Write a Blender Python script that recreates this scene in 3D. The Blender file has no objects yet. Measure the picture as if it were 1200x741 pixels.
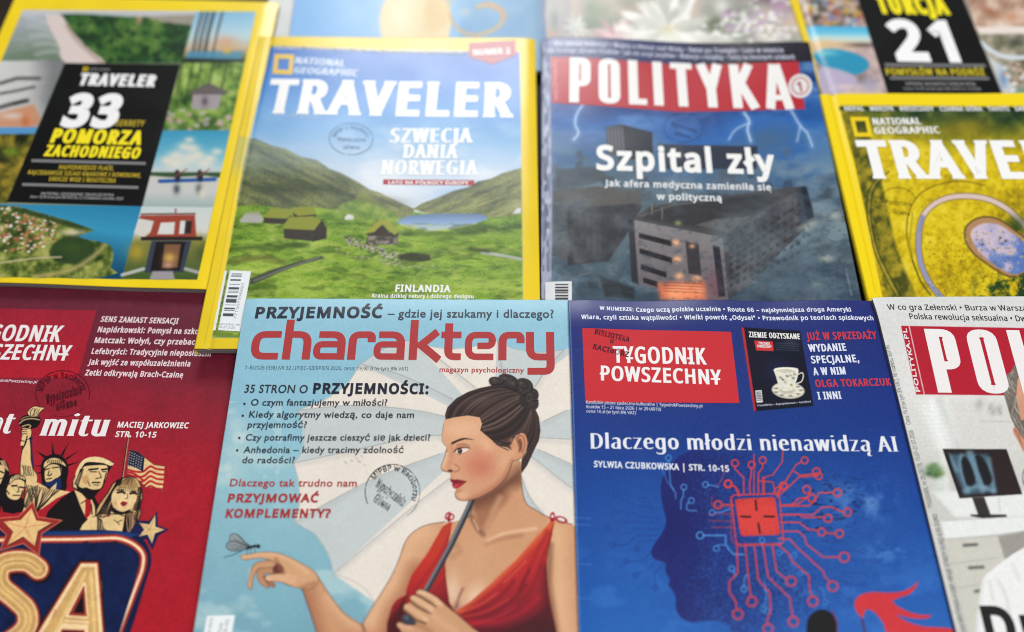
# Magazines laid out in overlapping rows on a dark table, seen from above with a shallow focus.
import bpy, math, os
import numpy as np

SC = bpy.context.scene
COL = SC.collection

# ------------------------------------------------------------------ camera, world, lamps, exposure
F, CX, CY = 1100.0, 600.0, 370.5            # focal length and centre of the photograph in its own pixels
PITCH = math.radians(58.8)
DIST = 0.59
FW = np.array([0.0, math.cos(PITCH), -math.sin(PITCH)])
UP = np.array([0.0, math.sin(PITCH), math.cos(PITCH)])
RT = np.array([1.0, 0.0, 0.0])
CAM = -FW * DIST

cd = bpy.data.cameras.new("camera")
cam = bpy.data.objects.new("camera", cd)
COL.objects.link(cam)
cam.location = CAM
cam.rotation_euler = (math.pi / 2 - PITCH, 0, 0)
cd.sensor_width = 36.0
cd.lens = 36.0 * F / 1200.0
cd.clip_start = 0.02
cd.clip_end = 50.0
cd.dof.use_dof = True
cd.dof.focus_distance = 0.556
cd.dof.aperture_fstop = 2.4
SC.camera = cam

world = bpy.data.worlds.new("World")
SC.world = world
world.use_nodes = True
bg = world.node_tree.nodes["Background"]
bg.inputs[0].default_value = (0.93, 0.97, 1.0, 1)
bg.inputs[1].default_value = 0.16

def area(name, loc, target, sx, sy, power, col):
    ld = bpy.data.lights.new(name, 'AREA')
    ld.shape = 'RECTANGLE'; ld.size = sx; ld.size_y = sy
    ld.energy = power; ld.color = col
    o = bpy.data.objects.new(name, ld)
    COL.objects.link(o)
    d = np.array(target) - np.array(loc); d = d / np.linalg.norm(d)
    o.location = loc
    o.rotation_euler = (math.acos(-d[2]), 0, math.atan2(d[0], -d[1]) )
    from mathutils import Vector
    o.rotation_euler = Vector(d).to_track_quat('-Z', 'Y').to_euler()
    return o
area("window_lamp", (-0.14, 2.72, 1.95), (0.0, 0.1, 0), 1.25, 0.9, 74.0, (0.97, 0.99, 1.0))
area("fill_lamp", (0.75, -1.00, 2.2), (0.0, -0.05, 0), 0.9, 0.9, 46.0, (1.0, 0.98, 0.95))  # added fill light above and behind the camera, to brighten the front rows

SC.view_settings.view_transform = 'Standard'
SC.view_settings.look = 'None'
SC.view_settings.exposure = 0.0
SC.view_settings.gamma = 1.0
SC.cycles.use_denoising = True
SC.cycles.filter_width = 1.0

# ------------------------------------------------------------------ geometry of the photographed planes
def hit(px, pl):
    px = np.atleast_2d(np.asarray(px, float))
    d = RT * ((px[:, :1] - CX) / F) + FW - UP * ((px[:, 1:] - CY) / F)
    a, b, c = pl
    t = (a + b * CAM[0] + c * CAM[1] - CAM[2]) / (d[:, 2] - b * d[:, 0] - c * d[:, 1])
    return CAM + t[:, None] * d

def proj(P):
    v = P - CAM
    z = v @ FW
    return CX + F * (v @ RT) / z, CY - F * (v @ UP) / z

def lin(c):
    c = np.asarray(c, float)
    return np.where(c <= 0.04045, c / 12.92, ((np.maximum(c, 0) + 0.055) / 1.055) ** 2.4)

def C(r, g, b):
    return np.array([r, g, b], float) / 255.0

_rng = np.random.RandomState(7)
_LAT = _rng.rand(256, 256).astype(np.float32)

def vnoise(x, y, seed=0):
    x = x + seed * 17.31; y = y + seed * 9.77
    xi = np.floor(x).astype(np.int64); yi = np.floor(y).astype(np.int64)
    fx = x - xi; fy = y - yi
    fx = fx * fx * (3 - 2 * fx); fy = fy * fy * (3 - 2 * fy)
    x0 = xi % 256; x1 = (xi + 1) % 256; y0 = yi % 256; y1 = (yi + 1) % 256
    a = _LAT[y0, x0]; b = _LAT[y0, x1]; c = _LAT[y1, x0]; d = _LAT[y1, x1]
    return (a + (b - a) * fx) * (1 - fy) + (c + (d - c) * fx) * fy

def fbm(x, y, s, seed=0, octv=4, gain=0.55):
    v = 0; amp = 1; tot = 0
    for k in range(octv):
        v = v + amp * vnoise(x / s, y / s, seed + k * 3)
        tot += amp; amp *= gain; s = s * 0.5
    return v / tot

def cat(pts, n=4, closed=True):
    P = np.asarray(pts, float); m = len(P); out = []
    rng = range(m) if closed else range(m - 1)
    for i in rng:
        if closed:
            p0, p1, p2, p3 = P[i - 1], P[i], P[(i + 1) % m], P[(i + 2) % m]
        else:
            p1, p2 = P[i], P[i + 1]
            p0 = P[i - 1] if i else p1; p3 = P[i + 2] if i + 2 < m else p2
        for k in range(n):
            t = k / n
            out.append(0.5 * (2 * p1 + (p2 - p0) * t + (2 * p0 - 5 * p1 + 4 * p2 - p3) * t * t + (3 * p1 - p0 - 3 * p2 + p3) * t ** 3))
    if not closed: out.append(P[-1])
    return np.array(out)

def Z(s, x0, y0):
    return lambda pts: np.asarray(pts, float).reshape(-1, 2) / s + np.array([x0, y0])

class Art:
    """the printed picture of a cover: one colour per vertex of the cover, in the photograph's pixel measure"""
    def __init__(self, X, Y, base):
        self.X = X.astype(np.float32); self.Y = Y.astype(np.float32)
        self.rgb = np.tile(np.asarray(base, np.float32), (len(X), 1))
        self.clip = None
    def box(self, x0, y0, x1, y1):
        return np.nonzero((self.X > x0) & (self.X < x1) & (self.Y > y0) & (self.Y < y1))[0]
    def mix(self, idx, m, col):
        if self.clip is not None: m = m * self.clip[idx]
        if callable(col): col = col(self.X[idx], self.Y[idx])
        self.rgb[idx] += (np.asarray(col, np.float32) - self.rgb[idx]) * m[:, None].astype(np.float32)
    def sd(self, P, idx):
        x = self.X[idx]; y = self.Y[idx]
        d = np.full(len(idx), 1e9, np.float32); ins = np.zeros(len(idx), bool)
        for i in range(len(P)):
            ax, ay = P[i - 1]; bx, by = P[i]
            ex, ey = bx - ax, by - ay
            L = ex * ex + ey * ey
            if L < 1e-9: continue
            wx = x - ax; wy = y - ay
            t = np.clip((wx * ex + wy * ey) / L, 0, 1)
            d = np.minimum(d, (wx - t * ex) ** 2 + (wy - t * ey) ** 2)
            if ay != by:
                c = ((ay > y) != (by > y)) & (wx < ex * wy / ey)
                ins ^= c
        d = np.sqrt(d)
        return np.where(ins, -d, d)
    def poly(self, pts, col, soft=0.9, a=1.0, sm=0, out=0.0):
        P = np.asarray(pts, float)
        if sm: P = cat(P, sm)
        q = soft + out + 1
        idx = self.box(P[:, 0].min() - q, P[:, 1].min() - q, P[:, 0].max() + q, P[:, 1].max() + q)
        if len(idx) == 0: return
        m = np.clip(0.5 - (self.sd(P, idx) - out) / soft, 0, 1)
        if soft > 2: m = m * m * (3 - 2 * m)
        self.mix(idx, m * a, col)
    def setclip(self, pts=None, soft=0.9, sm=0):
        self.clip = None
        if pts is None: return
        P = np.asarray(pts, float)
        if sm: P = cat(P, sm)
        q = soft + 1
        idx = self.box(P[:, 0].min() - q, P[:, 1].min() - q, P[:, 0].max() + q, P[:, 1].max() + q)
        c = np.zeros(len(self.X), np.float32)
        c[idx] = np.clip(0.5 - self.sd(P, idx) / soft, 0, 1)
        self.clip = c
    def line(self, pts, w, col, w1=None, soft=0.9, a=1.0, sm=0):
        P = np.asarray(pts, float)
        if sm: P = cat(P, sm, False)
        w1 = w if w1 is None else w1
        q = max(w, w1) / 2 + soft + 1
        idx = self.box(P[:, 0].min() - q, P[:, 1].min() - q, P[:, 0].max() + q, P[:, 1].max() + q)
        if len(idx) == 0: return
        x = self.X[idx]; y = self.Y[idx]
        d = np.full(len(idx), 1e9, np.float32)
        n = len(P) - 1
        for i in range(n):
            ax, ay = P[i]; ex, ey = P[i + 1] - P[i]
            L = ex * ex + ey * ey + 1e-9
            t = np.clip(((x - ax) * ex + (y - ay) * ey) / L, 0, 1)
            r = (w + (w1 - w) * (i + t) / n) / 2
            d = np.minimum(d, np.hypot(x - ax - t * ex, y - ay - t * ey) - r)
        m = np.clip(0.5 - d / soft, 0, 1)
        self.mix(idx, m * a, col)
    def ell(self, cx, cy, rx, ry, col, rot=0.0, soft=0.9, a=1.0, ring=None):
        R = max(rx, ry) + soft + 2 + (ring or 0)
        idx = self.box(cx - R, cy - R, cx + R, cy + R)
        if len(idx) == 0: return
        c, s = math.cos(rot), math.sin(rot)
        dx = self.X[idx] - cx; dy = self.Y[idx] - cy
        u = (dx * c + dy * s) / rx; v = (-dx * s + dy * c) / ry
        d = (np.sqrt(u * u + v * v) - 1) * min(rx, ry)
        if ring: d = np.abs(d) - ring / 2
        self.mix(idx, np.clip(0.5 - d / soft, 0, 1) * a, col)
    def glow(self, cx, cy, rx, ry, col, a=1.0, rot=0.0):
        R = max(rx, ry) * 2.4
        idx = self.box(cx - R, cy - R, cx + R, cy + R)
        if len(idx) == 0: return
        c, s = math.cos(rot), math.sin(rot)
        dx = self.X[idx] - cx; dy = self.Y[idx] - cy
        u = (dx * c + dy * s) / rx; v = (-dx * s + dy * c) / ry
        self.mix(idx, np.exp(-(u * u + v * v) * 1.1) * a, col)
    def field(self, fn, a=None):
        """repaint everything (inside the clip) with fn(X, Y); a(X, Y) gives the strength"""
        idx = np.nonzero(self.clip > 0)[0] if self.clip is not None else np.arange(len(self.X))
        m = np.ones(len(idx)) if a is None else a(self.X[idx], self.Y[idx])
        self.mix(idx, m, fn)
    def mottle(self, amt, s, seed=1, octv=3):
        idx = np.nonzero(self.clip > 0)[0] if self.clip is not None else np.arange(len(self.X))
        n = fbm(self.X[idx], self.Y[idx], s, seed, octv) - 0.5
        k = 1 + amt * 2 * n
        if self.clip is not None: k = 1 + (k - 1) * self.clip[idx]
        self.rgb[idx] *= k[:, None].astype(np.float32)

def ramp(v, stops):
    xs = [s[0] for s in stops]; cs = np.array([s[1] for s in stops])
    v = np.asarray(v)
    return np.stack([np.interp(v, xs, cs[:, k]) for k in range(3)], -1)

# ------------------------------------------------------------------ materials
MATS = {}
def nodes_of(name):
    m = bpy.data.materials.new(name); m.use_nodes = True
    return m, m.node_tree.nodes, m.node_tree.links, m.node_tree.nodes["Principled BSDF"]

def paper_bump(n, l, b, scale=420.0, strength=0.012, wave=0.0):
    t = n.new("ShaderNodeTexCoord")
    z = n.new("ShaderNodeTexNoise"); z.inputs["Scale"].default_value = scale; z.inputs["Detail"].default_value = 3
    l.new(t.outputs["Object"], z.inputs["Vector"])
    bp = n.new("ShaderNodeBump"); bp.inputs["Strength"].default_value = strength; bp.inputs["Distance"].default_value = 0.0004
    l.new(z.outputs["Fac"], bp.inputs["Height"])
    last = bp
    if wave:
        w = n.new("ShaderNodeTexNoise"); w.inputs["Scale"].default_value = 13.0; w.inputs["Detail"].default_value = 1
        l.new(t.outputs["Object"], w.inputs["Vector"])
        b2 = n.new("ShaderNodeBump"); b2.inputs["Strength"].default_value = wave; b2.inputs["Distance"].default_value = 0.004
        l.new(w.outputs["Fac"], b2.inputs["Height"]); l.new(bp.outputs["Normal"], b2.inputs["Normal"])
        last = b2
    l.new(last.outputs["Normal"], b.inputs["Normal"])
    r = n.new("ShaderNodeTexNoise"); r.inputs["Scale"].default_value = 30.0
    l.new(t.outputs["Object"], r.inputs["Vector"])
    return r

def cover_material(name, rough, wave):
    key = ("cover", rough, wave)
    if key in MATS: return MATS[key]
    m, n, l, b = nodes_of(name)
    b.inputs["Specular IOR Level"].default_value = 0.32
    at = n.new("ShaderNodeAttribute"); at.attribute_name = "print"
    l.new(at.outputs["Color"], b.inputs["Base Color"])
    r = paper_bump(n, l, b, wave=wave)
    mr = n.new("ShaderNodeMapRange")
    mr.inputs["To Min"].default_value = rough - 0.05; mr.inputs["To Max"].default_value = rough + 0.07
    l.new(r.outputs["Fac"], mr.inputs["Value"]); l.new(mr.outputs["Result"], b.inputs["Roughness"])
    MATS[key] = m
    return m

def ink(col, rough=0.35, stamp=False):
    key = ("ink",) + tuple(np.round(col, 3)) + (rough, stamp)
    if key in MATS: return MATS[key]
    m, n, l, b = nodes_of("printing_ink")
    c = lin(col)
    t = n.new("ShaderNodeTexCoord"); z = n.new("ShaderNodeTexNoise"); z.inputs["Scale"].default_value = 900.0
    l.new(t.outputs["Object"], z.inputs["Vector"])
    mx = n.new("ShaderNodeMix"); mx.data_type = 'RGBA'
    mx.inputs["A"].default_value = (*(c * 0.94), 1); mx.inputs["B"].default_value = (*np.minimum(c * 1.06 + 0.002, 1), 1)
    l.new(z.outputs["Fac"], mx.inputs["Factor"]); l.new(mx.outputs["Result"], b.inputs["Base Color"])
    if stamp:        # rubber stamp ink: patchy, with worn gaps
        z2 = n.new("ShaderNodeTexNoise"); z2.inputs["Scale"].default_value = 420.0; z2.inputs["Detail"].default_value = 3
        l.new(t.outputs["Object"], z2.inputs["Vector"])
        rp = n.new("ShaderNodeMapRange"); rp.inputs["From Min"].default_value = 0.36; rp.inputs["From Max"].default_value = 0.56; rp.inputs["To Min"].default_value = 0.25; rp.inputs["To Max"].default_value = 0.95
        l.new(z2.outputs["Fac"], rp.inputs["Value"]); l.new(rp.outputs["Result"], b.inputs["Alpha"])
    b.inputs["Roughness"].default_value = rough
    b.inputs["Specular IOR Level"].default_value = 0.32
    MATS[key] = m
    return m

def pages_material():
    if "pages" in MATS: return MATS["pages"]
    m, n, l, b = nodes_of("page_edges")
    t = n.new("ShaderNodeTexCoord"); mp = n.new("ShaderNodeMapping"); mp.inputs["Scale"].default_value = (12, 12, 4200)
    l.new(t.outputs["Object"], mp.inputs["Vector"])
    z = n.new("ShaderNodeTexNoise"); z.inputs["Scale"].default_value = 1.0; z.inputs["Detail"].default_value = 2
    l.new(mp.outputs["Vector"], z.inputs["Vector"])
    r = n.new("ShaderNodeValToRGB")
    r.color_ramp.elements[0].color = (0.10, 0.095, 0.09, 1); r.color_ramp.elements[0].position = 0.3  # paper colour darkened to stand for the shade on these edges
    r.color_ramp.elements[1].color = (0.30, 0.29, 0.275, 1); r.color_ramp.elements[1].position = 0.7
    l.new(z.outputs["Fac"], r.inputs["Fac"]); l.new(r.outputs["Color"], b.inputs["Base Color"])
    b.inputs["Roughness"].default_value = 0.8
    MATS["pages"] = m
    return m

# ------------------------------------------------------------------ meshes
def mesh_obj(name, V, faces, mats, parent, fm=None, smooth=False):
    me = bpy.data.meshes.new(name)
    me.from_pydata([tuple(v) for v in V], [], [tuple(f) for f in faces])
    for m in mats: me.materials.append(m)
    if fm is not None: me.polygons.foreach_set("material_index", np.asarray(fm, np.int32))
    if smooth: me.polygons.foreach_set("use_smooth", np.ones(len(me.polygons), bool))
    me.update()
    o = bpy.data.objects.new(name, me)
    COL.objects.link(o)
    if parent is not None: o.parent = parent
    return o

def thing(name, label, cat_, loc, group=None):
    o = bpy.data.objects.new(name, None)
    COL.objects.link(o)
    o.empty_display_size = 0.02
    o.location = loc
    o["label"] = label; o["category"] = cat_
    if group: o["group"] = group
    return o

# ------------------------------------------------------------------ lettering
_FD = bpy.utils.system_resource('DATAFILES', path='fonts')
_FONTS = {}
def font(key):
    if key not in _FONTS:
        f = None
        if key == 'N':
            p = os.path.join(_FD, 'NotoSansHebrew-Regular.woff2')
            if os.path.exists(p):
                try: f = bpy.data.fonts.load(p)
                except Exception: f = None
        _FONTS[key] = f
    return _FONTS[key]

_CAP = {}
def raw_text(s, key, space=1.0):
    cu = bpy.data.curves.new("lettering", 'FONT')
    cu.body = s
    cu.space_character = space
    f = font(key)
    if f: cu.font = f
    cu.size = 1.0; cu.resolution_u = 3; cu.fill_mode = 'FRONT'
    ob = bpy.data.objects.new("lettering", cu)
    me = ob.to_mesh()
    V = np.zeros(len(me.vertices) * 3); me.vertices.foreach_get("co", V)
    V = V.reshape(-1, 3)[:, :2].copy()
    Fc = [tuple(p.vertices) for p in me.polygons]
    ob.to_mesh_clear()
    bpy.data.objects.remove(ob); bpy.data.curves.remove(cu)
    return V, Fc

def cap_of(key):
    if key not in _CAP:
        V, _ = raw_text("H", key)
        _CAP[key] = V[:, 1].max()
    return _CAP[key]

def embolden(V, Fc, bx, by):
    """swell (or thin) the letters: every outline vertex moves along its mitre; bx widens stems, by the level strokes"""
    cnt = {}
    for f in Fc:
        for i in range(len(f)):
            a, b = f[i], f[(i + 1) % len(f)]
            if (b, a) in cnt: cnt.pop((b, a))
            else: cnt[(a, b)] = 1
    nxt = {}; prv = {}
    for a, b in cnt: nxt[a] = b; prv[b] = a
    def off(a, b):
        d = V[b] - V[a]; L = np.hypot(*d)
        if L < 1e-9: return None
        n = np.array([d[1], -d[0]]) / L
        return n, bx * n[0] ** 2 + by * n[1] ** 2
    W = V.copy()
    lim = 2.2 * max(abs(bx), abs(by))
    for v in nxt:
        if v not in prv: continue
        e1 = off(prv[v], v); e2 = off(v, nxt[v])
        e1 = e1 or e2; e2 = e2 or e1
        if e1 is None: continue
        (n1, k1), (n2, k2) = e1, e2
        det = n1[0] * n2[1] - n1[1] * n2[0]
        if abs(det) < 0.12: m = (n1 * k1 + n2 * k2) / 2
        else: m = np.array([k1 * n2[1] - k2 * n1[1], n1[0] * k2 - n2[0] * k1]) / det
        L = np.hypot(*m)
        if L > lim: m = m * lim / L
        W[v] = V[v] + m
    return W, cnt

def letters(s, key, bx, by, serif=0.0):
    """verts (em), faces, per-vertex layer"""
    cap = cap_of(key)
    V, Fc = raw_text(s, key, 1.0 + 1.35 * bx / (0.62 * cap))
    if not (bx or by or serif): return V, Fc, np.zeros(len(V))
    W, cnt = embolden(V, Fc, bx, by)
    # triangle by triangle, each a hair above the last, so that no two faces share a plane
    Fs = []; VV = []; lay = []; n = 0
    for i, f in enumerate(Fc):
        VV.append(W[list(f)]); lay.append(np.full(len(f), 1.0 + i % 11))
        Fs.append(tuple(range(n, n + len(f)))); n += len(f)
    if serif:
        k = 0; xh = raw_text("x", key)[0][:, 1].max()
        for a, b in cnt:
            p, q = V[a], V[b]
            L = abs(p[0] - q[0])
            if abs(p[1] - q[1]) < 0.002 and 0.045 < L < 0.20 and min(abs(p[1]), abs(p[1] - cap), abs(p[1] - xh)) < 0.004:
                x0, x1 = min(p[0], q[0]) - bx, max(p[0], q[0]) + bx
                lo = abs(p[1]) < 0.2
                top = p[1]
                y0, y1, y2 = (-by, serif * 0.45, serif * 2.0) if lo else (top + by, top - serif * 0.45, top - serif * 2.0)
                VV.append(np.array([(x0 - serif, y0), (x1 + serif, y0), (x1 + serif, y1), (x1, y2), (x0, y2), (x0 - serif, y1)]))
                lay.append(np.full(6, 12.0 + k % 5)); k += 1
                f = (n, n + 1, n + 2, n + 3, n + 4, n + 5)
                Fs.append(f if lo else f[::-1]); n += 6
    return np.concatenate(VV), Fs, np.concatenate(lay)

def rnd(pts, r, closed=False, n=5):
    """round the corners of a polyline"""
    P = [np.array(p, float) for p in pts]; out = []
    m = len(P)
    for i, p in enumerate(P):
        if not closed and i in (0, m - 1): out.append(p); continue
        a, b = P[i - 1], P[(i + 1) % m]
        la, lb = np.linalg.norm(a - p), np.linalg.norm(b - p)
        q = min(r, la * 0.499, lb * 0.499)
        s = p + (a - p) / la * q; e = p + (b - p) / lb * q
        for k in range(n + 1):
            t = k / n
            out.append((1 - t) ** 2 * s + 2 * t * (1 - t) * p + t * t * e)
    return np.array(out)

def strokes(defs):
    """defs: list of (polyline, width, closed) -> verts, faces, layer"""
    VV = []; Fs = []; lay = []; n = 0
    for k, (P, w, closed) in enumerate(defs):
        P = np.asarray(P, float)
        Q = []
        for i in range(len(P) if closed else len(P) - 1):       # short steps, to follow the curve of the paper
            a, b = P[i], P[(i + 1) % len(P)]; k_ = max(1, int(np.hypot(*(b - a)) / 0.13))
            Q += [a + (b - a) * t / k_ for t in range(k_)]
        if not closed: Q.append(P[-1])
        P = np.array(Q); m = len(P)
        if not hasattr(w, '__len__'): w = (w, w)
        L = []; R = []
        for i in range(m):
            if closed: a, b = P[i - 1], P[(i + 1) % m]
            else: a, b = P[max(i - 1, 0)], P[min(i + 1, m - 1)]
            d1 = P[i] - a; d2 = b - P[i]
            if np.hypot(*d1) < 1e-9: d1 = d2
            if np.hypot(*d2) < 1e-9: d2 = d1
            d1 = d1 / np.hypot(*d1); d2 = d2 / np.hypot(*d2)
            n1 = np.array([-d1[1], d1[0]]); n2 = np.array([-d2[1], d2[0]])
            nn = n1 + n2; nn = nn / max(np.hypot(*nn), 1e-6)
            sc = 1 / max(nn @ n1, 0.35)
            hw = (w[0] * abs(nn[0]) ** 2 + w[1] * abs(nn[1]) ** 2) / 2
            L.append(P[i] + nn * hw * sc); R.append(P[i] - nn * hw * sc)
        VV.append(np.array(L + R)); lay.append(np.full(2 * m, k % 14 + 0.0))
        for i in range(m if closed else m - 1):
            j = (i + 1) % m
            Fs.append((n + i, n + m + i, n + m + j, n + j))
        n += 2 * m
    return np.concatenate(VV), Fs, np.concatenate(lay)

# ------------------------------------------------------------------ a magazine
class Mag:
    def __init__(self, name, label, plane, origin, side, along, w, h, thick, win, step, base,
                 rough=0.34, wave=0.10, spine=None, flip=False, relief=None, category="magazine", group="magazines laid out on the table"):
        """origin: top-left corner (bottom-left if flip), side: a point on the left edge, along: a point on the top (bottom) edge, in photo pixels"""
        self.pl = plane
        O = hit(origin, plane)[0]; S = hit(side, plane)[0]; A = hit(along, plane)[0]
        dy = (S - O); dy /= np.linalg.norm(dy)
        dx = (A - O); dx /= np.linalg.norm(dx)
        if flip: TL = O + dy * h; dyd = -dy
        else: TL = O; dyd = dy
        self.TL, self.ex, self.ey, self.w, self.h = TL, dx, dyd, w, h
        self.M = np.linalg.inv(np.array([[dx[0], dyd[0]], [dx[1], dyd[1]]]))
        self.relief = relief
        self.rough, self.wave = rough, wave
        self.thick = thick
        mid = TL + dx * w / 2 + dyd * h / 2
        self.loc = np.array([mid[0], mid[1], mid[2] - thick])
        self.root = thing(name, label, category, self.loc, group)
        # the grid of the cover: fine where the picture is seen
        x0, y0, x1, y1 = win
        cor = np.array([(x0, y0), (x1, y0), (x1, y1), (x0, y1), ((x0 + x1) / 2, y0), ((x0 + x1) / 2, y1)])
        uv = self.uv(hit(cor, plane))
        u0, v0 = np.clip(uv.min(0), 0, [w, h]); u1, v1 = np.clip(uv.max(0), 0, [w, h])
        s = step * 0.00054
        def axis(a, b, full):
            g = [np.linspace(a, b, max(2, int((b - a) / s) + 1))]
            if a > 1e-4: g.insert(0, np.linspace(0, a, 9)[:-1])
            if b < full - 1e-4: g.append(np.linspace(b, full, 9)[1:])
            return np.concatenate(g)
        self.us, self.vs = axis(u0, u1, w), axis(v0, v1, h)
        U, V = np.meshgrid(self.us, self.vs)
        self.U, self.V = U.ravel(), V.ravel()
        P = TL + self.U[:, None] * dx + self.V[:, None] * dyd
        X, Y = proj(P)
        self.art = Art(X, Y, base)
        self.parts = {}
        self.spine = spine
        self.lv = 0
    def uv(self, P):
        return (P[:, :2] - self.TL[:2]) @ self.M.T
    def lift(self, P, hgt):
        """put plane points on the (slightly curved) paper, hgt above it, in the thing's own frame"""
        P = np.array(P, float)
        if self.relief is not None:
            uv = self.uv(P)
            P[:, 2] += self.relief(uv[:, 0] / self.w, uv[:, 1] / self.h)
        P[:, 2] += hgt
        return P - self.loc
    def finish(self):
        nu, nv = len(self.us), len(self.vs)
        P = self.TL + self.U[:, None] * self.ex + self.V[:, None] * self.ey
        V = self.lift(P, 0.0)
        me = bpy.data.meshes.new("cover")
        i = np.arange(nu * nv).reshape(nv, nu)
        q = np.stack([i[1:, :-1], i[1:, 1:], i[:-1, 1:], i[:-1, :-1]], -1).reshape(-1, 4)
        # a thin folded-down edge so that the sheet has a thickness
        ring = np.concatenate([i[0, :-1], i[:-1, -1], i[-1, :0:-1], i[:0:-1, 0]])
        E = V[ring].copy(); E[:, 2] -= 0.00022
        k = len(ring); b0 = len(V)
        j = np.arange(k); jn = (j + 1) % k
        q2 = np.stack([ring[j], ring[jn], b0 + jn, b0 + j], -1)
        V = np.concatenate([V, E]); q = np.concatenate([q, q2])
        col = np.concatenate([self.art.rgb, self.art.rgb[ring] * 0.6 + 0.16])
        me.vertices.add(len(V)); me.vertices.foreach_set("co", V.astype(np.float32).ravel())
        me.loops.add(len(q) * 4); me.loops.foreach_set("vertex_index", q.astype(np.int32).ravel())
        me.polygons.add(len(q)); me.polygons.foreach_set("loop_start", np.arange(0, len(q) * 4, 4, dtype=np.int32))
        me.polygons.foreach_set("use_smooth", np.concatenate([np.ones(len(q) - k, bool), np.zeros(k, bool)]))
        me.update(calc_edges=True)
        a = me.color_attributes.new("print", 'FLOAT_COLOR', 'POINT')
        c4 = np.ones((len(V), 4), np.float32); c4[:, :3] = lin(np.clip(col, 0.012, 0.97))
        a.data.foreach_set("color", c4.ravel())
        me.materials.append(cover_material("printed_cover", self.rough, self.wave))
        o = bpy.data.objects.new("cover", me); COL.objects.link(o); o.parent = self.root
        # page block
        ins = 0.0005; n = 36
        t = np.linspace(0, 1, n, endpoint=False)
        w, h = self.w, self.h
        l0 = 0.0004 if self.spine is not None else 0.0002
        a0, a1, b0_, b1 = l0, w - ins, ins, h - ins
        ringuv = np.concatenate([np.stack([a0 + (a1 - a0) * t, b0_ + 0 * t], -1), np.stack([a1 + 0 * t, b0_ + (b1 - b0_) * t], -1),
                                 np.stack([a1 - (a1 - a0) * t, b1 + 0 * t], -1), np.stack([a0 + 0 * t, b1 - (b1 - b0_) * t], -1)])
        R = self.TL + ringuv[:, :1] * self.ex + ringuv[:, 1:] * self.ey
        T = self.lift(R, -0.0003); B = self.lift(R, -self.thick)
        k = len(R)
        faces = [(a, (a + 1) % k, k + (a + 1) % k, k + a) for a in range(k)] + [tuple(range(k, 2 * k))] 
        mesh_obj("page_block", np.concatenate([T, B]), faces, [pages_material()], self.root)
        if self.spine is not None:
            tt = np.linspace(0, 1, 24)
            prof = [(0.0, -0.0001), (-0.0005, -0.0006), (-0.0006, -self.thick * 0.5), (-0.0005, -self.thick + 0.0005), (0.0002, -self.thick)]
            V = []; Fs = []
            for a in tt:
                for du, dz in prof:
                    p = self.TL + du * self.ex + a * h * self.ey
                    V.append(self.lift(p[None], dz)[0])
            m = len(prof)
            for r in range(len(tt) - 1):
                for c in range(m - 1):
                    Fs.append((r * m + c, r * m + c + 1, (r + 1) * m + c + 1, (r + 1) * m + c))
            mesh_obj("spine", V, Fs, [ink(self.spine, self.rough)], self.root, smooth=True)
        for name, specs in self.parts.items():
            self._build_part(name, specs)
    # ---- lettering and flat printed shapes, kept as parts of the magazine
    def _add(self, part, V3, faces, col):
        self.parts.setdefault(part, []).append((V3, faces, col))
    def _build_part(self, name, specs, parent=None):
        VV = []; FF = []; fm = []; mats = []; n = 0
        for V3, faces, col in specs:
            mt = ink(col, self.rough, 'stamp' in name)
            if mt not in mats: mats.append(mt)
            k = mats.index(mt)
            VV.append(V3); FF += [tuple(i + n for i in f) for f in faces]; fm += [k] * len(faces); n += len(V3)
        par = self.root
        nm = name
        if '>' in name:
            pn, nm = name.split('>')
            par = self.made[pn]
        o = mesh_obj(nm.split('#')[0], np.concatenate(VV), FF, mats, par, fm)
        if not hasattr(self, 'made'): self.made = {}
        self.made[nm] = o
    def perp(self, p0, p1, cap_px):
        d = np.asarray(p1, float) - np.asarray(p0, float)
        return np.array([d[1], -d[0]]) / np.hypot(*d) * cap_px
    def place(self, V2, faces, lay, p0, p1, cap_px, slant, part, col, x0, x1, cap, lvl):
        a = hit(p0, self.pl)[0]; b = hit(p1, self.pl)[0]
        mid = (np.asarray(p0, float) + np.asarray(p1, float)) / 2
        m0, m1 = hit(mid, self.pl)[0], hit(mid + self.perp(p0, p1, cap_px), self.pl)[0]
        ux = (b - a); W = np.linalg.norm(ux); ux = ux / W
        nrm = np.array([-self.pl[1], -self.pl[2], 1.0]); nrm /= np.linalg.norm(nrm)
        uy = np.cross(nrm, ux)
        H = abs((m1 - m0) @ uy)
        sx = W / (x1 - x0); sy = H / cap
        k = math.tan(math.radians(slant))
        X = (V2[:, 0] - x0) * sx + V2[:, 1] * sy * k; Yv = V2[:, 1] * sy
        P = a + X[:, None] * ux + Yv[:, None] * uy
        V3 = self.lift(P, 0.0)
        V3[:, 2] += 1.5e-4 + lvl * 3e-5 + lay * 1.6e-6
        self._add(part, V3, faces, col)
    def T(self, part, s, p0, p1, cap_px, col, bold=0.0, by=None, slant=0.0, serif=0.0, f='N', lvl=0):
        cap = cap_of(f)
        V, Fc = raw_text(s, f)
        mid = (np.asarray(p0, float) + np.asarray(p1, float)) / 2
        a = hit(p0, self.pl)[0]; b = hit(p1, self.pl)[0]
        m0, m1 = hit(mid, self.pl)[0], hit(mid + self.perp(p0, p1, cap_px), self.pl)[0]
        sx = np.linalg.norm(b - a) / np.ptp(V[:, 0]); sy = np.linalg.norm(m1 - m0) / cap
        bx = bold * cap * sy / sx; b_y = (bold if by is None else by) * cap
        V2, Fs, lay = letters(s, f, bx, b_y, serif)
        self.place(V2, Fs, lay, p0, p1, cap_px, slant, part, col, V2[:, 0].min(), V2[:, 0].max(), cap + b_y, lvl)
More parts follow.
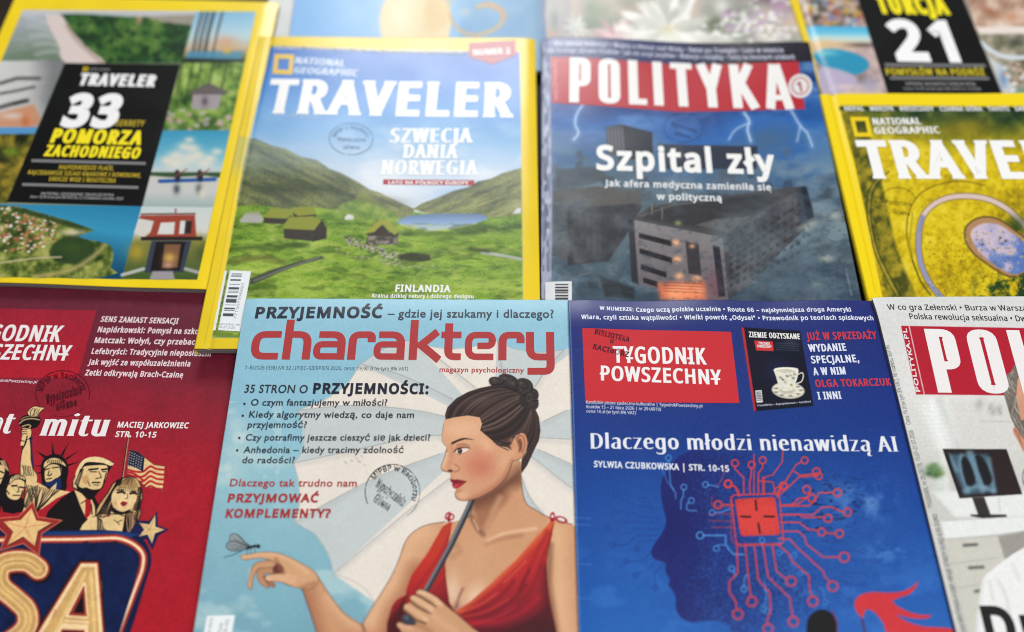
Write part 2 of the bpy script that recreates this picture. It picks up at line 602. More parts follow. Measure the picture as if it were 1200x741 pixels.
    def S(self, part, defs, p0, p1, cap_px, col, slant=0.0, lvl=0, cap=1.0):
        V2, Fs, lay = strokes(defs)
        self.place(V2, Fs, lay, p0, p1, cap_px, slant, part, col, V2[:, 0].min(), V2[:, 0].max(), cap, lvl)
    def arc(self, part, s, cx, cy, rx, ry, a0, a1, size, col, bold=0.02, f='N', lvl=0):
        """lettering round an ellipse given in photo pixels; angles in degrees, clockwise from the left"""
        cap = cap_of(f)
        V2, Fs, lay = letters(s, f, bold * cap, bold * cap)
        t = (V2[:, 0] - V2[:, 0].min()) / np.ptp(V2[:, 0])
        ang = np.radians(180 + a0 + (a1 - a0) * t)
        k = 1 + V2[:, 1] / cap * size / ((rx + ry) / 2)
        px = np.stack([cx + rx * k * np.cos(ang), cy + ry * k * np.sin(ang)], -1)
        V3 = self.lift(hit(px, self.pl), 0.0); V3[:, 2] += 1.5e-4 + lvl * 3e-5 + lay * 1.6e-6
        self._add(part, V3, Fs, col)
    def shape(self, part, pts, col, lvl=0):
        """flat printed shape; pts is a polygon or a list of convex polygons in photo pixels"""
        polys = pts if isinstance(pts[0][0], (list, tuple, np.ndarray)) else [pts]
        for k, p in enumerate(polys):
            p = np.asarray(p, float)
            if len(p) == 4:          # finely divided, so that it follows the curve of the paper
                nu = max(1, int(np.linalg.norm(p[1] - p[0]) / 7)); nv = max(1, int(np.linalg.norm(p[3] - p[0]) / 7))
                s, t = np.meshgrid(np.linspace(0, 1, nu + 1), np.linspace(0, 1, nv + 1))
                s = s.ravel()[:, None]; t = t.ravel()[:, None]
                q = p[0] * (1 - s) * (1 - t) + p[1] * s * (1 - t) + p[2] * s * t + p[3] * (1 - s) * t
                m = nu + 1
                fs = [(j * m + i, (j + 1) * m + i, (j + 1) * m + i + 1, j * m + i + 1) for j in range(nv) for i in range(nu)]
            else:
                q = p[::-1]; fs = [tuple(range(len(p)))]
            V3 = self.lift(hit(q, self.pl), 0.0); V3[:, 2] += 1.5e-4 + lvl * 3e-5 + (k % 5) * 7e-7
            self._add(part, V3, fs, col)
    def pxring(self, part, cx, cy, rx, ry, w, col, a0=0, a1=360, lvl=0, n=48):
        a = np.radians(np.linspace(a0, a1, n + 1))
        o = np.stack([cx + (rx + w / 2) * np.cos(a), cy + (ry + w / 2) * np.sin(a)], -1)
        i = np.stack([cx + (rx - w / 2) * np.cos(a), cy + (ry - w / 2) * np.sin(a)], -1)
        V3 = self.lift(hit(np.concatenate([o, i]), self.pl), 0.0); V3[:, 2] += 1.5e-4 + lvl * 3e-5
        m = n + 1
        self._add(part, V3, [(k, k + 1, m + k + 1, m + k)[::-1] for k in range(n)], col)
    def frame(self, part, q, t, col, lvl=0):
        """a rectangular frame: outer quad q (tl,tr,br,bl) in pixels, thickness t px"""
        q = np.asarray(q, float); c = q.mean(0)
        w = np.linalg.norm(q[1] - q[0]); h = np.linalg.norm(q[3] - q[0])
        i = q.copy()
        ux = (q[1] - q[0]) / w; uy = (q[3] - q[0]) / h
        i[0] += ux * t + uy * t; i[1] += -ux * t + uy * t; i[2] += -ux * t - uy * t; i[3] += ux * t - uy * t
        self.shape(part, [[q[0], q[1], i[1], i[0]], [q[1], q[2], i[2], i[1]], [q[2], q[3], i[3], i[2]], [q[3], q[0], i[0], i[3]]], col, lvl)

YEL = C(235, 205, 30)
WHITE = C(236, 236, 234)
INK = C(24, 26, 40)

POLITYKA = []
def _pol():
    W = (0.19, 0.125); D = []; x = 0.0
    def st(x_): return ([(x_ + 0.095, 0), (x_ + 0.095, 1)], W, False)
    D.append(st(x)); D.append((rnd([(x + 0.095, 0.937), (x + 0.325, 0.937), (x + 0.325, 0.42), (x + 0.095, 0.42)], 0.11), W, False)); x += 0.585
    D.append((rnd([(x + 0.095, 0.06), (x + 0.095, 0.94), (x + 0.335, 0.94), (x + 0.335, 0.06)], 0.13, True), W, True)); x += 0.60
    D.append(st(x)); D.append(([(x + 0.095, 0.065), (x + 0.36, 0.065)], (0.13, 0.13), False)); x += 0.50
    D.append(st(x)); x += 0.36
    D.append(([(x, 0.93), (x + 0.44, 0.93)], (0.14, 0.14), False)); D.append(([(x + 0.22, 0.9), (x + 0.22, 0)], W, False)); x += 0.53
    D.append(([(x + 0.09, 1), (x + 0.27, 0.42)], (0.19, 0.19), False)); D.append(([(x + 0.44, 1), (x + 0.27, 0.42)], (0.19, 0.19), False)); D.append(([(x + 0.27, 0.5), (x + 0.27, 0)], W, False)); x += 0.67
    D.append(st(x)); D.append(([(x + 0.40, 1), (x + 0.16, 0.50)], (0.18, 0.18), False)); D.append(([(x + 0.17, 0.62), (x + 0.44, 0)], (0.19, 0.19), False)); x += 0.64
    D.append(([(x + 0.09, 0), (x + 0.25, 1)], (0.18, 0.18), False)); D.append(([(x + 0.47, 0), (x + 0.30, 1)], (0.18, 0.18), False)); D.append(([(x + 0.15, 0.25), (x + 0.40, 0.25)], (0.12, 0.12), False))
    return D
POLITYKA = _pol()

table_m, n_, l_, b_ = nodes_of("dark_table_wood")
t_ = n_.new("ShaderNodeTexCoord"); mp_ = n_.new("ShaderNodeMapping"); mp_.inputs["Scale"].default_value = (4, 60, 4)
l_.new(t_.outputs["Object"], mp_.inputs["Vector"])
z_ = n_.new("ShaderNodeTexNoise"); z_.inputs["Scale"].default_value = 1.5; z_.inputs["Detail"].default_value = 6
l_.new(mp_.outputs["Vector"], z_.inputs["Vector"])
r_ = n_.new("ShaderNodeValToRGB")
r_.color_ramp.elements[0].color = (0.006, 0.004, 0.003, 1); r_.color_ramp.elements[1].color = (0.03, 0.018, 0.012, 1)
l_.new(z_.outputs["Fac"], r_.inputs["Fac"]); l_.new(r_.outputs["Color"], b_.inputs["Base Color"])
b_.inputs["Roughness"].default_value = 0.5; b_.inputs["Specular IOR Level"].default_value = 0.15
tb = mesh_obj("table_top", [(x, y, z) for z in (-0.03, 0) for x, y in ((-0.9, -0.55), (0.9, -0.55), (0.9, 0.75), (-0.9, 0.75))],
              [(4, 5, 6, 7), (3, 2, 1, 0), (0, 1, 5, 4), (1, 2, 6, 5), (2, 3, 7, 6), (3, 0, 4, 7)], [table_m], None)
tb["kind"] = "structure"
# ================================================================== the blurred back row
def build_grey():
    g = Mag("magazine", "pale grey magazine mostly hidden between the yellow collage issue and the pale blue one", (0.0018, 0, 0.0),
            (296, 78), (324, -40), (380, 78), 0.20, 0.27, 0.0016, (290, -10, 400, 80), 2.0, C(205, 208, 206), rough=0.4, flip=True)
    g.art.field(lambda X, Y: ramp(fbm(X, Y, 40, 5), [(0, C(188, 192, 192)), (1, C(214, 216, 214))]))
    g.finish()
def build_pale_blue():
    g = Mag("magazine", "pale blue magazine with a cream disc and a thin ochre brush ring, top centre", (0.0058, 0, 0.0),
            (333, 84), (345, 0), (636, 84), 0.2015, 0.27, 0.004, (325, -14, 650, 90), 1.4, C(130, 175, 215), rough=0.34, flip=True, wave=0.12,
            relief=lambda u, v: 0.0008 * np.sin(u * 9) - 0.0018 * np.clip((u - 0.9) / 0.1, 0, 1) ** 2)
    A = g.art
    A.field(lambda X, Y: ramp((X - 340) / 300 + 0.12 * (fbm(X, Y, 50, 3) - .5), [(0, C(128, 178, 226)), (0.5, C(120, 168, 214)), (0.7, C(84, 144, 186)), (0.9, C(74, 132, 174)), (1, C(120, 150, 178))]))
    A.ell(487, 26, 42, 48, C(214, 190, 140), 0, 3)
    A.glow(470, 24, 20, 30, C(226, 204, 166), 0.8); A.glow(500, 30, 12, 12, C(196, 170, 116), 0.5)
    A.ell(514, 8, 16, 30, C(196, 164, 92), 0.3, 6, 0.5)
    A.poly([(529, 0), (540, 18), (536, 44), (526, 46), (530, 20)], C(104, 160, 206), 4)
    A.line([(560, 8), (574, 6), (588, 14), (590, 22), (584, 32), (572, 38), (556, 41), (542, 37), (532, 28), (527, 16)], 5, C(186, 140, 66), w1=3, soft=2.2, a=0.9, sm=4)
    A.line([(572, 6), (588, 13), (590, 22)], 6, C(170, 118, 48), soft=3, a=0.7, sm=3)
    A.glow(545, 14, 8, 6, C(190, 180, 170), 0.5)
    A.glow(640, 10, 8, 20, C(180, 160, 170), 0.5)
    g.finish()
def build_flowers():
    g = Mag("magazine", "magazine with white and pink garden flowers on its cover, behind the red-banded weekly", (0.0055, 0, 0.0),
            (635.5, 86), (638.5, 0), (950, 92), 0.21, 0.27, 0.004, (625, -14, 960, 92), 1.4, C(150, 150, 146), rough=0.36, flip=True)
    A = g.art
    A.field(lambda X, Y: ramp(fbm(X, Y, 34, 8), [(0.2, C(104, 116, 96)), (0.45, C(150, 152, 140)), (0.6, C(176, 168, 158)), (0.8, C(196, 176, 160))]))
    A.poly([(630, -12), (668, -12), (672, 60), (630, 60)], C(160, 158, 160), 6, a=0.85)
    A.glow(650, 24, 4, 14, C(112, 124, 116), 0.7); A.glow(646, 40, 10, 6, C(176, 142, 122), 0.7); A.glow(700, 14, 18, 16, C(120, 136, 108), 0.7); A.glow(742, 14, 22, 12, C(196, 168, 150), 0.6); A.glow(690, 30, 14, 8, C(98, 112, 96), 0.7)
    rr = np.random.RandomState(2)
    def bloom(cx, cy, r, n, cols, sq=0.8):
        for k in range(n):
            a = rr.rand() * 6.283; L = r * (0.35 + 0.65 * rr.rand()); c = cols[rr.randint(len(cols))]
            ex, ey = cx + L * math.cos(a), cy + L * sq * math.sin(a)
            A.ell((cx + ex) / 2 + L * .2 * math.cos(a), (cy + ey) / 2 + L * .2 * sq * math.sin(a), L * .42, r * 0.085, c, math.atan2(ey - cy, ex - cx), 2.4, 0.85)
    bloom(676, 32, 16, 24, [C(206, 208, 200), C(178, 182, 176), C(222, 222, 214)])
    bloom(722, 42, 28, 40, [C(206, 172, 176), C(222, 196, 196), C(186, 140, 150), C(214, 206, 200)])
    bloom(782, 34, 54, 110, [C(218, 218, 210), C(236, 236, 230), C(196, 196, 186), C(176, 178, 168), C(226, 224, 216)])
    A.glow(784, 36, 10, 7, C(214, 206, 160), 0.6)
    A.glow(838, 30, 9, 12, C(78, 96, 62), 0.9); A.glow(846, 8, 8, 9, C(214, 222, 214), 0.8); A.glow(858, 16, 9, 5, C(138, 74, 128), 0.8)
    A.glow(916, 8, 16, 8, C(196, 150, 186), 0.7); A.glow(900, -4, 30, 8, C(120, 60, 106), 0.6)
    for k in range(170):
        x, y = 885 + rr.randn() * 24, 30 + rr.randn() * 13
        A.ell(x, y, 3.2, 2.4, [C(224, 222, 218), C(206, 200, 206), C(186, 160, 186), C(236, 234, 230), C(150, 156, 138)][k % 5], 0, 1.6, 0.8)
    for x in (780, 820, 850, 905, 740): A.glow(x, 47, 16, 7, C(226, 224, 216), 0.7)
    g.finish()
def build_turkey():
    g = Mag("magazine", "yellow bordered travel special with the big white number 21 on a slanted black panel", (0.0072, 0, 0.0),
            (972, 134), (919.5, -20), (1240, 136), 0.206, 0.268, 0.0048, (905, -14, 1210, 130), 1.3, YEL, rough=0.30, spine=YEL, flip=True,
            relief=lambda u, v: -0.0012 * np.exp(-((u - 0.035) / 0.012) ** 2))
    A = g.art
    inner = [(928, -30), (937, 0), (949, 48), (964, 112), (968, 126), (1300, 126), (1300, -30)]
    A.poly(inner, C(150, 140, 126), 1)
    A.line([(924, -20), (934, 20), (945, 60), (958, 112)], 2, C(206, 176, 20), soft=2, a=0.6)
    A.setclip(inner)
    A.poly([(930, -30), (1010, -30), (1028, 34), (940, 32)], lambda X, Y: ramp(fbm(X, Y, 14, 2), [(0.2, C(60, 56, 52)), (0.45, C(128, 112, 98)), (0.7, C(190, 168, 150))]), 1)
    rr = np.random.RandomState(4)
    for k in range(60):
        A.ell(938 + rr.rand() * 75, -5 + rr.rand() * 34, 3 + 3 * rr.rand(), 2 + 3 * rr.rand(), [C(178, 148, 132), C(196, 160, 60), C(82, 136, 190), C(206, 196, 190), C(70, 56, 50), C(158, 90, 70), C(140, 120, 150)][k % 7], 0, 2.5, 0.7)
    A.poly([(940, 30), (1028, 32), (1032, 50), (944, 50)], lambda X, Y: ramp((Y - 30) / 20, [(0, C(70, 166, 210)), (.4, C(96, 184, 216)), (.7, C(176, 212, 214)), (1, C(214, 206, 184))]), 1.5)
    A.poly([(944, 50), (1032, 50), (1046, 112), (960, 112)], lambda X, Y: ramp(fbm(X, Y, 20, 7), [(0.2, C(128, 108, 104)), (0.5, C(190, 168, 166)), (0.75, C(214, 190, 160))]), 1)
    A.glow(960, 52, 26, 6, C(216, 180, 130), 0.9); A.glow(1010, 53, 20, 3, C(60, 48, 42), 0.7)
    A.poly([(952, 66), (965, 58), (985, 58), (1010, 66), (1019, 76), (1010, 86), (994, 87), (970, 80)], C(42, 140, 176), 3, sm=2)
    A.glow(968, 62, 14, 4, C(120, 200, 206), 0.8)
    A.poly([(958, 80), (985, 82), (1004, 92), (1000, 104), (975, 110), (960, 108)], C(176, 166, 190), 4, sm=2); A.glow(1018, 100, 14, 10, C(150, 150, 180), 0.7); A.glow(990, 102, 14, 3, C(222, 196, 190), 0.7)
    A.poly([(1127, -30), (1300, -30), (1300, 36), (1144, 36)], lambda X, Y: ramp(fbm(X, Y, 26, 12), [(0.25, C(150, 112, 92)), (0.5, C(206, 178, 158)), (0.7, C(220, 206, 194))]), 1)
    A.glow(1160, 14, 12, 5, C(150, 96, 66), 0.8, 0.4); A.glow(1186, 20, 10, 5, C(190, 130, 96), 0.7)
    A.poly([(1144, 32), (1300, 30), (1300, 40), (1148, 40)], C(226, 214, 206), 2)
    A.poly([(1148, 40), (1300, 40), (1300, 116), (1178, 116)], lambda X, Y: ramp(fbm(X, Y, 16, 19), [(0.2, C(84, 86, 62)), (0.45, C(134, 128, 106)), (0.7, C(186, 176, 160))]), 1)
    A.glow(1190, 50, 12, 7, C(52, 58, 48), 0.8)
    A.line([(1150, 50), (1162, 60), (1180, 67), (1205, 67), (1230, 60)], 5, C(204, 212, 218), soft=2.5, sm=4)
    A.poly([(1158, 66), (1176, 78), (1190, 112), (1176, 112)], C(200, 206, 212), 5, a=0.9); A.glow(1176, 92, 6, 12, C(86, 122, 168), 0.7); A.glow(1196, 108, 10, 5, C(60, 140, 130), 0.6)
    for k in range(30):
        A.ell(1175 + rr.rand() * 30, 74 + rr.rand() * 36, 3, 2.2, [C(206, 190, 176), C(120, 92, 70), C(220, 222, 224), C(150, 128, 110)][k % 4], 0, 2, 0.7)
    A.setclip()
    A.poly([(996, -30), (1117, -30), (1174.5, 111), (1041, 111)], C(13, 13, 14), 1.2)
    g.T("headline", "TURCJA", (1030, 14.5), (1114, 16), 22, C(240, 224, 34), 0.09, slant=-4)
    g.T("headline", "21", (1050, 69), (1126, 70.5), 46, C(238, 238, 238), 0.075, slant=-3)
    g.shape("rule#1", [(1036, 74.5), (1154, 75.5), (1156, 79), (1037.5, 78.5)], C(112, 112, 114))
    g.shape("rule#2", [(1042, 90), (1158, 90.5), (1160, 94), (1043.5, 93.5)], C(112, 112, 114))
    g.T("cover_lines", "POMYSŁÓW NA PODRÓŻ", (1039, 88), (1155, 88.5), 7.6, C(196, 178, 40), 0.05)
    g.T("cover_lines", "NATIONAL GEOGRAPHIC TRAVELER EXTRA", (1062, 100), (1144, 100.5), 3.4, C(150, 150, 150), 0.03)
    g.T("cover_lines", "Cena 19,99 zł (w tym 8% VAT) nr 2/2026", (1059, 105.5), (1150, 106), 3.2, C(140, 140, 140), 0.03)
    g.finish()
build_grey(); build_pale_blue(); build_flowers(); build_turkey()
# ================================================================== yellow collage issue at the left
def build_collage():
    g = Mag("magazine", "yellow bordered travel special with the big white number 33 on a slanted black panel", (0.0105, 0, -0.012),
            (19, -6), (-133, 343), (322, 2), 0.2065, 0.2685, 0.0052, (-12, -14, 330, 356), 1.2, YEL, rough=0.24, wave=0.18, spine=YEL,
            relief=lambda u, v: -0.0005 * np.clip(1 - v / 0.05, 0, 1) ** 2 - 0.0012 * np.clip((u - 0.94) / 0.06, 0, 1) ** 2 - 0.0004 * np.sin(u * 11) * np.clip((v - .93) / .07, 0, 1))
    A = g.art
    A.mottle(0.05, 60, 2)
    z1 = Z(3.633, 0, 0); z5 = Z(3.633, 0, 190)
    inner = [(27, 12), (300, 14), (231.3, 328), (-108, 324)]
    A.poly(inner, C(120, 130, 110), 0.9)
    A.setclip(inner)
    # beach from the air
    A.poly([(27, 10), (232, 12), (215, 74), (-10, 72)], lambda X, Y: ramp((Y - 12) / 62 + 0.5 * (fbm(X * 0.5, Y * 2, 12, 3) - .5), [(0, C(178, 182, 190)), (.3, C(150, 158, 160)), (.7, C(128, 142, 130)), (1, C(104, 122, 102))]), 0.9)
    for k in range(5):
        A.line([(30 + 3 * k, 20 + 11 * k), (48 + 4 * k, 24 + 9 * k), (62 + 3 * k, 30 + 9 * k)], 3, C(196, 198, 196), soft=4, a=0.5, sm=3)
    A.poly([(68, 16), (232, 16), (216, 74), (122, 74), (100, 52), (84, 36), (76, 24)], lambda X, Y: ramp(fbm(X, Y, 13, 6), [(0.25, C(22, 52, 26)), (0.45, C(44, 84, 36)), (0.62, C(72, 110, 48)), (0.8, C(98, 128, 60))]), 1.5)
    A.field(C(22, 46, 26), lambda X, Y: np.clip((fbm(X, Y, 7, 31) - 0.52) * 5, 0, 0.7) * (X > 85) * (Y > 18) * (Y < 74))
    A.poly([(53, 18), (66, 16), (74, 20), (80, 32), (92, 46), (106, 60), (124, 75), (76, 75), (70, 56), (60, 36)], C(212, 196, 192), 2.5, sm=2)
    A.line([(78, 30), (90, 48), (110, 66), (122, 76)], 3, C(150, 124, 106), soft=4, a=0.7, sm=3)
    A.poly([(150, 14), (232, 13), (226, 30), (190, 26)], C(176, 160, 152), 4, a=0.8); A.glow(163, 22, 3, 7, C(196, 140, 130), 0.9)
    A.poly([(20, 8), (235, 8), (233, 17), (150, 20), (90, 16), (22, 19)], C(190, 192, 200), 3, a=0.9)
    # trees at a lake
    A.poly([(231, 10), (305, 12), (288, 74), (213, 72)], lambda X, Y: ramp((Y - 12) / 60, [(0, C(120, 176, 210)), (.5, C(176, 204, 214)), (.75, C(190, 170, 140)), (1, C(70, 80, 50))]), 0.9)
    for x, w in ((238, 3), (246, 2), (252, 4), (262, 2.5), (243, 1.5)):
        A.line([(x, 10), (x - 8, 40), (x - 14, 72)], w, C(42, 36, 32), soft=2, a=0.8)
    A.poly([(222, 60), (285, 60), (282, 70), (216, 70)], C(70, 140, 178), 3, a=0.8); A.glow(264, 50, 14, 9, C(206, 150, 110), 0.7); A.glow(266, 60, 4, 3, C(222, 170, 40), 0.9)
    A.poly([(214, 68), (286, 70), (285, 76), (213, 76)], C(24, 32, 24), 2, a=0.8)
    # white building
    A.poly([(-40, 72), (76, 71), (44, 152), (-60, 152)], lambda X, Y: ramp((X + 10) / 70 + 0.2 * (fbm(X, Y, 20, 3) - .5), [(0, C(206, 206, 204)), (.6, C(190, 190, 188)), (1, C(120, 122, 124))]), 0.9)
    for p, w in (([(0, 98), (20, 92), (46, 92)], 4), ([(0, 110), (22, 106), (40, 102)], 3), ([(0, 126), (14, 122), (32, 118)], 5), ([(16, 122), (30, 118)], 3)):
        A.line(p, w, C(60, 58, 58), soft=3, a=0.8)
    A.poly([(-10, 134), (40, 122), (48, 140), (42, 150), (-10, 150)], C(196, 128, 88), 6, a=0.8); A.glow(14, 136, 14, 4, C(210, 200, 196), 0.8); A.glow(30, 142, 5, 8, C(190, 90, 50), 0.7)
    # autumn wood
    A.poly([(-60, 151), (44, 150), (8, 238), (-80, 238)], lambda X, Y: ramp(fbm(X, Y, 15, 4), [(0.2, C(28, 34, 14)), (0.42, C(84, 80, 26)), (0.58, C(134, 116, 38)), (0.75, C(164, 140, 50))]), 0.9)
    A.poly([(-60, 150), (44, 149), (42, 157), (-60, 158)], C(84, 144, 196), 2.5); A.glow(14, 178, 12, 6, C(120, 144, 40), 0.8); A.glow(2, 188, 8, 4, C(20, 28, 12), 0.8)
    # garden
    A.poly([(213, 74), (288, 73), (270, 154), (190, 154)], lambda X, Y: ramp(fbm(X, Y, 13, 5), [(0.2, C(36, 62, 24)), (0.45, C(88, 122, 50)), (0.6, C(130, 158, 70)), (0.8, C(170, 190, 110))]), 0.9)
    for x in (214, 226, 236, 250, 266): A.line([(x, 74), (x - 8, 112)], 2.2, C(46, 60, 30), soft=2.5, a=0.7)
    A.poly([(222, 108), (244, 97), (268, 108), (262, 112), (226, 112)], C(96, 88, 86), 2); A.poly([(226, 111), (260, 111), (256, 128), (224, 128)], C(156, 146, 150), 2); A.glow(240, 119, 4, 6, C(70, 62, 66), 0.8)
    rr = np.random.RandomState(8)
    for k in range(40): A.ell(196 + rr.rand() * 76, 130 + rr.rand() * 22, 3.5, 2.4, [C(150, 144, 138), C(120, 150, 60), C(178, 170, 168), C(70, 96, 40), C(190, 150, 150)][k % 5], 0, 2, 0.75)
    # lake with kayaks
    A.poly([(190, 153), (270, 153), (252, 243), (166, 243)], lambda X, Y: ramp((Y - 153) / 90, [(0, C(52, 142, 178)), (.3, C(96, 168, 192)), (.5, C(176, 196, 200)), (.58, C(196, 190, 180)), (.8, C(190, 192, 190)), (1, C(150, 168, 168))]), 0.9)
    for x, y, r in ((222, 164, 6), (216, 172, 9), (226, 174, 9), (206, 182, 10), (232, 182, 9), (196, 188, 8), (222, 186, 14), (254, 178, 7), (246, 186, 8), (206, 192, 12), (240, 192, 10)):
        A.glow(x, y, r, r * .6, C(224, 212, 196), 0.8)
    A.poly([(176, 202), (262, 202), (261, 209), (240, 206), (200, 208), (176, 206)], C(46, 76, 46), 2)
    A.line(z5([(680, 82), (915, 74)]), 4.4, C(36, 84, 150), soft=1.6)
    for x in (756, 852):
        A.ell(*z5([(x, 60)])[0], 3.4, 6.5, C(28, 34, 46), 0, 2); A.ell(*z5([(x - 3, 42)])[0], 2, 2.4, C(70, 50, 44), 0, 1.5); A.glow(*z5([(x - 4, 115)])[0], 4, 6, C(40, 46, 60), 0.8); A.line(z5([(x - 16, 66), (x + 40, 30)]), 1.2, C(140, 70, 60), soft=1.2)
    A.glow(*z5([(860, 130)])[0], 5, 7, C(216, 206, 186), 0.8)
    # peninsula with a town
    A.poly([(-80, 238), (166, 242), (142, 330), (-110, 330)], lambda X, Y: ramp((Y - 240) / 85 + 0.25 * (1 - X / 150), [(0, C(36, 120, 160)), (.4, C(52, 142, 180)), (1, C(16, 66, 96))]), 0.9)
    land = z5([(-300, 190), (20, 186), (100, 196), (200, 225), (290, 250), (360, 275), (398, 292), (330, 318), (400, 335), (470, 355), (482, 400), (470, 450), (440, 490), (-300, 520)])
    A.poly(land, lambda X, Y: ramp(fbm(X, Y, 11, 15), [(0.22, C(36, 54, 22)), (0.45, C(84, 100, 40)), (0.62, C(134, 142, 66)), (0.8, C(170, 166, 96))]), 1.2, sm=2)
    A.setclip(cat(land, 2)); 
    for k in range(230):
        x = -5 + rr.rand() * 72; y = 243 + rr.rand() * 52
        if (y - 243) > 52 - max(0, (x - 40)) * 0.5: continue
        A.ell(x, y, 2.0, 1.4, [C(196, 150, 124), C(222, 210, 200), C(176, 102, 74), C(206, 186, 170), C(72, 92, 44), C(150, 90, 70)][k % 6], 0, 1.0, 0.9)
    A.poly(z5([(250, 330), (330, 312), (400, 345), (395, 420), (340, 440), (230, 420), (210, 380)]), C(34, 56, 26), 5, sm=2, a=0.9); A.glow(*z5([(300, 360)])[0], 14, 8, C(60, 86, 36), 0.6)
    A.line(z5([(0, 430), (150, 410), (260, 405)]), 2.4, C(190, 176, 140), soft=2, a=0.8, sm=3); A.line(z5([(150, 490), (300, 460), (400, 400), (450, 350)]), 5, C(176, 162, 100), soft=5, a=0.8, sm=3)
    A.poly(z5([(40, 186), (100, 196), (200, 225), (290, 250), (396, 290), (300, 280), (180, 240), (60, 210)]), C(46, 66, 28), 3, a=0.9)
    A.glow(*z5([(310, 300)])[0], 14, 4, C(222, 206, 180), 0.8)
    A.setclip(inner)
    # red bridge house over a tunnel
    A.poly([(166, 242), (252, 243), (232, 330), (142, 330)], lambda X, Y: ramp((Y - 242) / 85, [(0, C(190, 200, 200)), (.35, C(206, 204, 196)), (.5, C(120, 120, 60)), (1, C(60, 84, 40))]), 0.9)
    A.glow(160, 296, 10, 10, C(176, 150, 50), 0.8); A.glow(236, 296, 8, 14, C(70, 84, 40), 0.9); A.glow(232, 282, 6, 8, C(150, 140, 50), 0.6)
    A.poly(z5([(590, 240), (600, 228), (830, 225), (836, 320), (850, 330), (610, 330), (640, 300), (655, 252)]), C(150, 62, 46), 1.5)
    for q in ([(685, 258), (745, 256), (740, 308), (670, 308)], [(768, 250), (812, 250), (806, 306), (762, 306)]): A.poly(z5(q), C(206, 206, 204), 1.4)
    A.poly(z5([(790, 250), (818, 250), (812, 306), (784, 306)]), C(46, 30, 28), 1.4)
    A.poly(z5([(570, 300), (590, 250), (640, 250), (615, 325)]), C(206, 200, 196), 2); A.line(z5([(600, 222), (830, 220)]), 1.6, C(90, 50, 44)); A.line(z5([(748, 200), (748, 222)]), 2, C(150, 80, 70))
    A.poly(z5([(600, 318), (862, 318), (862, 334), (600, 334)]), C(40, 32, 30), 1.2)
    A.poly(z5([(645, 336), (815, 336), (780, 470), (615, 470)]), C(52, 60, 78), 1.2); A.poly(z5([(665, 340), (790, 340), (765, 462), (640, 462)]), C(28, 22, 20), 1.2)
    A.poly(z5([(700, 350), (770, 350), (755, 450), (690, 450)]), C(120, 84, 60), 3); A.glow(*z5([(722, 408)])[0], 7, 6, C(206, 168, 84), 0.9); A.glow(*z5([(715, 440)])[0], 6, 4, C(196, 150, 130), 0.8)
    A.poly(z5([(650, 465), (735, 465), (745, 500), (635, 500)]), C(150, 146, 150), 2); A.line(z5([(520, 480), (610, 455)]), 4, C(176, 176, 172), soft=2); A.line(z5([(790, 455), (860, 475)]), 4, C(160, 160, 156), soft=2)
    A.setclip()
    A.poly([(75.7, 74), (211.5, 75.5), (166.5, 242), (8, 237)], C(11, 11, 11), 0.9)
    A.field(C(240, 214, 60), lambda X, Y: 0.0 * X)
    zc = Z(4.118, 20, 70)
    GY = C(120, 120, 122); OC = C(178, 156, 44)
    g.T("masthead", "TRAVELER", zc([(292, 121)])[0], zc([(664, 130)])[0], 13.5, C(236, 236, 236), 0.12, by=0.06)
    g.frame("masthead", zc([(322, 36), (345, 37), (340, 58), (316, 57)]), 1.6, C(206, 180, 30))
    g.T("masthead", "NATIONAL GEOGRAPHIC", zc([(350, 52)])[0], zc([(448, 54)])[0], 2.4, C(150, 150, 150), 0.02)
    g.T("headline", "33", zc([(205, 316)])[0], zc([(478, 320)])[0], 37.5, C(238, 238, 238), 0.12, by=0.085, slant=0)
    g.T("headline", "SEKRETY", zc([(474, 319)])[0], zc([(612, 322)])[0], 6.8, OC, 0.05, slant=0)
    g.T("headline", "POMORZA", zc([(158, 398)])[0], zc([(598, 410)])[0], 16, C(242, 222, 36), 0.105, by=0.06, slant=0)
    g.T("headline", "ZACHODNIEGO", zc([(128, 463)])[0], zc([(588, 476)])[0], 12.7, C(242, 222, 36), 0.10, by=0.06, slant=0)
    for k, (a, b) in enumerate((((70, 488), (621, 502)), ((25, 603), (586, 618)))):
        P = zc([a, b]); g.shape("rule#%d" % k, [P[0] - (0, 1.7), P[1] - (0, 1.7), P[1] + (0, 1.7), P[0] + (0, 1.7)], GY)
    g.T("cover_lines", "NAJPIĘKNIEJSZE PLAŻE,", zc([(200, 528)])[0], zc([(465, 534)])[0], 4.8, OC, 0.05, slant=0)
    g.T("cover_lines", "NAJCIEKAWSZE SZLAKI KAJAKOWE I ROWEROWE,", zc([(50, 553)])[0], zc([(597, 569)])[0], 4.8, OC, 0.05, slant=0)
    g.T("cover_lines", "UROCZE WSIE I MIASTECZKA", zc([(152, 585)])[0], zc([(475, 594)])[0], 4.8, OC, 0.05, slant=0)
    g.T("price_line", "NATIONAL GEOGRAPHIC TRAVELER EXTRA", zc([(115, 653)])[0], zc([(466, 661)])[0], 3.2, C(160, 160, 160), 0.02)
    g.T("price_line", "Cena 19,99 zł (w tym 8% VAT) Nr 2 (17) kwiecień–czerwiec 2026", zc([(62, 668)])[0], zc([(510, 678)])[0], 3.2, C(160, 160, 160), 0.02)
    g.finish()
build_collage()
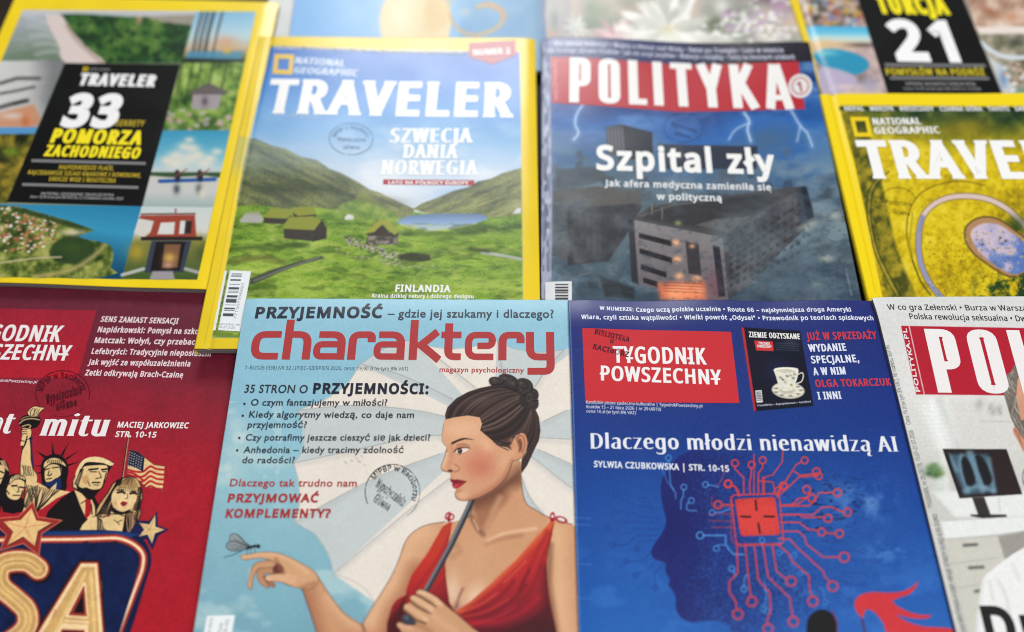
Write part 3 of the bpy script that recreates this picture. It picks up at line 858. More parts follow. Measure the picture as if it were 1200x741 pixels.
# ================================================================== red weekly at the lower left
def build_red_weekly():
    g = Mag("magazine", "red weekly with inked figures above a neon sign and a flag, lower left corner", (0.0045, 0, 0.0),
            (-57, 335), (-196, 741), (330, 338), 0.207, 0.285, 0.0026, (-40, 330, 296, 795), 0.56, C(160, 26, 40),
            rough=0.36, wave=0.10)
    A = g.art
    A.field(lambda X, Y: ramp((Y - 350) / 390 + 0.10 * (fbm(X, Y, 80, 4) - .5) - 0.05 * (X / 250), [(0, C(100, 32, 50)), (0.12, C(108, 30, 48)), (0.30, C(142, 28, 46)), (0.5, C(164, 26, 42)), (1, C(168, 24, 38))]))
    zb = Z(4.8, 0, 340); z2 = Z(4.615, 0, 460); z3 = Z(4.604, 0, 580); zl = Z(5.7, 0, 470); zp = Z(6.446, 75, 525)
    A.poly([(-60, 360), (113, 364), (90.6, 443), (-80, 442)], lambda X, Y: ramp((Y - 360) / 80, [(0, C(150, 28, 48)), (1, C(172, 26, 44))]), 0.9)
    CR, BK, BL, OR = C(222, 190, 134), C(20, 14, 18), C(20, 40, 92), C(186, 130, 84)
    rr = np.random.RandomState(11)
    HZ = [zl]
    plain = A.poly
    def inked(pts, col, soft=0.9, a=1.0, sm=0, out=0.0):
        plain(pts, col, soft, a, sm, out)
        if col is CR and sm:
            q = np.asarray(pts, float); A.line(np.vstack([q, q[:1]]), 0.8, BK, a=0.85, sm=3)
    A.poly = inked
    def hatch(pts, n, w, col, a=0.9, jit=2.0):
        """n ink strokes between two guide lines given as [(a0, b0), (a1, b1)]"""
        (a0, b0), (a1, b1) = pts
        for k in range(n):
            t = (k + 0.5) / n
            p = np.array(a0) * (1 - t) + np.array(a1) * t; q = np.array(b0) * (1 - t) + np.array(b1) * t
            p, q = HZ[0]([p, q])
            m = (p + q) / 2 + rr.randn(2) * jit * 0.35
            A.line([p, m, q], w * (0.6 + 0.6 * rr.rand()), col, a=a, sm=3)
    # statue: arm with torch, head with rays, robe
    A.poly(zl([(150, 290), (160, 240), (205, 235), (215, 330), (225, 450), (215, 480), (140, 490), (140, 400)]), BK, 0.8, sm=2)
    A.poly(zl([(148, 330), (172, 285), (182, 250), (200, 260), (206, 340), (208, 400), (222, 455), (250, 500), (235, 560), (150, 570), (136, 480), (138, 400)]), CR, 0.8, sm=2)
    A.poly(zl([(205, 235), (216, 240), (214, 340), (222, 450), (212, 420), (206, 330)]), BL, 0.8)
    hatch([((142, 430), (150, 500)), ((220, 440), (230, 500))], 7, 0.8, BK)
    A.poly(zl([(142, 210), (150, 182), (175, 172), (200, 176), (212, 205), (205, 240), (182, 258), (160, 250), (148, 232)]), CR, 0.8, sm=2)
    for y in (190, 204, 218): A.line(zl([(145, y + 4), (165, y - 2), (180, y + 4)]), 0.7, BK)
    A.poly(zl([(150, 225), (182, 235), (160, 300), (136, 296)]), CR, 0.8); A.line(zl([(134, 262), (162, 270)]), 0.9, BK); A.line(zl([(182, 236), (164, 296)]), 1.4, BK)
    A.poly(zl([(126, 148), (135, 120), (165, 96), (230, 92), (266, 108), (270, 140), (250, 172), (210, 186), (165, 180), (135, 168)]), BK, 0.8, sm=2)
    A.line(zl([(132, 150), (160, 128), (210, 118), (262, 126)]), 1.6, CR, a=0.8, sm=3); A.line(zl([(140, 126), (175, 106), (255, 104)]), 1.0, CR, a=0.7, sm=3); A.line(zl([(150, 170), (190, 158), (205, 170), (195, 178)]), 1.4, CR, a=0.9, sm=2)
    A.poly(zl([(182, 78), (196, 56), (216, 40), (240, 34), (262, 40), (300, 46), (282, 62), (262, 82), (250, 104), (200, 104)]), CR, 0.8, sm=2)
    hatch([((200, 100), (215, 50)), ((255, 98), (270, 56))], 5, 0.7, BK)
    for tip, b0, b1 in (((240, 332), (300, 388), (318, 372)), ((345, 268), (348, 362), (366, 360)), ((460, 276), (404, 362), (420, 368)), ((526, 332), (440, 382), (444, 396)), ((536, 404), (450, 424), (452, 438)), ((222, 434), (286, 428), (284, 440)), ((236, 482), (276, 474), (280, 486))):
        A.poly(zl([tip, b0, b1]), BK, 0.7)
    A.poly(zl([(276, 520), (272, 450), (284, 400), (320, 365), (370, 355), (420, 372), (452, 420), (456, 480), (444, 540), (436, 600), (300, 590)]), BK, 0.8, sm=2)
    A.poly(zl([(290, 430), (300, 405), (340, 380), (395, 385), (436, 420), (440, 440), (400, 420), (340, 418), (296, 450)]), CR, 0.8, sm=2)
    hatch([((310, 412), (318, 395)), ((420, 415), (412, 395))], 8, 0.8, BK, jit=0)
    A.poly(zl([(300, 455), (330, 424), (380, 424), (412, 450), (405, 500), (368, 522), (338, 540), (304, 540), (296, 490)]), CR, 0.8, sm=2)
    A.poly(zl([(302, 548), (345, 540), (404, 508), (412, 580), (360, 600), (330, 570), (300, 560)]), BL, 0.8)
    for p in ([(305, 460), (330, 452)], [(350, 448), (392, 442)], [(318, 495), (332, 500), (345, 486)], [(328, 470), (322, 490)], [(312, 522), (345, 518)], [(400, 440), (412, 500), (395, 510)]): A.line(zl(p), 1.2, BK, sm=2)
    A.poly(zl([(160, 660), (180, 560), (240, 540), (300, 570), (330, 590), (380, 545), (372, 590), (470, 608), (380, 650), (280, 720), (230, 741), (150, 741)]), CR, 0.8)
    hatch([((170, 560), (230, 741)), ((400, 600), (250, 735))], 16, 1.1, BK, jit=3); hatch([((160, 600), (150, 700)), ((260, 560), (180, 720))], 9, 0.8, BK)
    # left men
    A.poly(zl([(-40, 395), (20, 392), (55, 430), (62, 500), (50, 560), (20, 620), (0, 741), (-40, 741)]), BK, 0.8, sm=2)
    A.poly(zl([(-40, 420), (20, 430), (35, 470), (18, 520), (0, 560), (-40, 560)]), CR, 0.8, sm=2); hatch([((0, 400), (30, 440)), ((30, 400), (58, 470))], 6, 0.9, CR); A.line(zl([(0, 470), (24, 480)]), 1.6, BK); A.line(zl([(0, 520), (16, 515)]), 1.0, BK)
    A.poly(zl([(20, 741), (10, 620), (40, 560), (52, 510), (90, 486), (140, 492), (172, 520), (170, 560), (140, 640), (160, 660), (150, 741)]), BK, 0.8, sm=2)
    A.poly(zl([(60, 545), (80, 525), (120, 520), (160, 535), (166, 560), (160, 590), (150, 625), (120, 660), (80, 660), (50, 640), (40, 600)]), CR, 0.8, sm=2)
    A.poly(zl([(66, 520), (100, 492), (150, 498), (172, 528), (130, 520), (90, 530), (62, 560)]), CR, 0.8, sm=2); hatch([((75, 520), (95, 498)), ((160, 525), (150, 500))], 6, 0.8, BK)
    for p, w in (([(80, 568), (112, 566)], 2.0), ([(132, 575), (158, 580)], 1.8), ([(120, 575), (128, 605), (112, 608)], 1.0), ([(88, 630), (130, 632)], 1.2), ([(45, 600), (60, 620)], 1.4), ([(150, 600), (140, 640)], 1.2)): A.line(zl(p), w, BK, sm=2)
    HZ[0] = zp
    # man in a dark suit with a red tie
    A.poly(zp([(-200, 741), (-180, 620), (-120, 480), (-20, 380), (76, 318), (160, 350), (232, 370), (262, 430), (250, 560), (220, 741)]), BK, 0.8)
    A.poly(zp([(78, 318), (130, 340), (180, 400), (210, 390), (232, 440), (236, 510), (180, 540), (160, 520), (120, 430)]), CR, 0.8)
    A.poly(zp([(160, 390), (200, 390), (208, 430), (200, 500), (172, 535), (156, 520), (162, 440)]), C(166, 24, 36), 0.8); A.line(zp([(130, 420), (160, 400)]), 1.0, BK); A.line(zp([(205, 430), (212, 500)]), 1.6, BK)
    A.poly(zp([(60, 290), (70, 240), (88, 190), (130, 100), (190, 80), (300, 80), (372, 110), (350, 160), (330, 200), (310, 260), (290, 290), (230, 370), (190, 380), (140, 350), (80, 310)]), BK, 0.8, sm=2)
    A.poly(zp([(130, 180), (150, 140), (220, 130), (320, 130), (332, 170), (322, 220), (300, 265), (276, 310), (215, 318), (170, 302), (140, 306), (110, 292), (88, 260), (86, 215), (110, 200)]), CR, 0.8, sm=2)
    A.poly(zp([(120, 118), (165, 80), (230, 66), (300, 78), (376, 118), (350, 136), (300, 116), (230, 108), (170, 110), (140, 140), (100, 210), (84, 200)]), C(230, 204, 150), 0.8, sm=2)
    A.poly(zp([(70, 250), (86, 215), (130, 180), (120, 240), (88, 270), (100, 310), (70, 295)]), CR, 0.8); hatch([((76, 270), (120, 160)), ((110, 290), (150, 160))], 5, 0.8, BK)
    for p, w in (([(190, 165), (255, 158)], 2.0), ([(200, 180), (245, 182)], 1.1), ([(285, 165), (325, 160)], 2.0), ([(290, 180), (318, 180)], 1.1), ([(262, 180), (282, 222), (240, 232)], 1.0), ([(215, 262), (270, 262)], 1.6), ([(225, 280), (262, 282)], 0.9), ([(180, 250), (195, 290)], 0.9), ([(320, 190), (300, 260)], 1.2)): A.line(zp(p), w, BK, sm=2)
    A.poly(zp([(130, 220), (165, 205), (195, 235), (170, 280), (140, 260)]), OR, 2.5, a=0.6); A.poly(zp([(152, 322), (205, 332), (262, 318), (240, 350), (200, 378), (165, 355)]), BK, 0.9); A.line(zp([(168, 306), (215, 320), (276, 312), (300, 282)]), 1.0, BK, sm=3)
    # fair-haired woman
    hair = zp([(240, 500), (270, 420), (330, 340), (370, 270), (430, 232), (500, 218), (555, 235), (585, 300), (592, 380), (575, 440), (580, 490), (560, 560), (560, 640), (440, 640), (470, 520), (350, 500), (300, 525)])
    A.poly(hair, C(198, 158, 104), 0.8, sm=2)
    A.poly(zp([(110, 640), (140, 580), (190, 530), (250, 515), (345, 520), (360, 465), (470, 470), (452, 560), (450, 640)]), CR, 0.8)
    A.poly(zp([(250, 520), (285, 540), (300, 600), (330, 628), (250, 628)]), C(60, 50, 48), 0.8); hatch([((262, 540), (262, 620)), ((310, 600), (320, 625))], 8, 0.8, CR, 0.6)
    A.poly(zp([(470, 470), (520, 480), (570, 560), (555, 645), (440, 640), (452, 560)]), BK, 0.9); hatch([((470, 500), (480, 640)), ((560, 480), (545, 640))], 7, 1.3, C(206, 160, 110), 0.85, 3)
    A.setclip(cat(hair, 2))
    hatch([((250, 500), (400, 250)), ((350, 500), (440, 235))], 13, 1.2, BK, 0.85, 3); hatch([((560, 300), (520, 470)), ((595, 300), (570, 470))], 6, 1.2, BK, 0.8, 3); hatch([((400, 290), (470, 225)), ((560, 300), (530, 228))], 12, 0.8, C(70, 48, 34), 0.8, 1)
    A.setclip()
    q = cat(hair, 2); A.line(np.vstack([q, q[:1]]), 1.2, BK, a=0.9)
    for k in range(9):
        y = 330 + 20 * k; A.line(zp([(360 - 12 * k, y), (345 - 12 * k, y + 24), (362 - 12 * k, y + 44)]), 1.3, BK, a=0.8, sm=3); A.line(zp([(560 - 4 * k, y + 40), (582 - 4 * k, y + 70), (560 - 4 * k, y + 96)]), 1.3, BK, a=0.8, sm=3)
    A.poly(zp([(366, 340), (400, 300), (470, 305), (540, 320), (552, 360), (540, 410), (500, 460), (450, 480), (400, 465), (365, 430), (358, 380)]), C(226, 194, 142), 0.8, sm=2)
    A.poly(zp([(380, 330), (400, 290), (470, 285), (545, 310), (555, 340), (500, 312), (440, 305)]), C(202, 164, 108), 0.8, sm=2); hatch([((395, 320), (410, 290)), ((545, 335), (530, 295))], 10, 0.7, BK, 0.7, 0.5)
    A.poly(zp([(358, 440), (400, 470), (450, 484), (500, 462), (470, 500), (400, 500), (360, 480)]), BK, 1.0, sm=2)
    for p, w in (([(405, 338), (440, 332), (458, 342)], 2.4), ([(500, 345), (530, 340), (545, 348)], 2.4), ([(400, 320), (450, 318)], 1.2), ([(505, 328), (545, 330)], 1.2), ([(478, 350), (480, 380), (462, 384)], 0.7), ([(440, 545), (405, 560)], 0.8), ([(380, 545), (420, 580)], 0.8)): A.line(zp(p), w, BK, sm=2)
    A.poly(zp([(425, 418), (445, 404), (462, 408), (480, 414), (462, 438), (440, 440)]), C(140, 30, 44), 0.9, sm=2)
    A.glow(*zp([(385, 420)])[0], 3, 4, OR, 0.5)
    A.poly = plain
    # flag
    A.line(zp([(485, 0 - 80), (440, 230)]), 1.8, BK); A.line(zp([(488, -80), (446, 220)]), 0.8, CR); A.ell(*zp([(489, -92)])[0], 2.2, 2.0, CR)
    fl = zp([(494, 14), (560, 30), (608, 72), (680, 128), (762, 140), (756, 200), (754, 260), (744, 326), (690, 300), (620, 300), (590, 268), (540, 225), (474, 200)])
    A.poly(fl, CR, 0.8)
    A.setclip(fl)
    for k in range(6):
        o = k * 37
        A.line(zp([(460, 158 + o), (540, 180 + o), (600, 228 + o - 50), (650, 140 + o), (700, 160 + o), (770, 166 + o)]), 2.4, C(176, 30, 40), sm=3)
    for k in range(3):
        A.line(zp([(460, 180 + k * 40), (530, 196 + k * 42), (596, 244 + k * 40)]), 2.4, C(176, 30, 40), sm=3)
    A.poly(zp([(494, 14), (560, 30), (608, 72), (598, 180), (540, 150), (478, 132)]), C(22, 26, 50), 0.8)
    for r_ in range(6):
        for c_ in range(6):
            x = 498 + c_ * 18 - r_ * 3; y = 34 + r_ * 19 + c_ * (6 + 2 * (c_ > 2))
            A.ell(*zp([(x, y)])[0], 0.8, 0.6, C(200, 200, 196), 0, 0.8, 0.9)
    A.setclip()
    A.line(np.vstack([fl, fl[:1]]), 0.6, BK, a=0.5)
    # the two stars
    def star(pts_o, pts_i, c_o, c_i):
        A.poly(pts_o, c_o, 0.8); A.poly(pts_i, c_i, 0.8)
        c = np.mean(pts_i, 0)
        for p in pts_i[::2]: A.line([c, p], 0.7, C(180, 130, 80), a=0.8)
    star(z3([(848, 88), (852, 165), (912, 188), (856, 220), (822, 300), (790, 240), (735, 250), (700, 200), (740, 140), (806, 140)]), z3([(838, 108), (838, 172), (888, 188), (836, 208), (820, 262), (796, 214), (748, 226), (778, 188), (752, 152), (806, 160)]), C(24, 26, 70), CR)
    # neon sign
    NV = C(14, 26, 70)
    sign = rnd(z3([(-200, 190), (600, 190), (760, 210), (830, 330), (700, 760), (560, 1100), (-300, 1100)]), 22)
    A.poly(sign, C(16, 24, 62), 0.9)
    A.poly(z3([(180, 200), (640, 196), (760, 215), (700, 230), (180, 216)]), C(22, 54, 112), 1.5)
    def tube(P, w, sm=0):
        A.line(P, w, C(126, 40, 38), sm=sm); A.line(P, w * 0.62, C(190, 76, 56), soft=1.5, sm=sm); A.line(P, w * 0.30, C(248, 218, 180), soft=1.4, sm=sm)
    inner = z3([(-200, 262), (600, 262), (690, 280), (740, 350), (735, 450), (640, 760), (560, 1100), (-300, 1100)])
    tb_ = rnd(z3([(-150, 246), (420, 240), (640, 232), (720, 262), (778, 318), (770, 400), (640, 741), (560, 1000)]), 8)
    tube(tb_, 9.5)
    A.poly(rnd(inner, 10, True), lambda X, Y: ramp(fbm(X, Y, 12, 3), [(0, C(8, 18, 54)), (1, C(18, 36, 84))]), 1.2)
    for x in (462, 618): A.line(z3([(x - 12, 258), (x + 12, 254)]), 1.6, BK)
    RU = C(150, 52, 40)
    # letters of the sign
    Sp = z3([(205, 400), (150, 362), (70, 358), (10, 380), (-10, 440), (10, 500), (80, 560), (140, 620), (150, 690), (120, 745), (60, 790)])
    A.line(Sp + (1.5, 2.5), 30, BK, sm=4, a=0.8); A.line(Sp, 28, RU, sm=4); A.line(Sp, 23, C(240, 200, 150), sm=4, soft=1.5); A.line(Sp, 18.5, C(196, 152, 92), sm=4); A.line(Sp, 9, C(226, 186, 120), sm=4, soft=3)
    A.line(Sp + (0.2, 0), 1.0, C(120, 70, 44), sm=4, a=0.6)
    def limb(q, col, o=0): A.poly(z3(q), col, 0.9, out=o)
    Aq = [(440, 375), (520, 375), (548, 741), (550, 900), (460, 900), (462, 725), (330, 720), (250, 900), (160, 900), (215, 741)]
    limb(Aq, BK, 5); limb(Aq, RU, 3.2); limb(Aq, C(246, 212, 164), 1.0)
    limb([(446, 392), (508, 392), (535, 760), (540, 900), (475, 900), (478, 700), (330, 690), (235, 900), (180, 900), (232, 745)], C(206, 164, 102), 0.5)
    A.line(z3([(462, 420), (350, 640), (240, 860)]), 3.2, C(232, 194, 128), soft=2.5); A.line(z3([(490, 420), (505, 640), (515, 860)]), 3.2, C(232, 194, 128), soft=2.5)
    A.line(z3([(352, 680), (476, 688)]), 2.4, C(246, 212, 164), soft=1.2)
    limb([(455, 480), (470, 660), (362, 652)], C(250, 216, 170), 1.6); limb([(453, 492), (466, 654), (372, 648)], RU, 0.6); limb([(448, 530), (454, 640), (395, 636)], BK, 0)
    for p in ([(300, 620), (285, 660)], [(545, 470), (548, 520)], [(470, 655), (460, 640)], [(235, 400), (240, 390)]): A.line(z3(p), 1.5, C(160, 86, 50), soft=2, a=0.7)
    st_o = z3([(178, 36), (205, 120), (335, 138), (225, 210), (210, 326), (125, 262), (0, 300), (35, 215), (-60, 130), (100, 118)])
    A.poly(st_o, C(150, 42, 40), 0.9); A.line(np.vstack([st_o, st_o[:1]]), 1.2, C(216, 120, 90), a=0.8)
    st_i = z3([(170, 72), (196, 138), (278, 152), (205, 196), (188, 276), (125, 226), (40, 272), (72, 200), (20, 145), (112, 136)])
    A.poly(st_i + (0.8, 0.8), BK, 0.9); A.poly(st_i, C(232, 190, 130), 0.9); c = z3([(136, 176)])[0]
    for p in st_i[::2]: A.line([c, p], 0.8, C(206, 120, 80), a=0.8)
    A.mottle(0.07, 2.4, 5, 2); A.mottle(0.06, 20, 9, 3)
    # ---------------- lettering
    WT, CW = C(232, 226, 226), C(226, 206, 210)
    g.T("masthead", "TYGODNIK", (-41, 398.5), (70, 400.5), 18.6, WT, 0.06, by=0.035, slant=1)
    g.T("masthead", "POWSZECHNY", (-58, 420), (80, 422.5), 17.6, WT, 0.06, by=0.035, slant=1)
    def bar(p, q, w):
        P = zb([p, q]); d = P[1] - P[0]; n = np.array([-d[1], d[0]]) / np.linalg.norm(d) * w / 2
        g.shape("masthead", [P[0] - n, P[1] - n, P[1] + n, P[0] + n], WT, 1)
    bar((262, 240), (300, 243), 2.2); bar((40, 350), (75, 352), 2.2); bar((180, 352), (215, 354), 2.2); bar((325, 362), (385, 364), 2.4)
    for s, a, b, c_ in (("SENS ZAMIAST SENSACJI", (565, 178), (1000, 190), 6.4), ("Napiórkowski: Pomysł na szkołę", (548, 237), (1150, 249), 6.6), ("Matczak: Wołyń, czy przebaczenie", (530, 297), (1200, 310), 6.6),
                        ("Lefebryści: Tradycyjnie nieposłuszni", (513, 359), (1185, 373), 6.6), ("Jak wyjść ze współuzależnienia", (494, 420), (1068, 430), 6.6), ("Zetki odkrywają Brach-Czainę", (477, 480), (1027, 493), 6.6)):
        g.T("cover_lines", s, zb([a])[0], zb([b])[0], c_, CW, 0.055, slant=1)
    g.T("price_line", "TygodnikPowszechny.pl", (-12, 447), (43, 449.5), 3.2, CW, 0.03, slant=1)
    g.T("headline", "mitu", (46, 511), (124, 511.8), 26, WT, 0.10, by=-0.01, slant=3, serif=0.02)
    g.T("headline", "moment", (-96, 507), (12, 508.5), 25, WT, 0.10, by=-0.01, slant=3, serif=0.02)
    g.T("headline", "MACIEJ JARKOWIEC", z2([(634, 189)])[0], z2([(1018, 194)])[0], 6.6, WT, 0.055, slant=1)
    g.T("headline", "STR. 10-15", z2([(622, 240)])[0], z2([(843, 244)])[0], 6.6, WT, 0.055, slant=1)
    SR = C(84, 14, 28)
    g.pxring("library_stamp", 73.5, 461.5, 31.5, 27, 1.1, SR, 150, 375, lvl=1, n=60); g.pxring("library_stamp", 73.5, 461.5, 31.5, 27, 0.9, C(120, 18, 32), 40, 110, lvl=1, n=30)
    g.arc("library_stamp", "MiPBP w Raciborzu", 73, 463, 23.5, 20, 12, 165, 6.6, SR, 0.08, lvl=1)
    g.T("library_stamp", "Wypożyczalnia", (54, 473.5), (96, 461), 10.5, SR, 0.08, slant=4, lvl=1)
    g.T("library_stamp", "Główna", (66, 482), (90, 475), 9, SR, 0.08, slant=4, lvl=1)
    g.finish()
build_red_weekly()
# ================================================================== middle row: mountain issue, storm weekly, yellow field issue
def build_mountains():
    g = Mag("magazine", "yellow bordered travel magazine with a green mountain valley under a blue sky", (0.0155, 0, -0.015),
            (304, 43), (229, 404), (626, 45), 0.2065, 0.2700, 0.0062, (222, 36, 642, 418), 1.1, C(226, 196, 40), rough=0.25, wave=0.28, spine=YEL,
            relief=lambda u, v: -0.0009 * np.exp(-((u - 0.042) / 0.008) ** 2) + 0.0003 * np.sin(u * 8 + 0.6) - 0.0014 * np.clip((u - .95) / .05, 0, 1) ** 2)
    A = g.art
    z6 = Z(2.927, 230, 190); z2 = Z(3.529, 300, 0)
    A.mottle(0.04, 50, 3)
    inner = [(317, 54.5), (460, 60), (609, 61), (611, 190), (612.6, 349), (613.5, 400), (248, 396), (264, 316), (286, 190)]
    A.poly(inner, C(90, 140, 200), 0.9)
    A.setclip(inner)
    A.field(lambda X, Y: ramp((Y - 60) / 175 + 0.10 * (1 - (X - 310) / 300) + 0.10 * (fbm(X, Y * 2, 60, 4) - .5), [(0, C(44, 98, 178)), (.35, C(70, 132, 200)), (.6, C(120, 168, 212)), (.85, C(186, 202, 220)), (1.05, C(206, 214, 222))]))
    A.field(C(220, 224, 228), lambda X, Y: np.clip((fbm(X * 0.7 + Y * 0.5, Y * 1.4 - X * .3, 44, 12) - 0.5) * 3, 0, 0.7) * np.clip((Y - 120) / 90, 0, 1))
    A.glow(545, 228, 40, 10, C(120, 160, 210), 0.6)
    # valley floor
    floor = [(225, 228), (300, 234), (380, 242), (420, 246), (470, 246), (500, 250), (560, 250), (616, 236), (620, 420), (230, 420)]
    A.poly(floor, lambda X, Y: ramp(fbm(X * 0.45, Y * 1.3, 24, 14) * 0.5 + 0.3 * fbm(X * 0.6 - Y * .2, Y * 2.0, 7, 4, 3) + 0.2 * vnoise(X * .8, Y * 1.6, 2), [(.25, C(66, 94, 30)), (.40, C(102, 136, 44)), (.55, C(134, 164, 58)), (.70, C(160, 182, 78)), (.85, C(180, 192, 100))]), 3)
    lake = z6([(684, 204), (700, 192), (735, 182), (800, 178), (870, 176), (990, 176), (1000, 196), (968, 208), (920, 220), (870, 229), (800, 233), (760, 228), (730, 218), (700, 212)])
    A.poly(lake, lambda X, Y: ramp((Y - 250) / 20, [(0, C(92, 116, 152)), (.5, C(128, 156, 194)), (1, C(182, 196, 208))]), 1.5)
    A.line(z6([(700, 213), (740, 226), (800, 235), (880, 230), (960, 212)]), 1.6, C(206, 204, 196), soft=1.6, a=0.7)
    # the far ends of the two slopes
    def slope(s1, s2):
        def f(X, Y):
            k = 0.42 if s1 == 5 else -0.36
            t = Y - k * X
            v = 0.42 * fbm(X * 0.6, t * 1.3, 26, s1) + 0.40 * fbm(X * 0.30, t * 1.5, 7, s2, 4) + 0.18 * vnoise(X * 0.7, t * 1.2, s2)
            v = v + 0.05 * np.clip((Y - 215) / 30, -1, 1)
            return ramp(v, [(.24, C(44, 54, 40)), (.38, C(74, 84, 58)), (.50, C(100, 108, 70)), (.62, C(130, 134, 84)), (.76, C(160, 162, 108))])
        return f
    A.poly([(484, 245), (495, 238), (512, 232), (531, 224), (548, 220), (560, 213), (575, 210), (590, 203), (616, 196), (620, 250), (575, 256), (562, 251), (540, 250.5), (500, 250)], slope(9, 13), 1.6)
    left = [(262, 156), (300, 163), (318, 171), (335, 175), (352, 184), (371, 188), (386, 198), (400, 203), (421, 214), (433, 222), (446, 226), (466, 236), (486, 245), (482, 252), (466, 256), (440, 254), (400, 247), (370, 243), (340, 246), (300, 240), (240, 246)]
    A.poly(left, slope(5, 8), 1.8)
    A.setclip(left, 2)
    A.field(C(150, 166, 176), lambda X, Y: np.clip((212 - Y) / 60, 0, 0.4))
    A.setclip(inner)
    A.field(C(30, 40, 30), lambda X, Y: np.exp(-((X - 440) / 34) ** 2 - ((Y - 238) / 7) ** 2) * 0.5 + np.exp(-((X - 330) / 50) ** 2 - ((Y - 222) / 8) ** 2) * 0.4)
    A.poly(z6([(540, 130), (570, 90), (592, 112), (640, 150), (560, 150)]), C(132, 140, 62), 5, a=0.6)
    A.poly([(392, 248), (402, 238), (420, 234), (440, 240), (462, 248), (470, 258), (440, 262), (410, 260)], lambda X, Y: ramp(fbm(X, Y, 8, 41), [(.3, C(92, 124, 50)), (.7, C(142, 164, 72))]), 4, a=0.9)
    A.line(z6([(690, 246), (900, 246), (1000, 236), (1110, 222)]), 3, C(44, 66, 32), soft=5, a=0.7, sm=3); A.line(z6([(760, 256), (1000, 262), (1118, 246)]), 6, C(136, 160, 64), soft=6, a=0.6, sm=3)
    A.line(z6([(700, 330), (900, 300), (1118, 330)]), 8, C(70, 96, 40), soft=8, a=0.5, sm=3)
    A.field(C(52, 74, 26), lambda X, Y: np.clip((fbm(X * 0.5, Y * 1.8, 13, 51, 3) - 0.54) * 4, 0, 0.42) * (Y > 262))
    A.field(C(176, 186, 92), lambda X, Y: np.clip((fbm(X * 0.6, Y * 2.0, 10, 61, 3) - 0.56) * 4, 0, 0.35) * (Y > 262))
    # stone-walled turf houses
    def house(roof, wall, gable=None, c1=C(134, 140, 54)):
        if gable is not None: A.poly(z6(gable), C(52, 46, 42), 1.2)
        A.poly(z6(wall), C(58, 52, 46), 1.2); A.poly(z6(roof), c1, 1.5)
    A.poly(z6([(150, 200), (170, 176), (215, 172), (230, 195), (225, 210), (150, 208)]), C(166, 166, 160), 1.5); A.poly(z6([(160, 182), (185, 170), (215, 172), (225, 186)]), C(150, 150, 120), 2, a=0.6)
    house([(330, 156), (405, 152), (412, 180), (350, 186), (325, 170)], [(330, 170), (412, 178), (408, 196), (335, 194)])
    house([(235, 185), (255, 160), (320, 162), (330, 180), (310, 195), (235, 192)], [(232, 190), (312, 194), (326, 180), (326, 205), (295, 214), (232, 210)])
    house([(298, 222), (318, 190), (400, 186), (430, 200), (405, 234), (300, 230)], [(300, 228), (400, 232), (398, 272), (302, 262)], [(398, 232), (430, 196), (448, 230), (446, 262), (398, 274)])
    house([(575, 246), (625, 200), (660, 196), (692, 240), (680, 250), (640, 212), (610, 240)], [(590, 246), (692, 240), (692, 280), (580, 284)], [(578, 248), (632, 208), (672, 250)], C(150, 150, 60))
    A.poly(z6([(590, 252), (690, 256), (692, 282), (585, 284)]), lambda X, Y: ramp(fbm(X, Y, 4, 4), [(.3, C(60, 56, 50)), (.7, C(140, 132, 118))]), 1.2); A.poly(z6([(628, 222), (650, 250), (606, 250)]), C(60, 44, 36), 1.5)
    A.poly(z6([(508, 190), (520, 178), (538, 182), (540, 196), (512, 198)]), C(206, 206, 204), 1.2)
    rr = np.random.RandomState(6)
    for k in range(120):
        t = rr.rand(); p = z6([(510 + t * 180 + rr.randn() * 12, 262 + t * 62 + rr.randn() * 8)])[0]
        A.ell(p[0], p[1], 1.6, 1.1, [C(150, 144, 132), C(84, 80, 74), C(178, 172, 160)][k % 3], 0, 1, 0.8)
    for k in range(40):
        t = rr.rand(); p = z6([(470 + t * 330 + rr.randn() * 8, 310 + t * 55 + rr.randn() * 5)])[0]
        A.ell(p[0], p[1], 1.5, 1.0, [C(150, 144, 132), C(176, 170, 158)][k % 2], 0, 1, 0.7)
    A.poly(z6([(690, 318), (740, 310), (800, 318), (805, 336), (760, 342), (700, 335)]), C(40, 40, 34), 3, a=0.8)
    A.poly(z6([(185, 400), (260, 370), (340, 345), (430, 322), (440, 330), (350, 355), (280, 382), (220, 410), (185, 422)]), C(64, 66, 62), 3, a=0.9); A.line(z6([(200, 408), (300, 368), (420, 328)]), 1.6, C(130, 134, 132), soft=2, a=0.7)
    A.line(z6([(110, 300), (250, 290), (380, 285)]), 5, C(46, 70, 24), soft=6, a=0.7, sm=3); A.line(z6([(120, 340), (230, 330), (300, 345)]), 5, C(90, 84, 44), soft=6, a=0.6, sm=3)
    A.line(z6([(980, 312), (1040, 320), (1115, 334)]), 3.4, C(176, 178, 182), soft=2.4, a=0.9, sm=3); A.line(z6([(940, 298), (1000, 306)]), 4, C(50, 56, 40), soft=4, a=0.7)
    A.poly(z6([(1085, 178), (1100, 160), (1115, 158), (1112, 176)]), C(206, 206, 210), 2)
    A.setclip()
    # crease of the hinge
    A.line([(312, 44), (281, 190), (258, 318), (240, 402)], 1.0, C(176, 150, 20), soft=1.2, a=0.5)
    A.line([(317.5, 55), (548, 64)], 2.0, C(28, 44, 66), a=0.6, soft=1.6)
    # ---------------- lettering
    W = C(234, 234, 232)
    g.T("masthead", "TRAVELER", (309.5, 131.8), (601.5, 136.8), 39, W, 0.085, by=0.04, serif=0.02)
    zc = Z(7.49, 310, 40)
    g.frame("emblem", zc([(90, 180), (262, 185), (245, 360), (72, 352)]), 5.0, C(222, 184, 50))
    g.T("emblem", "NATIONAL", zc([(264, 262)])[0], zc([(700, 286)])[0], 7.6, C(210, 222, 234), 0.06, by=0.02, serif=0.02)
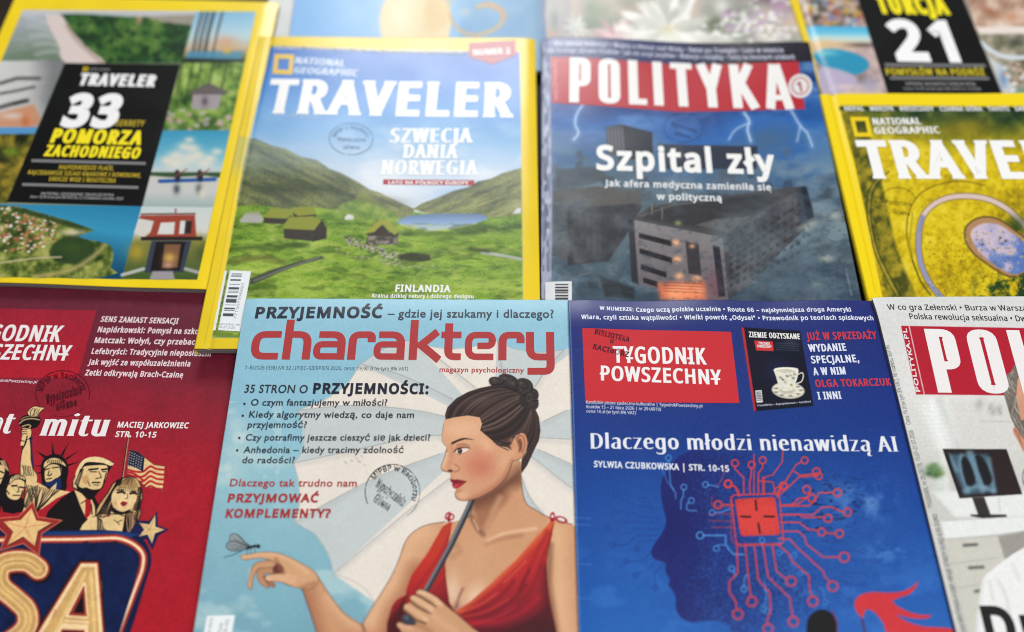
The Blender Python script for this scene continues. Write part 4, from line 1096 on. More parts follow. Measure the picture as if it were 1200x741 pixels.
    g.T("emblem", "GEOGRAPHIC", zc([(256, 346)])[0], zc([(815, 371)])[0], 7.6, C(210, 222, 234), 0.06, by=0.02, serif=0.02)
    x = 320
    for s, w in (("FINLANDIA", 34), ("ISLANDIA", 32), ("KRETA", 30), ("MALTA", 32), ("CHORWACJA", 40), ("PODLASIE", 34)):
        g.T("cover_lines", s, (x, 57.8 + (x - 320) * 0.02), (x + w, 58.2 + (x + w - 320) * 0.02), 3.4, C(206, 212, 218), 0.03); x += w + 4
    g.T("price_line", "NR 6 (222) CZERWIEC 2026 CENA 19,99 ZŁ", (322, 137), (376, 139), 3.0, C(190, 206, 224), 0.0)
    zs = Z(6.667, 420, 130)
    g.T("headline", "SZWECJA", zs([(243, 246)])[0], zs([(893, 250)])[0], 16.5, W, 0.085, by=-0.005, serif=0.05)
    g.T("headline", "DANIA", zs([(343, 368)])[0], zs([(778, 373)])[0], 16.2, W, 0.085, by=-0.005, serif=0.05)
    g.T("headline", "NORWEGIA", zs([(170, 498)])[0], zs([(936, 504)])[0], 17, W, 0.085, by=-0.005, serif=0.05)
    g.shape("cover_lines", [(449, 210), (555.7, 211.6), (555.9, 217.6), (448.8, 216)], C(166, 44, 60))
    g.T("cover_lines", "LATO NA PÓŁNOCY EUROPY", (455, 215.4), (549, 216.8), 4.0, W, 0.05, lvl=1)
    g.T("cover_lines", "FINLANDIA", (463, 341.6), (528, 342.6), 8.2, W, 0.06)
    g.T("cover_lines", "Kraina dzikiej natury i dobrego designu", (436, 348.5), (555, 350), 4.4, W, 0.05)
    g.shape("badge", [(549, 50.5), (604.5, 47.5), (605, 65), (549.5, 67)], C(160, 40, 52)); g.shape("badge", [(549.5, 67), (605, 65), (577, 76)], C(160, 40, 52))
    g.T("badge", "NUMER 2", (555, 65), (598, 63), 6.2, W, 0.05, lvl=1)
    SB = C(62, 92, 130)
    g.pxring("library_stamp", 411.5, 163, 25.5, 18.5, 0.9, SB); g.arc("library_stamp", "MiPBP w Raciborzu", 411.5, 164, 18.5, 13, 15, 165, 4.2, SB, 0.02)
    g.T("library_stamp", "Wypożyczalnia", (395, 165.5), (428, 166), 4.6, SB, 0.02); g.T("library_stamp", "Główna", (402, 174.5), (421, 175), 4.6, SB, 0.02)
    # barcode
    zb = Z(7.408, 200, 330)
    g.shape("barcode_label", [(263, 317), (294.3, 318.6), (281.5, 389), (249, 387)], C(226, 230, 234))
    bars = []
    for y, h in ((28, 5), (62, 20), (86, 5), (98, 5), (132, 20), (154, 4), (172, 30), (206, 4), (236, 12), (252, 8), (292, 26), (-10, 14), (-44, 10), (-62, 8)):
        xl = 530 - (y - 0) * 0.21 - 12; xr = xl + 92
        bars.append(list(zb([(xl, y - h / 2), (xr, y + 2 - h / 2), (xr - 2, y + 2 + h / 2), (xl - 2, y + h / 2)])))
    g.shape("barcode_label>bars", bars, C(76, 80, 86), lvl=1)
    g.T("barcode_label>bars", "771507596001", zb([(570, 330)])[0], zb([(640, 20)])[0], 3.0, C(110, 112, 118), 0.0, lvl=1)
    g.T("barcode_label>bars", "ISSN 1507-5966", zb([(448, 220)])[0], zb([(486, 44)])[0], 3.0, C(110, 112, 118), 0.0, lvl=1)
    g.T("barcode_label>bars", "W sprzedaży do", zb([(386, 378)])[0], zb([(600, 388)])[0], 2.4, C(120, 122, 128), 0.0, lvl=1); g.T("barcode_label>bars", "08.07.2026", zb([(418, 408)])[0], zb([(558, 414)])[0], 2.4, C(120, 122, 128), 0.0, lvl=1)
    g.finish()
def build_storm_weekly():
    g = Mag("magazine", "dark news weekly with a stormy hospital picture under a red masthead band", (0.0112, 0, 0.0),
            (635, 44), (634, 347), (944, 50), 0.1990, 0.262, 0.0028, (626, 36, 1024, 360), 1.1, C(50, 62, 96), rough=0.25, wave=0.34,
            relief=lambda u, v: -0.0012 * np.clip(1 - u / 0.05, 0, 1) ** 2 + 0.0016 * np.sin(u * 7.5 + .3) * np.clip(1 - v / 0.35, 0, 1) - 0.0008 * np.clip(1 - v / .05, 0, 1) ** 2)
    A = g.art
    z7 = Z(2.927, 600, 180); z3 = Z(3.529, 600, 0)
    A.field(lambda X, Y: ramp((Y - 120) / 230 + 0.5 * (fbm(X * .6, Y * 1.2, 50, 4) - .5), [(-.1, C(24, 56, 116)), (.1, C(44, 98, 168)), (.24, C(56, 98, 150)), (.40, C(78, 100, 120)), (.65, C(80, 98, 108)), (1, C(50, 68, 82))]))
    A.field(C(118, 142, 158), lambda X, Y: np.clip((fbm(X * .7, Y * 1.3, 36, 17) - 0.5) * 3, 0, 0.55) * np.clip((Y - 135) / 60, 0, 1))
    A.field(C(116, 160, 210), lambda X, Y: np.clip((fbm(X * .6, Y * 1.6, 26, 29) - 0.5) * 3, 0, 0.6) * np.clip(1 - (Y - 120) / 60, 0, 1))
    A.field(C(20, 34, 54), lambda X, Y: np.clip((X - 900) / 100, 0, 1) * np.clip((Y - 200) / 100, 0, 1) * 0.45)
    # lightning
    for p, w in (([(684, 122), (676, 134), (674, 146), (678, 156), (672, 164)], 1.6), ([(872, 132), (878, 142), (876, 152), (880, 166)], 1.8), ([(878, 144), (862, 152), (854, 164)], 0.9), ([(926, 128), (938, 148), (946, 156), (952, 172)], 1.3), ([(938, 148), (934, 166)], 0.8)):
        A.line(p, w * 4, C(130, 170, 220), soft=6, a=0.35, sm=3); A.line(p, w, C(206, 222, 240), soft=1.4, a=0.9, sm=3)
    # the town below, in the mist
    rr = np.random.RandomState(21)
    for k in range(150):
        x, y = 640 + rr.rand() * 380, 178 + rr.rand() * 170
        w, h = 5 + rr.rand() * 12, 4 + rr.rand() * 9
        v = rr.rand(); col = C(38 + 60 * v, 46 + 62 * v, 56 + 62 * v); sk = rr.randn() * 2
        A.poly([(x, y), (x + w, y - 2 + sk), (x + w + 2, y + h + sk), (x + 2, y + h + 1)], col, 2.2, a=0.35 + 0.3 * rr.rand())
        if k % 3 == 0: A.line([(x, y + h), (x + w, y + h - 2 + sk)], 0.8, C(150, 156, 158), soft=1.2, a=0.35)
    A.field(C(126, 146, 156), lambda X, Y: np.clip((fbm(X * .8 + Y * .4, Y * 1.3, 30, 37, 5) - 0.5) * 3.4, 0, 0.75) * np.clip((Y - 160) / 30, 0, 1) * np.clip((X - 850) / 60, 0.25, 1))
    # far blocks
    A.poly(z3([(388, 525), (450, 515), (580, 548), (582, 660), (395, 640)]), C(58, 62, 72), 1.5); A.poly(z3([(450, 515), (580, 548), (582, 660), (480, 660)]), C(36, 40, 52), 1.5)
    for x in (398, 412, 426, 440, 455): A.line(z3([(x, 528), (x + 6, 640)]), 1.4, C(130, 132, 136), soft=1.4, a=0.75)
    A.poly(z3([(605, 598), (1015, 605), (1012, 700), (640, 700)]), C(46, 52, 68), 2); A.poly(z3([(605, 598), (700, 598), (720, 660), (640, 680)]), C(62, 66, 80), 3, a=0.8)
    A.poly(z3([(180, 700), (330, 690), (420, 740), (180, 800)]), C(70, 74, 78), 4, a=0.7)
    # left block
    A.poly(z7([(140, 130), (290, 115), (440, 130), (445, 185), (420, 230), (380, 300), (330, 370), (190, 385), (185, 210)]), lambda X, Y: ramp(fbm(X, Y, 16, 5), [(.3, C(46, 48, 54)), (.7, C(80, 80, 84))]), 3)
    A.poly(z7([(140, 130), (290, 112), (445, 125), (445, 170), (310, 180), (185, 185), (140, 165)]), C(86, 84, 82), 3, a=0.9); A.poly(z7([(140, 165), (190, 185), (190, 380), (140, 340)]), C(78, 80, 84), 3, a=0.9)
    for k in range(6): A.line(z7([(200 + k * 24, 200), (205 + k * 22, 350)]), 2, C(56, 58, 62), soft=3, a=0.6)
    # main block
    A.poly(z7([(415, 228), (470, 180), (700, 150), (860, 128), (1000, 112), (1000, 130), (860, 200), (722, 288)]), C(70, 68, 70), 2)
    A.poly(z7([(470, 190), (840, 140), (930, 150), (760, 240), (640, 255), (450, 225)]), C(48, 48, 52), 4, a=0.9)
    A.poly(z7([(630, 245), (700, 225), (820, 215), (740, 270)]), C(90, 86, 86), 2); A.glow(*z7([(570, 238)])[0], 4, 3, C(176, 186, 110), 0.7)
    A.line(z7([(480, 175), (480, 210)]), 1, C(130, 126, 124)); A.line(z7([(515, 185), (515, 228)]), 1, C(120, 118, 116)); A.line(z7([(440, 215), (560, 175), (620, 170)]), 1, C(120, 116, 114), a=0.7)
    A.poly(z7([(415, 228), (722, 288), (742, 500), (640, 520), (430, 445)]), lambda X, Y: ramp((Y - 258) / 90 + 0.35 * (fbm(X, Y, 9, 6) - .5), [(0, C(132, 126, 128)), (1, C(96, 90, 96))]), 1.2)
    A.poly(z7([(398, 225), (418, 228), (434, 448), (410, 440)]), C(44, 46, 52), 1.2)
    A.poly(z7([(722, 288), (860, 205), (1000, 112), (1004, 260), (900, 360), (830, 440), (744, 500)]), lambda X, Y: ramp(fbm(X * 1.2, Y, 14, 8), [(.3, C(52, 52, 58)), (.7, C(86, 84, 88))]), 1.2)
    for k in range(7): A.line(z7([(736, 316 + k * 24), (998, 142 + k * 17)]), 1.1, C(92, 90, 92), soft=1.4, a=0.45)
    for k in range(9): A.line(z7([(740 + k * 28, 300 - k * 18), (752 + k * 26, 470 - k * 26)]), 1.8, C(66, 64, 66), soft=2, a=0.6)
    for k, (a, b) in enumerate((((435, 272), (548, 300)), ((437, 325), (550, 358)), ((442, 380), (530, 408)), ((450, 425), (500, 440)))):
        P = z7([a, b]); A.poly([P[0], P[1], P[1] + (0, 6.5), P[0] + (0, 6)], C(36, 34, 38), 1.2)
    A.poly(z7([(595, 302), (640, 312), (650, 420), (605, 412)]), C(56, 50, 54), 1.4); A.poly(z7([(688, 315), (712, 320), (732, 490), (708, 492)]), C(38, 38, 46), 1.4)
    A.poly(z7([(500, 445), (660, 440), (665, 500), (510, 500)]), C(206, 106, 74), 8, a=0.95)
    for p, r in (((562, 306), 3.6), ((567, 363), 4), ((574, 420), 4), ((618, 318), 2.6), ((634, 430), 4), ((590, 470), 8), ((560, 480), 8), ((640, 470), 5)): A.glow(*z7([p])[0], r * 1.3, r, C(246, 178, 130), 0.9)
    A.glow(*z7([(600, 480)])[0], 22, 11, C(240, 142, 98), 0.85); A.glow(*z7([(690, 450)])[0], 10, 16, C(120, 70, 84), 0.5)
    for y in (442, 452, 462, 472): A.line(z7([(520, y), (655, y + 6)]), 0.9, C(120, 56, 46), soft=1, a=0.6)
    A.poly(z7([(975, 120), (1005, 112), (1030, 180), (1035, 220), (985, 250)]), C(54, 60, 72), 3); A.poly(z7([(990, 118), (1010, 114), (1036, 215), (1015, 230)]), C(30, 36, 48), 3)
    for p, r in (((1110, 215), 6), ((1080, 360), 7), ((1045, 450), 4), ((1010, 255), 5), ((1030, 238), 4)): A.glow(*z7([p])[0], r * 1.4, r * .8, C(206, 200, 176), 0.6)
    A.line(z7([(1145, 395), (1165, 485)]), 1.8, C(150, 156, 166), soft=1.4); A.poly(z7([(920, 430), (1010, 400), (1030, 450), (960, 490)]), C(40, 58, 84), 3, a=0.6)
    A.poly(z7([(300, 420), (420, 460), (420, 500), (320, 490)]), C(36, 38, 42), 5, a=0.8); A.poly(z7([(880, 380), (1180, 380), (1180, 500), (860, 500)]), C(38, 54, 76), 14, a=0.4)
    for k in range(6):
        for j in range(11):
            p = z7([(745 + j * 23, 330 + k * 24 - j * (15.5 - k * 0.9))])[0]
            A.poly([(p[0], p[1]), (p[0] + 4.4, p[1] - 2.6), (p[0] + 4.6, p[1] + 1.0), (p[0] + 0.2, p[1] + 3.6)], C(34, 34, 40), 1.4, a=0.6)
    A.field(C(112, 128, 136), lambda X, Y: np.clip((fbm(X * .7 - Y * .3, Y * 1.2, 40, 71, 5) - 0.44) * 2.0, 0, 0.42) * np.clip((Y - 205) / 40, 0, 1))
    A.field(C(54, 66, 78), lambda X, Y: np.clip((fbm(X, Y * 1.5, 6, 81, 3) - 0.56) * 3, 0, 0.35) * np.clip((Y - 190) / 40, 0, 1))
    # top band and white worn fold at the left
    A.poly([(630, 40), (950, 44), (956, 74), (800, 77), (640, 67)], lambda X, Y: ramp((X - 640) / 300, [(0, C(44, 56, 120)), (.5, C(38, 42, 84)), (.75, C(36, 32, 46)), (1, C(34, 30, 42))]), 1.5)
    A.poly([(632, 40), (637.5, 44), (645, 120), (647, 230), (646, 350), (630, 350)], C(176, 176, 200), 2.2, a=0.85)
    for y in (60, 76, 90, 130, 150, 156, 200, 236, 270, 300): A.glow(641, y, 4, 3, C(206, 206, 220), 0.6)
    A.field(C(60, 70, 90), lambda X, Y: np.clip(1 - abs(X - 640) / 8, 0, 1) * np.clip((vnoise(X * .4, Y * .14, 4) - .4) * 3, 0, .7) * (Y > 60))
    A.setclip()
    # ---------------- lettering
    red = C(176, 40, 50)
    P = [(645, 67.5), (790, 75.0), (935, 73.5)]; Q = [(646.5, 121), (795, 131), (943, 128.5)]
    g.shape("masthead", [P[0], P[1], Q[1], Q[0]], red); g.shape("masthead", [P[1], P[2], Q[2], Q[1]], red)
    g.S("masthead", POLITYKA, (667, 120.5), (931, 128.8), 51.5, C(232, 230, 228), lvl=1)
    g.T("masthead", "POLITYKA.PL", (654, 117), (652, 72), 4, C(214, 150, 156), 0.05, lvl=1)
    TW = C(190, 194, 214)
    g.T("cover_lines", "Kto obroni kobiety? • Wojna o klimat nad Wisłą • Świat po Trumpie • Lato w mieście", (650, 54.5), (918, 62.5), 5, TW, 0.04)
    g.T("cover_lines", "Ile kosztuje zdrowie Polaków • Jak się uczyć języków • Wakacje z książką • Tatry na bocznych szlakach", (643, 62.5), (931, 70.8), 5, TW, 0.04)
    g.pxring("badge", 937.5, 102, 7, 7, 13.6, C(216, 214, 214), lvl=2, n=40); g.pxring("badge", 937.5, 102, 9.5, 9.5, 1.4, red, lvl=3, n=40)
    g.T("badge", "1", (935, 108), (940, 108), 11, C(160, 40, 50), 0.06, lvl=3)
    g.T("headline", "Szpital zły", (699, 198), (910, 203.5), 28, C(234, 234, 232), 0.06)
    g.T("headline", "Jak afera medyczna zamieniła się", (708.5, 218.3), (904, 223.5), 7.6, C(216, 218, 220), 0.055)
    g.T("headline", "w polityczną", (769.5, 234), (846, 236), 7.6, C(216, 218, 220), 0.055)
    SB = C(34, 60, 110)
    g.pxring("library_stamp", 801, 150, 23, 17, 0.8, SB); g.T("library_stamp", "Wypożyczalnia", (786, 147), (816, 156), 4.6, SB, 0.03); g.T("library_stamp", "Główna", (790, 158), (808, 163), 4.6, SB, 0.03)
    g.shape("barcode_label", [(639, 330.5), (670, 329.8), (670.5, 372), (639, 372)], C(214, 216, 218))
    g.shape("barcode_label>bars", [[(650.5, 333 + k * 3.2), (666, 333 + k * 3.2), (666, 334.6 + k * 3.2 + (k % 3) * .5), (650.5, 334.6 + k * 3.2 + (k % 3) * .5)] for k in range(9)], C(64, 66, 70), lvl=1)
    g.finish()
def build_field():
    g = Mag("magazine", "yellow bordered travel magazine with a yellow field and a looping pale road, right edge", (0.0138, 0, 0.0),
            (961.5, 110.5), (1016.5, 343.5), (1200, 109), 0.2065, 0.2685, 0.0055, (952, 100, 1212, 356), 0.9, C(236, 208, 24), rough=0.25, wave=0.20, spine=YEL,
            relief=lambda u, v: -0.0009 * np.exp(-((u - 0.040) / 0.007) ** 2) + 0.0004 * np.sin(u * 9) * np.clip(1 - v / .1, 0, 1))
    A = g.art
    z8 = Z(4.282, 920, 180)
    inner = [(984, 125.5), (1300, 126), (1400, 430), (1058, 430), (1034, 343.5), (1003, 198)]
    A.poly(inner, C(150, 140, 30), 0.9)
    A.setclip(inner)
    A.field(lambda X, Y: ramp(fbm(X, Y, 26, 4) * .55 + .45 * fbm(X, Y, 4.5, 9, 2), [(.2, C(138, 118, 14)), (.42, C(186, 160, 18)), (.58, C(208, 184, 26)), (.8, C(222, 202, 60))]))
    A.field(lambda X, Y: ramp(fbm(X, Y, 20, 7), [(.3, C(28, 50, 30)), (.6, C(60, 80, 38)), (.8, C(110, 112, 50))]), lambda X, Y: np.clip(1.1 - (Y - 124) / 40 - 0.3 * (fbm(X, Y, 30, 6) - .5) - np.clip((1040 - X) / 200, -.3, .2), 0, 1))
    A.field(C(150, 130, 30), lambda X, Y: np.exp(-((X - 1130) / 34) ** 2 - ((Y - 150) / 12) ** 2) * 0.6)
    A.poly([(984, 125), (1010, 125), (1030, 200), (1050, 290), (1075, 350), (1040, 350), (1003, 200)], lambda X, Y: ramp(fbm(X, Y, 8, 5), [(.3, C(56, 62, 24)), (.5, C(112, 106, 30)), (.75, C(160, 140, 40))]), 6, a=0.9)
    for o, c, a in ((0, C(60, 58, 24), .8), (5, C(176, 160, 70), .6), (9, C(70, 64, 24), .7)):
        A.line(z8([(520 - o * 4, 90), (450 - o * 3, 180), (430 - o * 2, 280), (440 - o * 2, 380), (470 - o * 2, 500), (530 - o * 3, 620), (580 - o * 3, 710)]), 1.4, c, soft=1.6, a=a, sm=4)
    A.line(z8([(640, 540), (612, 420), (620, 300), (680, 200), (790, 150), (900, 140), (1000, 160)]), 1.6, C(110, 92, 16), soft=1.8, a=0.8, sm=4); A.line(z8([(640, 540), (680, 640), (730, 710)]), 2.0, C(70, 74, 24), soft=2, a=0.8, sm=4)
    A.line(z8([(640, 520), (625, 440), (640, 300)]), 1.0, C(80, 72, 24), soft=2, a=0.5)
    road = z8([(800, 740), (740, 670), (695, 590), (672, 500), (672, 400), (690, 320), (740, 260), (820, 222), (920, 214), (1020, 230), (1110, 275), (1180, 340), (1240, 420)])
    A.line(road, 7.5, C(110, 84, 40), sm=4, soft=2); A.line(road, 5.8, C(206, 184, 176), sm=4, soft=1.4)
    A.line(road[:6], 5.4, C(100, 116, 160), soft=2, a=0.7, sm=4); A.line(road[1:5], 2, C(150, 150, 190), soft=2, a=0.7, sm=3)
    A.field(C(28, 54, 30), lambda X, Y: np.clip((fbm(X, Y, 12, 23) - 0.44) * 5, 0, .95) * np.clip((Y - 300 + (X - 1200) * 0.15) / 26, 0, 1) * np.clip((X - 1135) / 20, 0, 1))
    A.field(C(34, 56, 30), lambda X, Y: np.exp(-((X - 1190) / 12) ** 2 - ((Y - 268) / 14) ** 2) * .9)
    pond = z8([(905, 400), (920, 360), (965, 330), (1020, 322), (1080, 340), (1150, 390), (1210, 440), (1230, 560), (1190, 600), (1130, 615), (1060, 580), (1000, 540), (950, 500), (915, 450)])
    A.poly(pond, C(96, 78, 40), 2, sm=2, out=2); A.poly(pond, C(170, 128, 90), 1.6, sm=2)
    A.poly(z8([(930, 410), (950, 372), (1000, 350), (1070, 356), (1140, 400), (1200, 450), (1220, 560), (1170, 605), (1110, 595), (1040, 550), (970, 490)]), lambda X, Y: ramp(fbm(X, Y, 9, 3) + (X - 1160) / 130 + (Y - 290) / 160, [(.3, C(196, 180, 196)), (.55, C(176, 166, 192)), (.75, C(110, 130, 184)), (1, C(84, 112, 178))]), 2, sm=2)
    for p in ((990, 458), (1080, 425), (1105, 440)): A.ell(*z8([p])[0], 1.2, 0.9, C(60, 40, 40))
    rr = np.random.RandomState(9)
    for k in range(260):
        x, y = 1085 + rr.rand() * 120, 270 + rr.rand() * 80
        A.ell(x, y, 1.2, 1.0, [C(120, 96, 16), C(90, 84, 24), C(226, 200, 60)][k % 3], 0, 1, 0.45)
    A.setclip()
    A.line([(971, 112), (993, 198), (1026, 343)], 1.0, C(196, 166, 14), soft=1.2, a=0.6)
    A.line([(986, 127), (1200, 127.5)], 5, C(24, 40, 28), soft=3, a=0.8)
    W = C(236, 236, 234)
    g.T("masthead", "TRAVELER", (1012.5, 208), (1318, 208.5), 43.5, W, 0.085, by=0.04, serif=0.02)
    g.frame("emblem", [(996, 137.5), (1017.5, 137.5), (1022.5, 160.5), (1001.5, 160.5)], 4.6, C(232, 200, 30))
    g.T("emblem", "NATIONAL", (1023.5, 146.6), (1080, 146), 7.8, W, 0.06, by=0.02, serif=0.02); g.T("emblem", "GEOGRAPHIC", (1025.5, 157), (1102, 156.3), 7.8, W, 0.06, by=0.02, serif=0.02)
    for s, a, b in (("NEPAL", 990, 1013), ("MEKSYK", 1020, 1048), ("BIESZCZADY", 1055, 1095), ("CZARNA GÓRA", 1102, 1152), ("TAHITI", 1158, 1183), ("SARDYNIA", 1190, 1226)):
        g.T("cover_lines", s, (a, 130), (b, 130), 5.0, C(224, 226, 224), 0.05)
    SB = C(96, 84, 24)
    g.pxring("library_stamp", 1052, 237, 21, 17, 0.8, SB, 160, 350); g.T("library_stamp", "Wypożyczalnia", (1037, 238.5), (1068, 242), 5, SB, 0.02); g.T("library_stamp", "Główna", (1047, 250), (1066, 253.5), 5, SB, 0.02)
    g.finish()
build_mountains(); build_storm_weekly(); build_field()
# ================================================================== pale blue psychology magazine with the woman under a parasol
def build_charaktery():
    g = Mag("magazine", "pale blue magazine with a painted woman in a red dress under a white parasol", (0.0205, 0, 0.028),
            (287.5, 347.5), (226.3, 741), (664, 349.5), 0.199, 0.268, 0.0035, (205, 338, 690, 800), 0.56, C(140, 190, 208),
            rough=0.42, wave=0.06, relief=lambda u, v: -0.0022 * np.clip(1 - v / 0.07, 0, 1) ** 2 - 0.0006 * np.clip(1 - u / 0.05, 0, 1) ** 2)
    A = g.art
    # sky
    A.field(lambda X, Y: ramp((Y - 340) / 410 + 0.10 * (fbm(X, Y, 70, 3) - 0.5), [(0, C(142, 190, 208)), (0.25, C(136, 183, 203)), (0.55, C(142, 186, 198)), (1, C(116, 162, 178))]))
    A.field(C(190, 212, 212), lambda X, Y: np.clip((fbm(X, Y * 1.6, 60, 11) - 0.55) * 4, 0, 0.55) * np.clip((Y - 560) / 60, 0, 1))
    z5 = Z(3.9, 250, 430)
    for cx, cy, rx, ry in [(268, 548, 20, 10), (262, 562, 22, 8), (276, 497, 12, 9), (284, 512, 16, 10), (276, 530, 22, 10), (300, 536, 18, 7), (320, 543, 22, 7), (270, 482, 8, 5)]:
        A.glow(cx, cy, rx, ry, C(186, 208, 208), 0.6)
    A.field(C(214, 224, 220), lambda X, Y: np.clip((fbm(X, Y, 16, 5) - 0.58) * 3, 0, 0.30) * (X < 330) * (Y > 470) * (Y < 560))
    # parasol panels
    c0 = (576, 500)
    WH, GR = C(224, 215, 205), C(190, 197, 197)
    def panel(pts, col):
        A.poly(list(pts) + [c0], col, 0.9)
    A.poly([(349, 481), (376, 471), (396, 459), (410, 446), (422, 428), (440, 417), (462, 406), (483, 400), (505, 407), (530, 410), (556, 407), (583, 400), (600, 409), (630, 414), (661, 411), (700, 400), (700, 640),
            (600, 720), (444, 715), (432, 696), (414, 682), (392, 673), (387, 656), (381, 643), (369, 626), (345, 611), (350, 600), (351, 580), (349, 562), (345, 543), (352, 533), (355, 520), (355, 505), (352, 492)], WH)
    top = [(422, 427), (440, 416), (462, 405), (483, 399)]
    panel([(349, 481), (376, 471), (396, 459), (410, 446), (419, 432), (422, 427), (462, 437), (500, 453), (530, 468)], WH)
    panel([(422, 427), (440, 415), (460, 404), (484, 399), (512, 419), (540, 441), (567, 463)], GR)
    panel([(484, 399), (505, 406), (530, 409), (556, 406), (583, 399), (586, 420), (590, 443)], WH)
    panel([(583, 399), (600, 408), (630, 413), (661, 410), (690, 400), (640, 434), (627, 454)], GR)
    panel([(690, 395), (700, 480), (664, 481), (637, 494)], WH)
    panel([(637, 494), (664, 481), (720, 465), (720, 520), (668, 515), (632, 513)], GR)
    panel([(632, 513), (668, 515), (720, 520), (720, 570), (669, 544), (631, 527)], WH)
    panel([(631, 527), (669, 544), (720, 565), (720, 620), (669, 572.5), (622, 535)], GR)
    panel([(622, 535), (669, 572), (720, 620), (700, 760), (640, 620), (610, 555)], WH)
    A.poly([(608, 548), (617, 575), (626, 590), (638, 603), (641, 610), (614, 612), (606, 580)], GR)
    panel([(344, 543), (352, 533), (355.5, 520), (356, 505), (353, 492), (349, 481), (404, 475.5), (450, 477), (490, 481.5), (521, 488)], GR)
    panel([(345, 612), (350, 600), (351, 580), (349.5, 562), (344, 543), (400, 531), (490, 512), (519, 511)], WH)
    panel([(391, 673), (387, 656), (381, 643), (369, 626), (357, 617), (344.5, 612), (399, 581), (450, 556), (516, 532)], GR)
    panel([(444, 716), (438, 705), (432, 695), (424, 687), (414, 681), (402, 676), (391, 673), (440, 631), (488, 591), (528, 560)], WH)
    A.poly([(391, 673), (528, 560), (560, 600), (520, 740), (440, 741), (438, 705)], WH, 0.8)
    LN = C(128, 134, 134)
    for pl in [[(349, 481), (404, 475.5), (450, 477), (490, 481.5), (521, 488)], [(422, 427), (462, 437), (500, 453), (530, 468)], [(484, 399), (512, 419), (540, 441), (567, 463)],
               [(583, 399), (586, 420), (590, 443)], [(661, 410), (640, 434), (627, 454)], [(664, 481), (637, 494)], [(668, 515), (632, 513)], [(669, 544), (631, 527)], [(669, 572), (622, 535)],
               [(344, 543), (400, 531), (490, 512), (519, 511)], [(345, 612), (399, 581), (450, 556), (516, 532)], [(391, 673), (440, 631), (488, 591), (528, 560)],
               [(608, 548), (617, 575), (626, 590), (640, 606)]]:
        A.line(pl, 0.8, LN, a=0.75, sm=4)
        A.line(np.array(pl) + (0, 3.2), 5, C(160, 166, 168), soft=6, a=0.28, sm=3)
    for pl in [[(349, 481), (376, 471), (396, 459), (410, 446), (422, 427)], [(344, 543), (352, 533), (355.5, 520), (356, 505), (349, 481)],
               [(345, 612), (350, 600), (351, 580), (349.5, 562), (344, 543)], [(391, 673), (387, 656), (381, 643), (369, 626), (344.5, 612)],
               [(444, 716), (432, 695), (414, 681), (391, 673)], [(422, 427), (440, 415), (460, 404), (484, 399), (505, 406), (530, 409), (556, 406), (583, 399), (600, 408), (630, 413), (661, 410)]]:
        A.line(pl, 0.9, C(150, 160, 160), a=0.7, sm=4)
    # scuffs near the stamp
    for x, y, r in [(405, 542, 2), (412, 540, 2), (418, 537, 1.6), (421, 541, 2.4), (424, 535, 1.5), (427, 545, 1.3)]:
        A.ell(x, y, r, r * 0.5, C(150, 140, 132), 0.6, 1.6, 0.5)
    # ---------------- the woman
    SK, SKL, SKD, SKDD = C(198, 147, 109), C(222, 180, 146), C(166, 108, 78), C(108, 64, 48)
    z7 = Z(4.359, 420, 420); z8 = Z(4.333, 420, 570); z6 = Z(4.604, 230, 580); zh = Z(9.23, 440, 670); zf = Z(5.293, 500, 480)
    OUT = C(72, 46, 38)
    # left arm and forearm
    arm = np.vstack([z8([(440, 180), (385, 188), (330, 202), (285, 228), (250, 262), (225, 305), (210, 360), (190, 420), (160, 470), (110, 550), (60, 630), (20, 702)]),
                     z6([(895, 700)]), [(404, 719), (386, 697), (371, 673)], z6([(620, 505), (570, 505)]), z6([(585, 550), (610, 620), (632, 690), (655, 760)]),
                     [(392, 800), (430, 840), (452, 800)], z8([(150, 690), (180, 600), (240, 545), (300, 430), (360, 330), (430, 200)])])
    A.poly(arm, SK, 0.9)
    A.setclip(arm)
    A.line(z8([(330, 215), (255, 290), (235, 370), (200, 450), (130, 570), (70, 680)]), 30, C(219, 174, 136), soft=22, a=0.75, sm=3)
    A.line(z8([(290, 430), (250, 540), (180, 640), (150, 741)]), 22, SKD, soft=16, a=0.8, sm=3)
    A.line([(354, 690), (362, 714), (371, 745), (380, 765)], 20, SKD, soft=18, a=0.9)
    A.line([(384, 700), (400, 722), (420, 738)], 9, C(221, 178, 140), soft=9, a=0.6)
    A.line([(424, 731), (427, 741), (430, 755)], 3, SKDD, soft=3, a=0.6)
    A.glow(424, 745, 26, 10, C(186, 118, 88), 0.45)
    A.setclip()
    A.line(z8([(440, 180), (330, 202), (250, 262), (210, 360), (160, 470), (60, 630), (20, 702)]), 0.9, OUT, a=0.75, sm=4)
    A.line(z6([(650, 430), (720, 540), (800, 640), (890, 700)]), 0.9, OUT, a=0.7, sm=4)
    A.line(z6([(570, 505), (610, 620), (655, 760)]), 1.1, OUT, a=0.85, sm=4)
    A.line(z6([(890, 698), (905, 715), (908, 741)]), 0.9, OUT, a=0.6, sm=3)
    # neck, chest and right shoulder
    body = np.vstack([z8([(572, 45), (575, 100), (562, 150), (520, 170), (470, 185), (440, 182), (430, 300), (430, 1300), (1130, 1300)]), [(700, 860), (700, 640)],
                      z8([(1085, 192), (1050, 184), (1000, 170), (950, 150), (900, 120), (860, 95), (842, 62), (832, 10), (828, -60)]), zf([(584, 400), (584, 325), (560, 300), (500, 380), (430, 470)])])
    A.poly(body, SK, 0.9)
    A.setclip(body)
    A.poly(z8([(575, 60), (700, 0), (830, -70), (832, 0), (770, 60), (705, 130), (640, 245), (600, 180)]), C(150, 97, 70), 9, a=0.85)
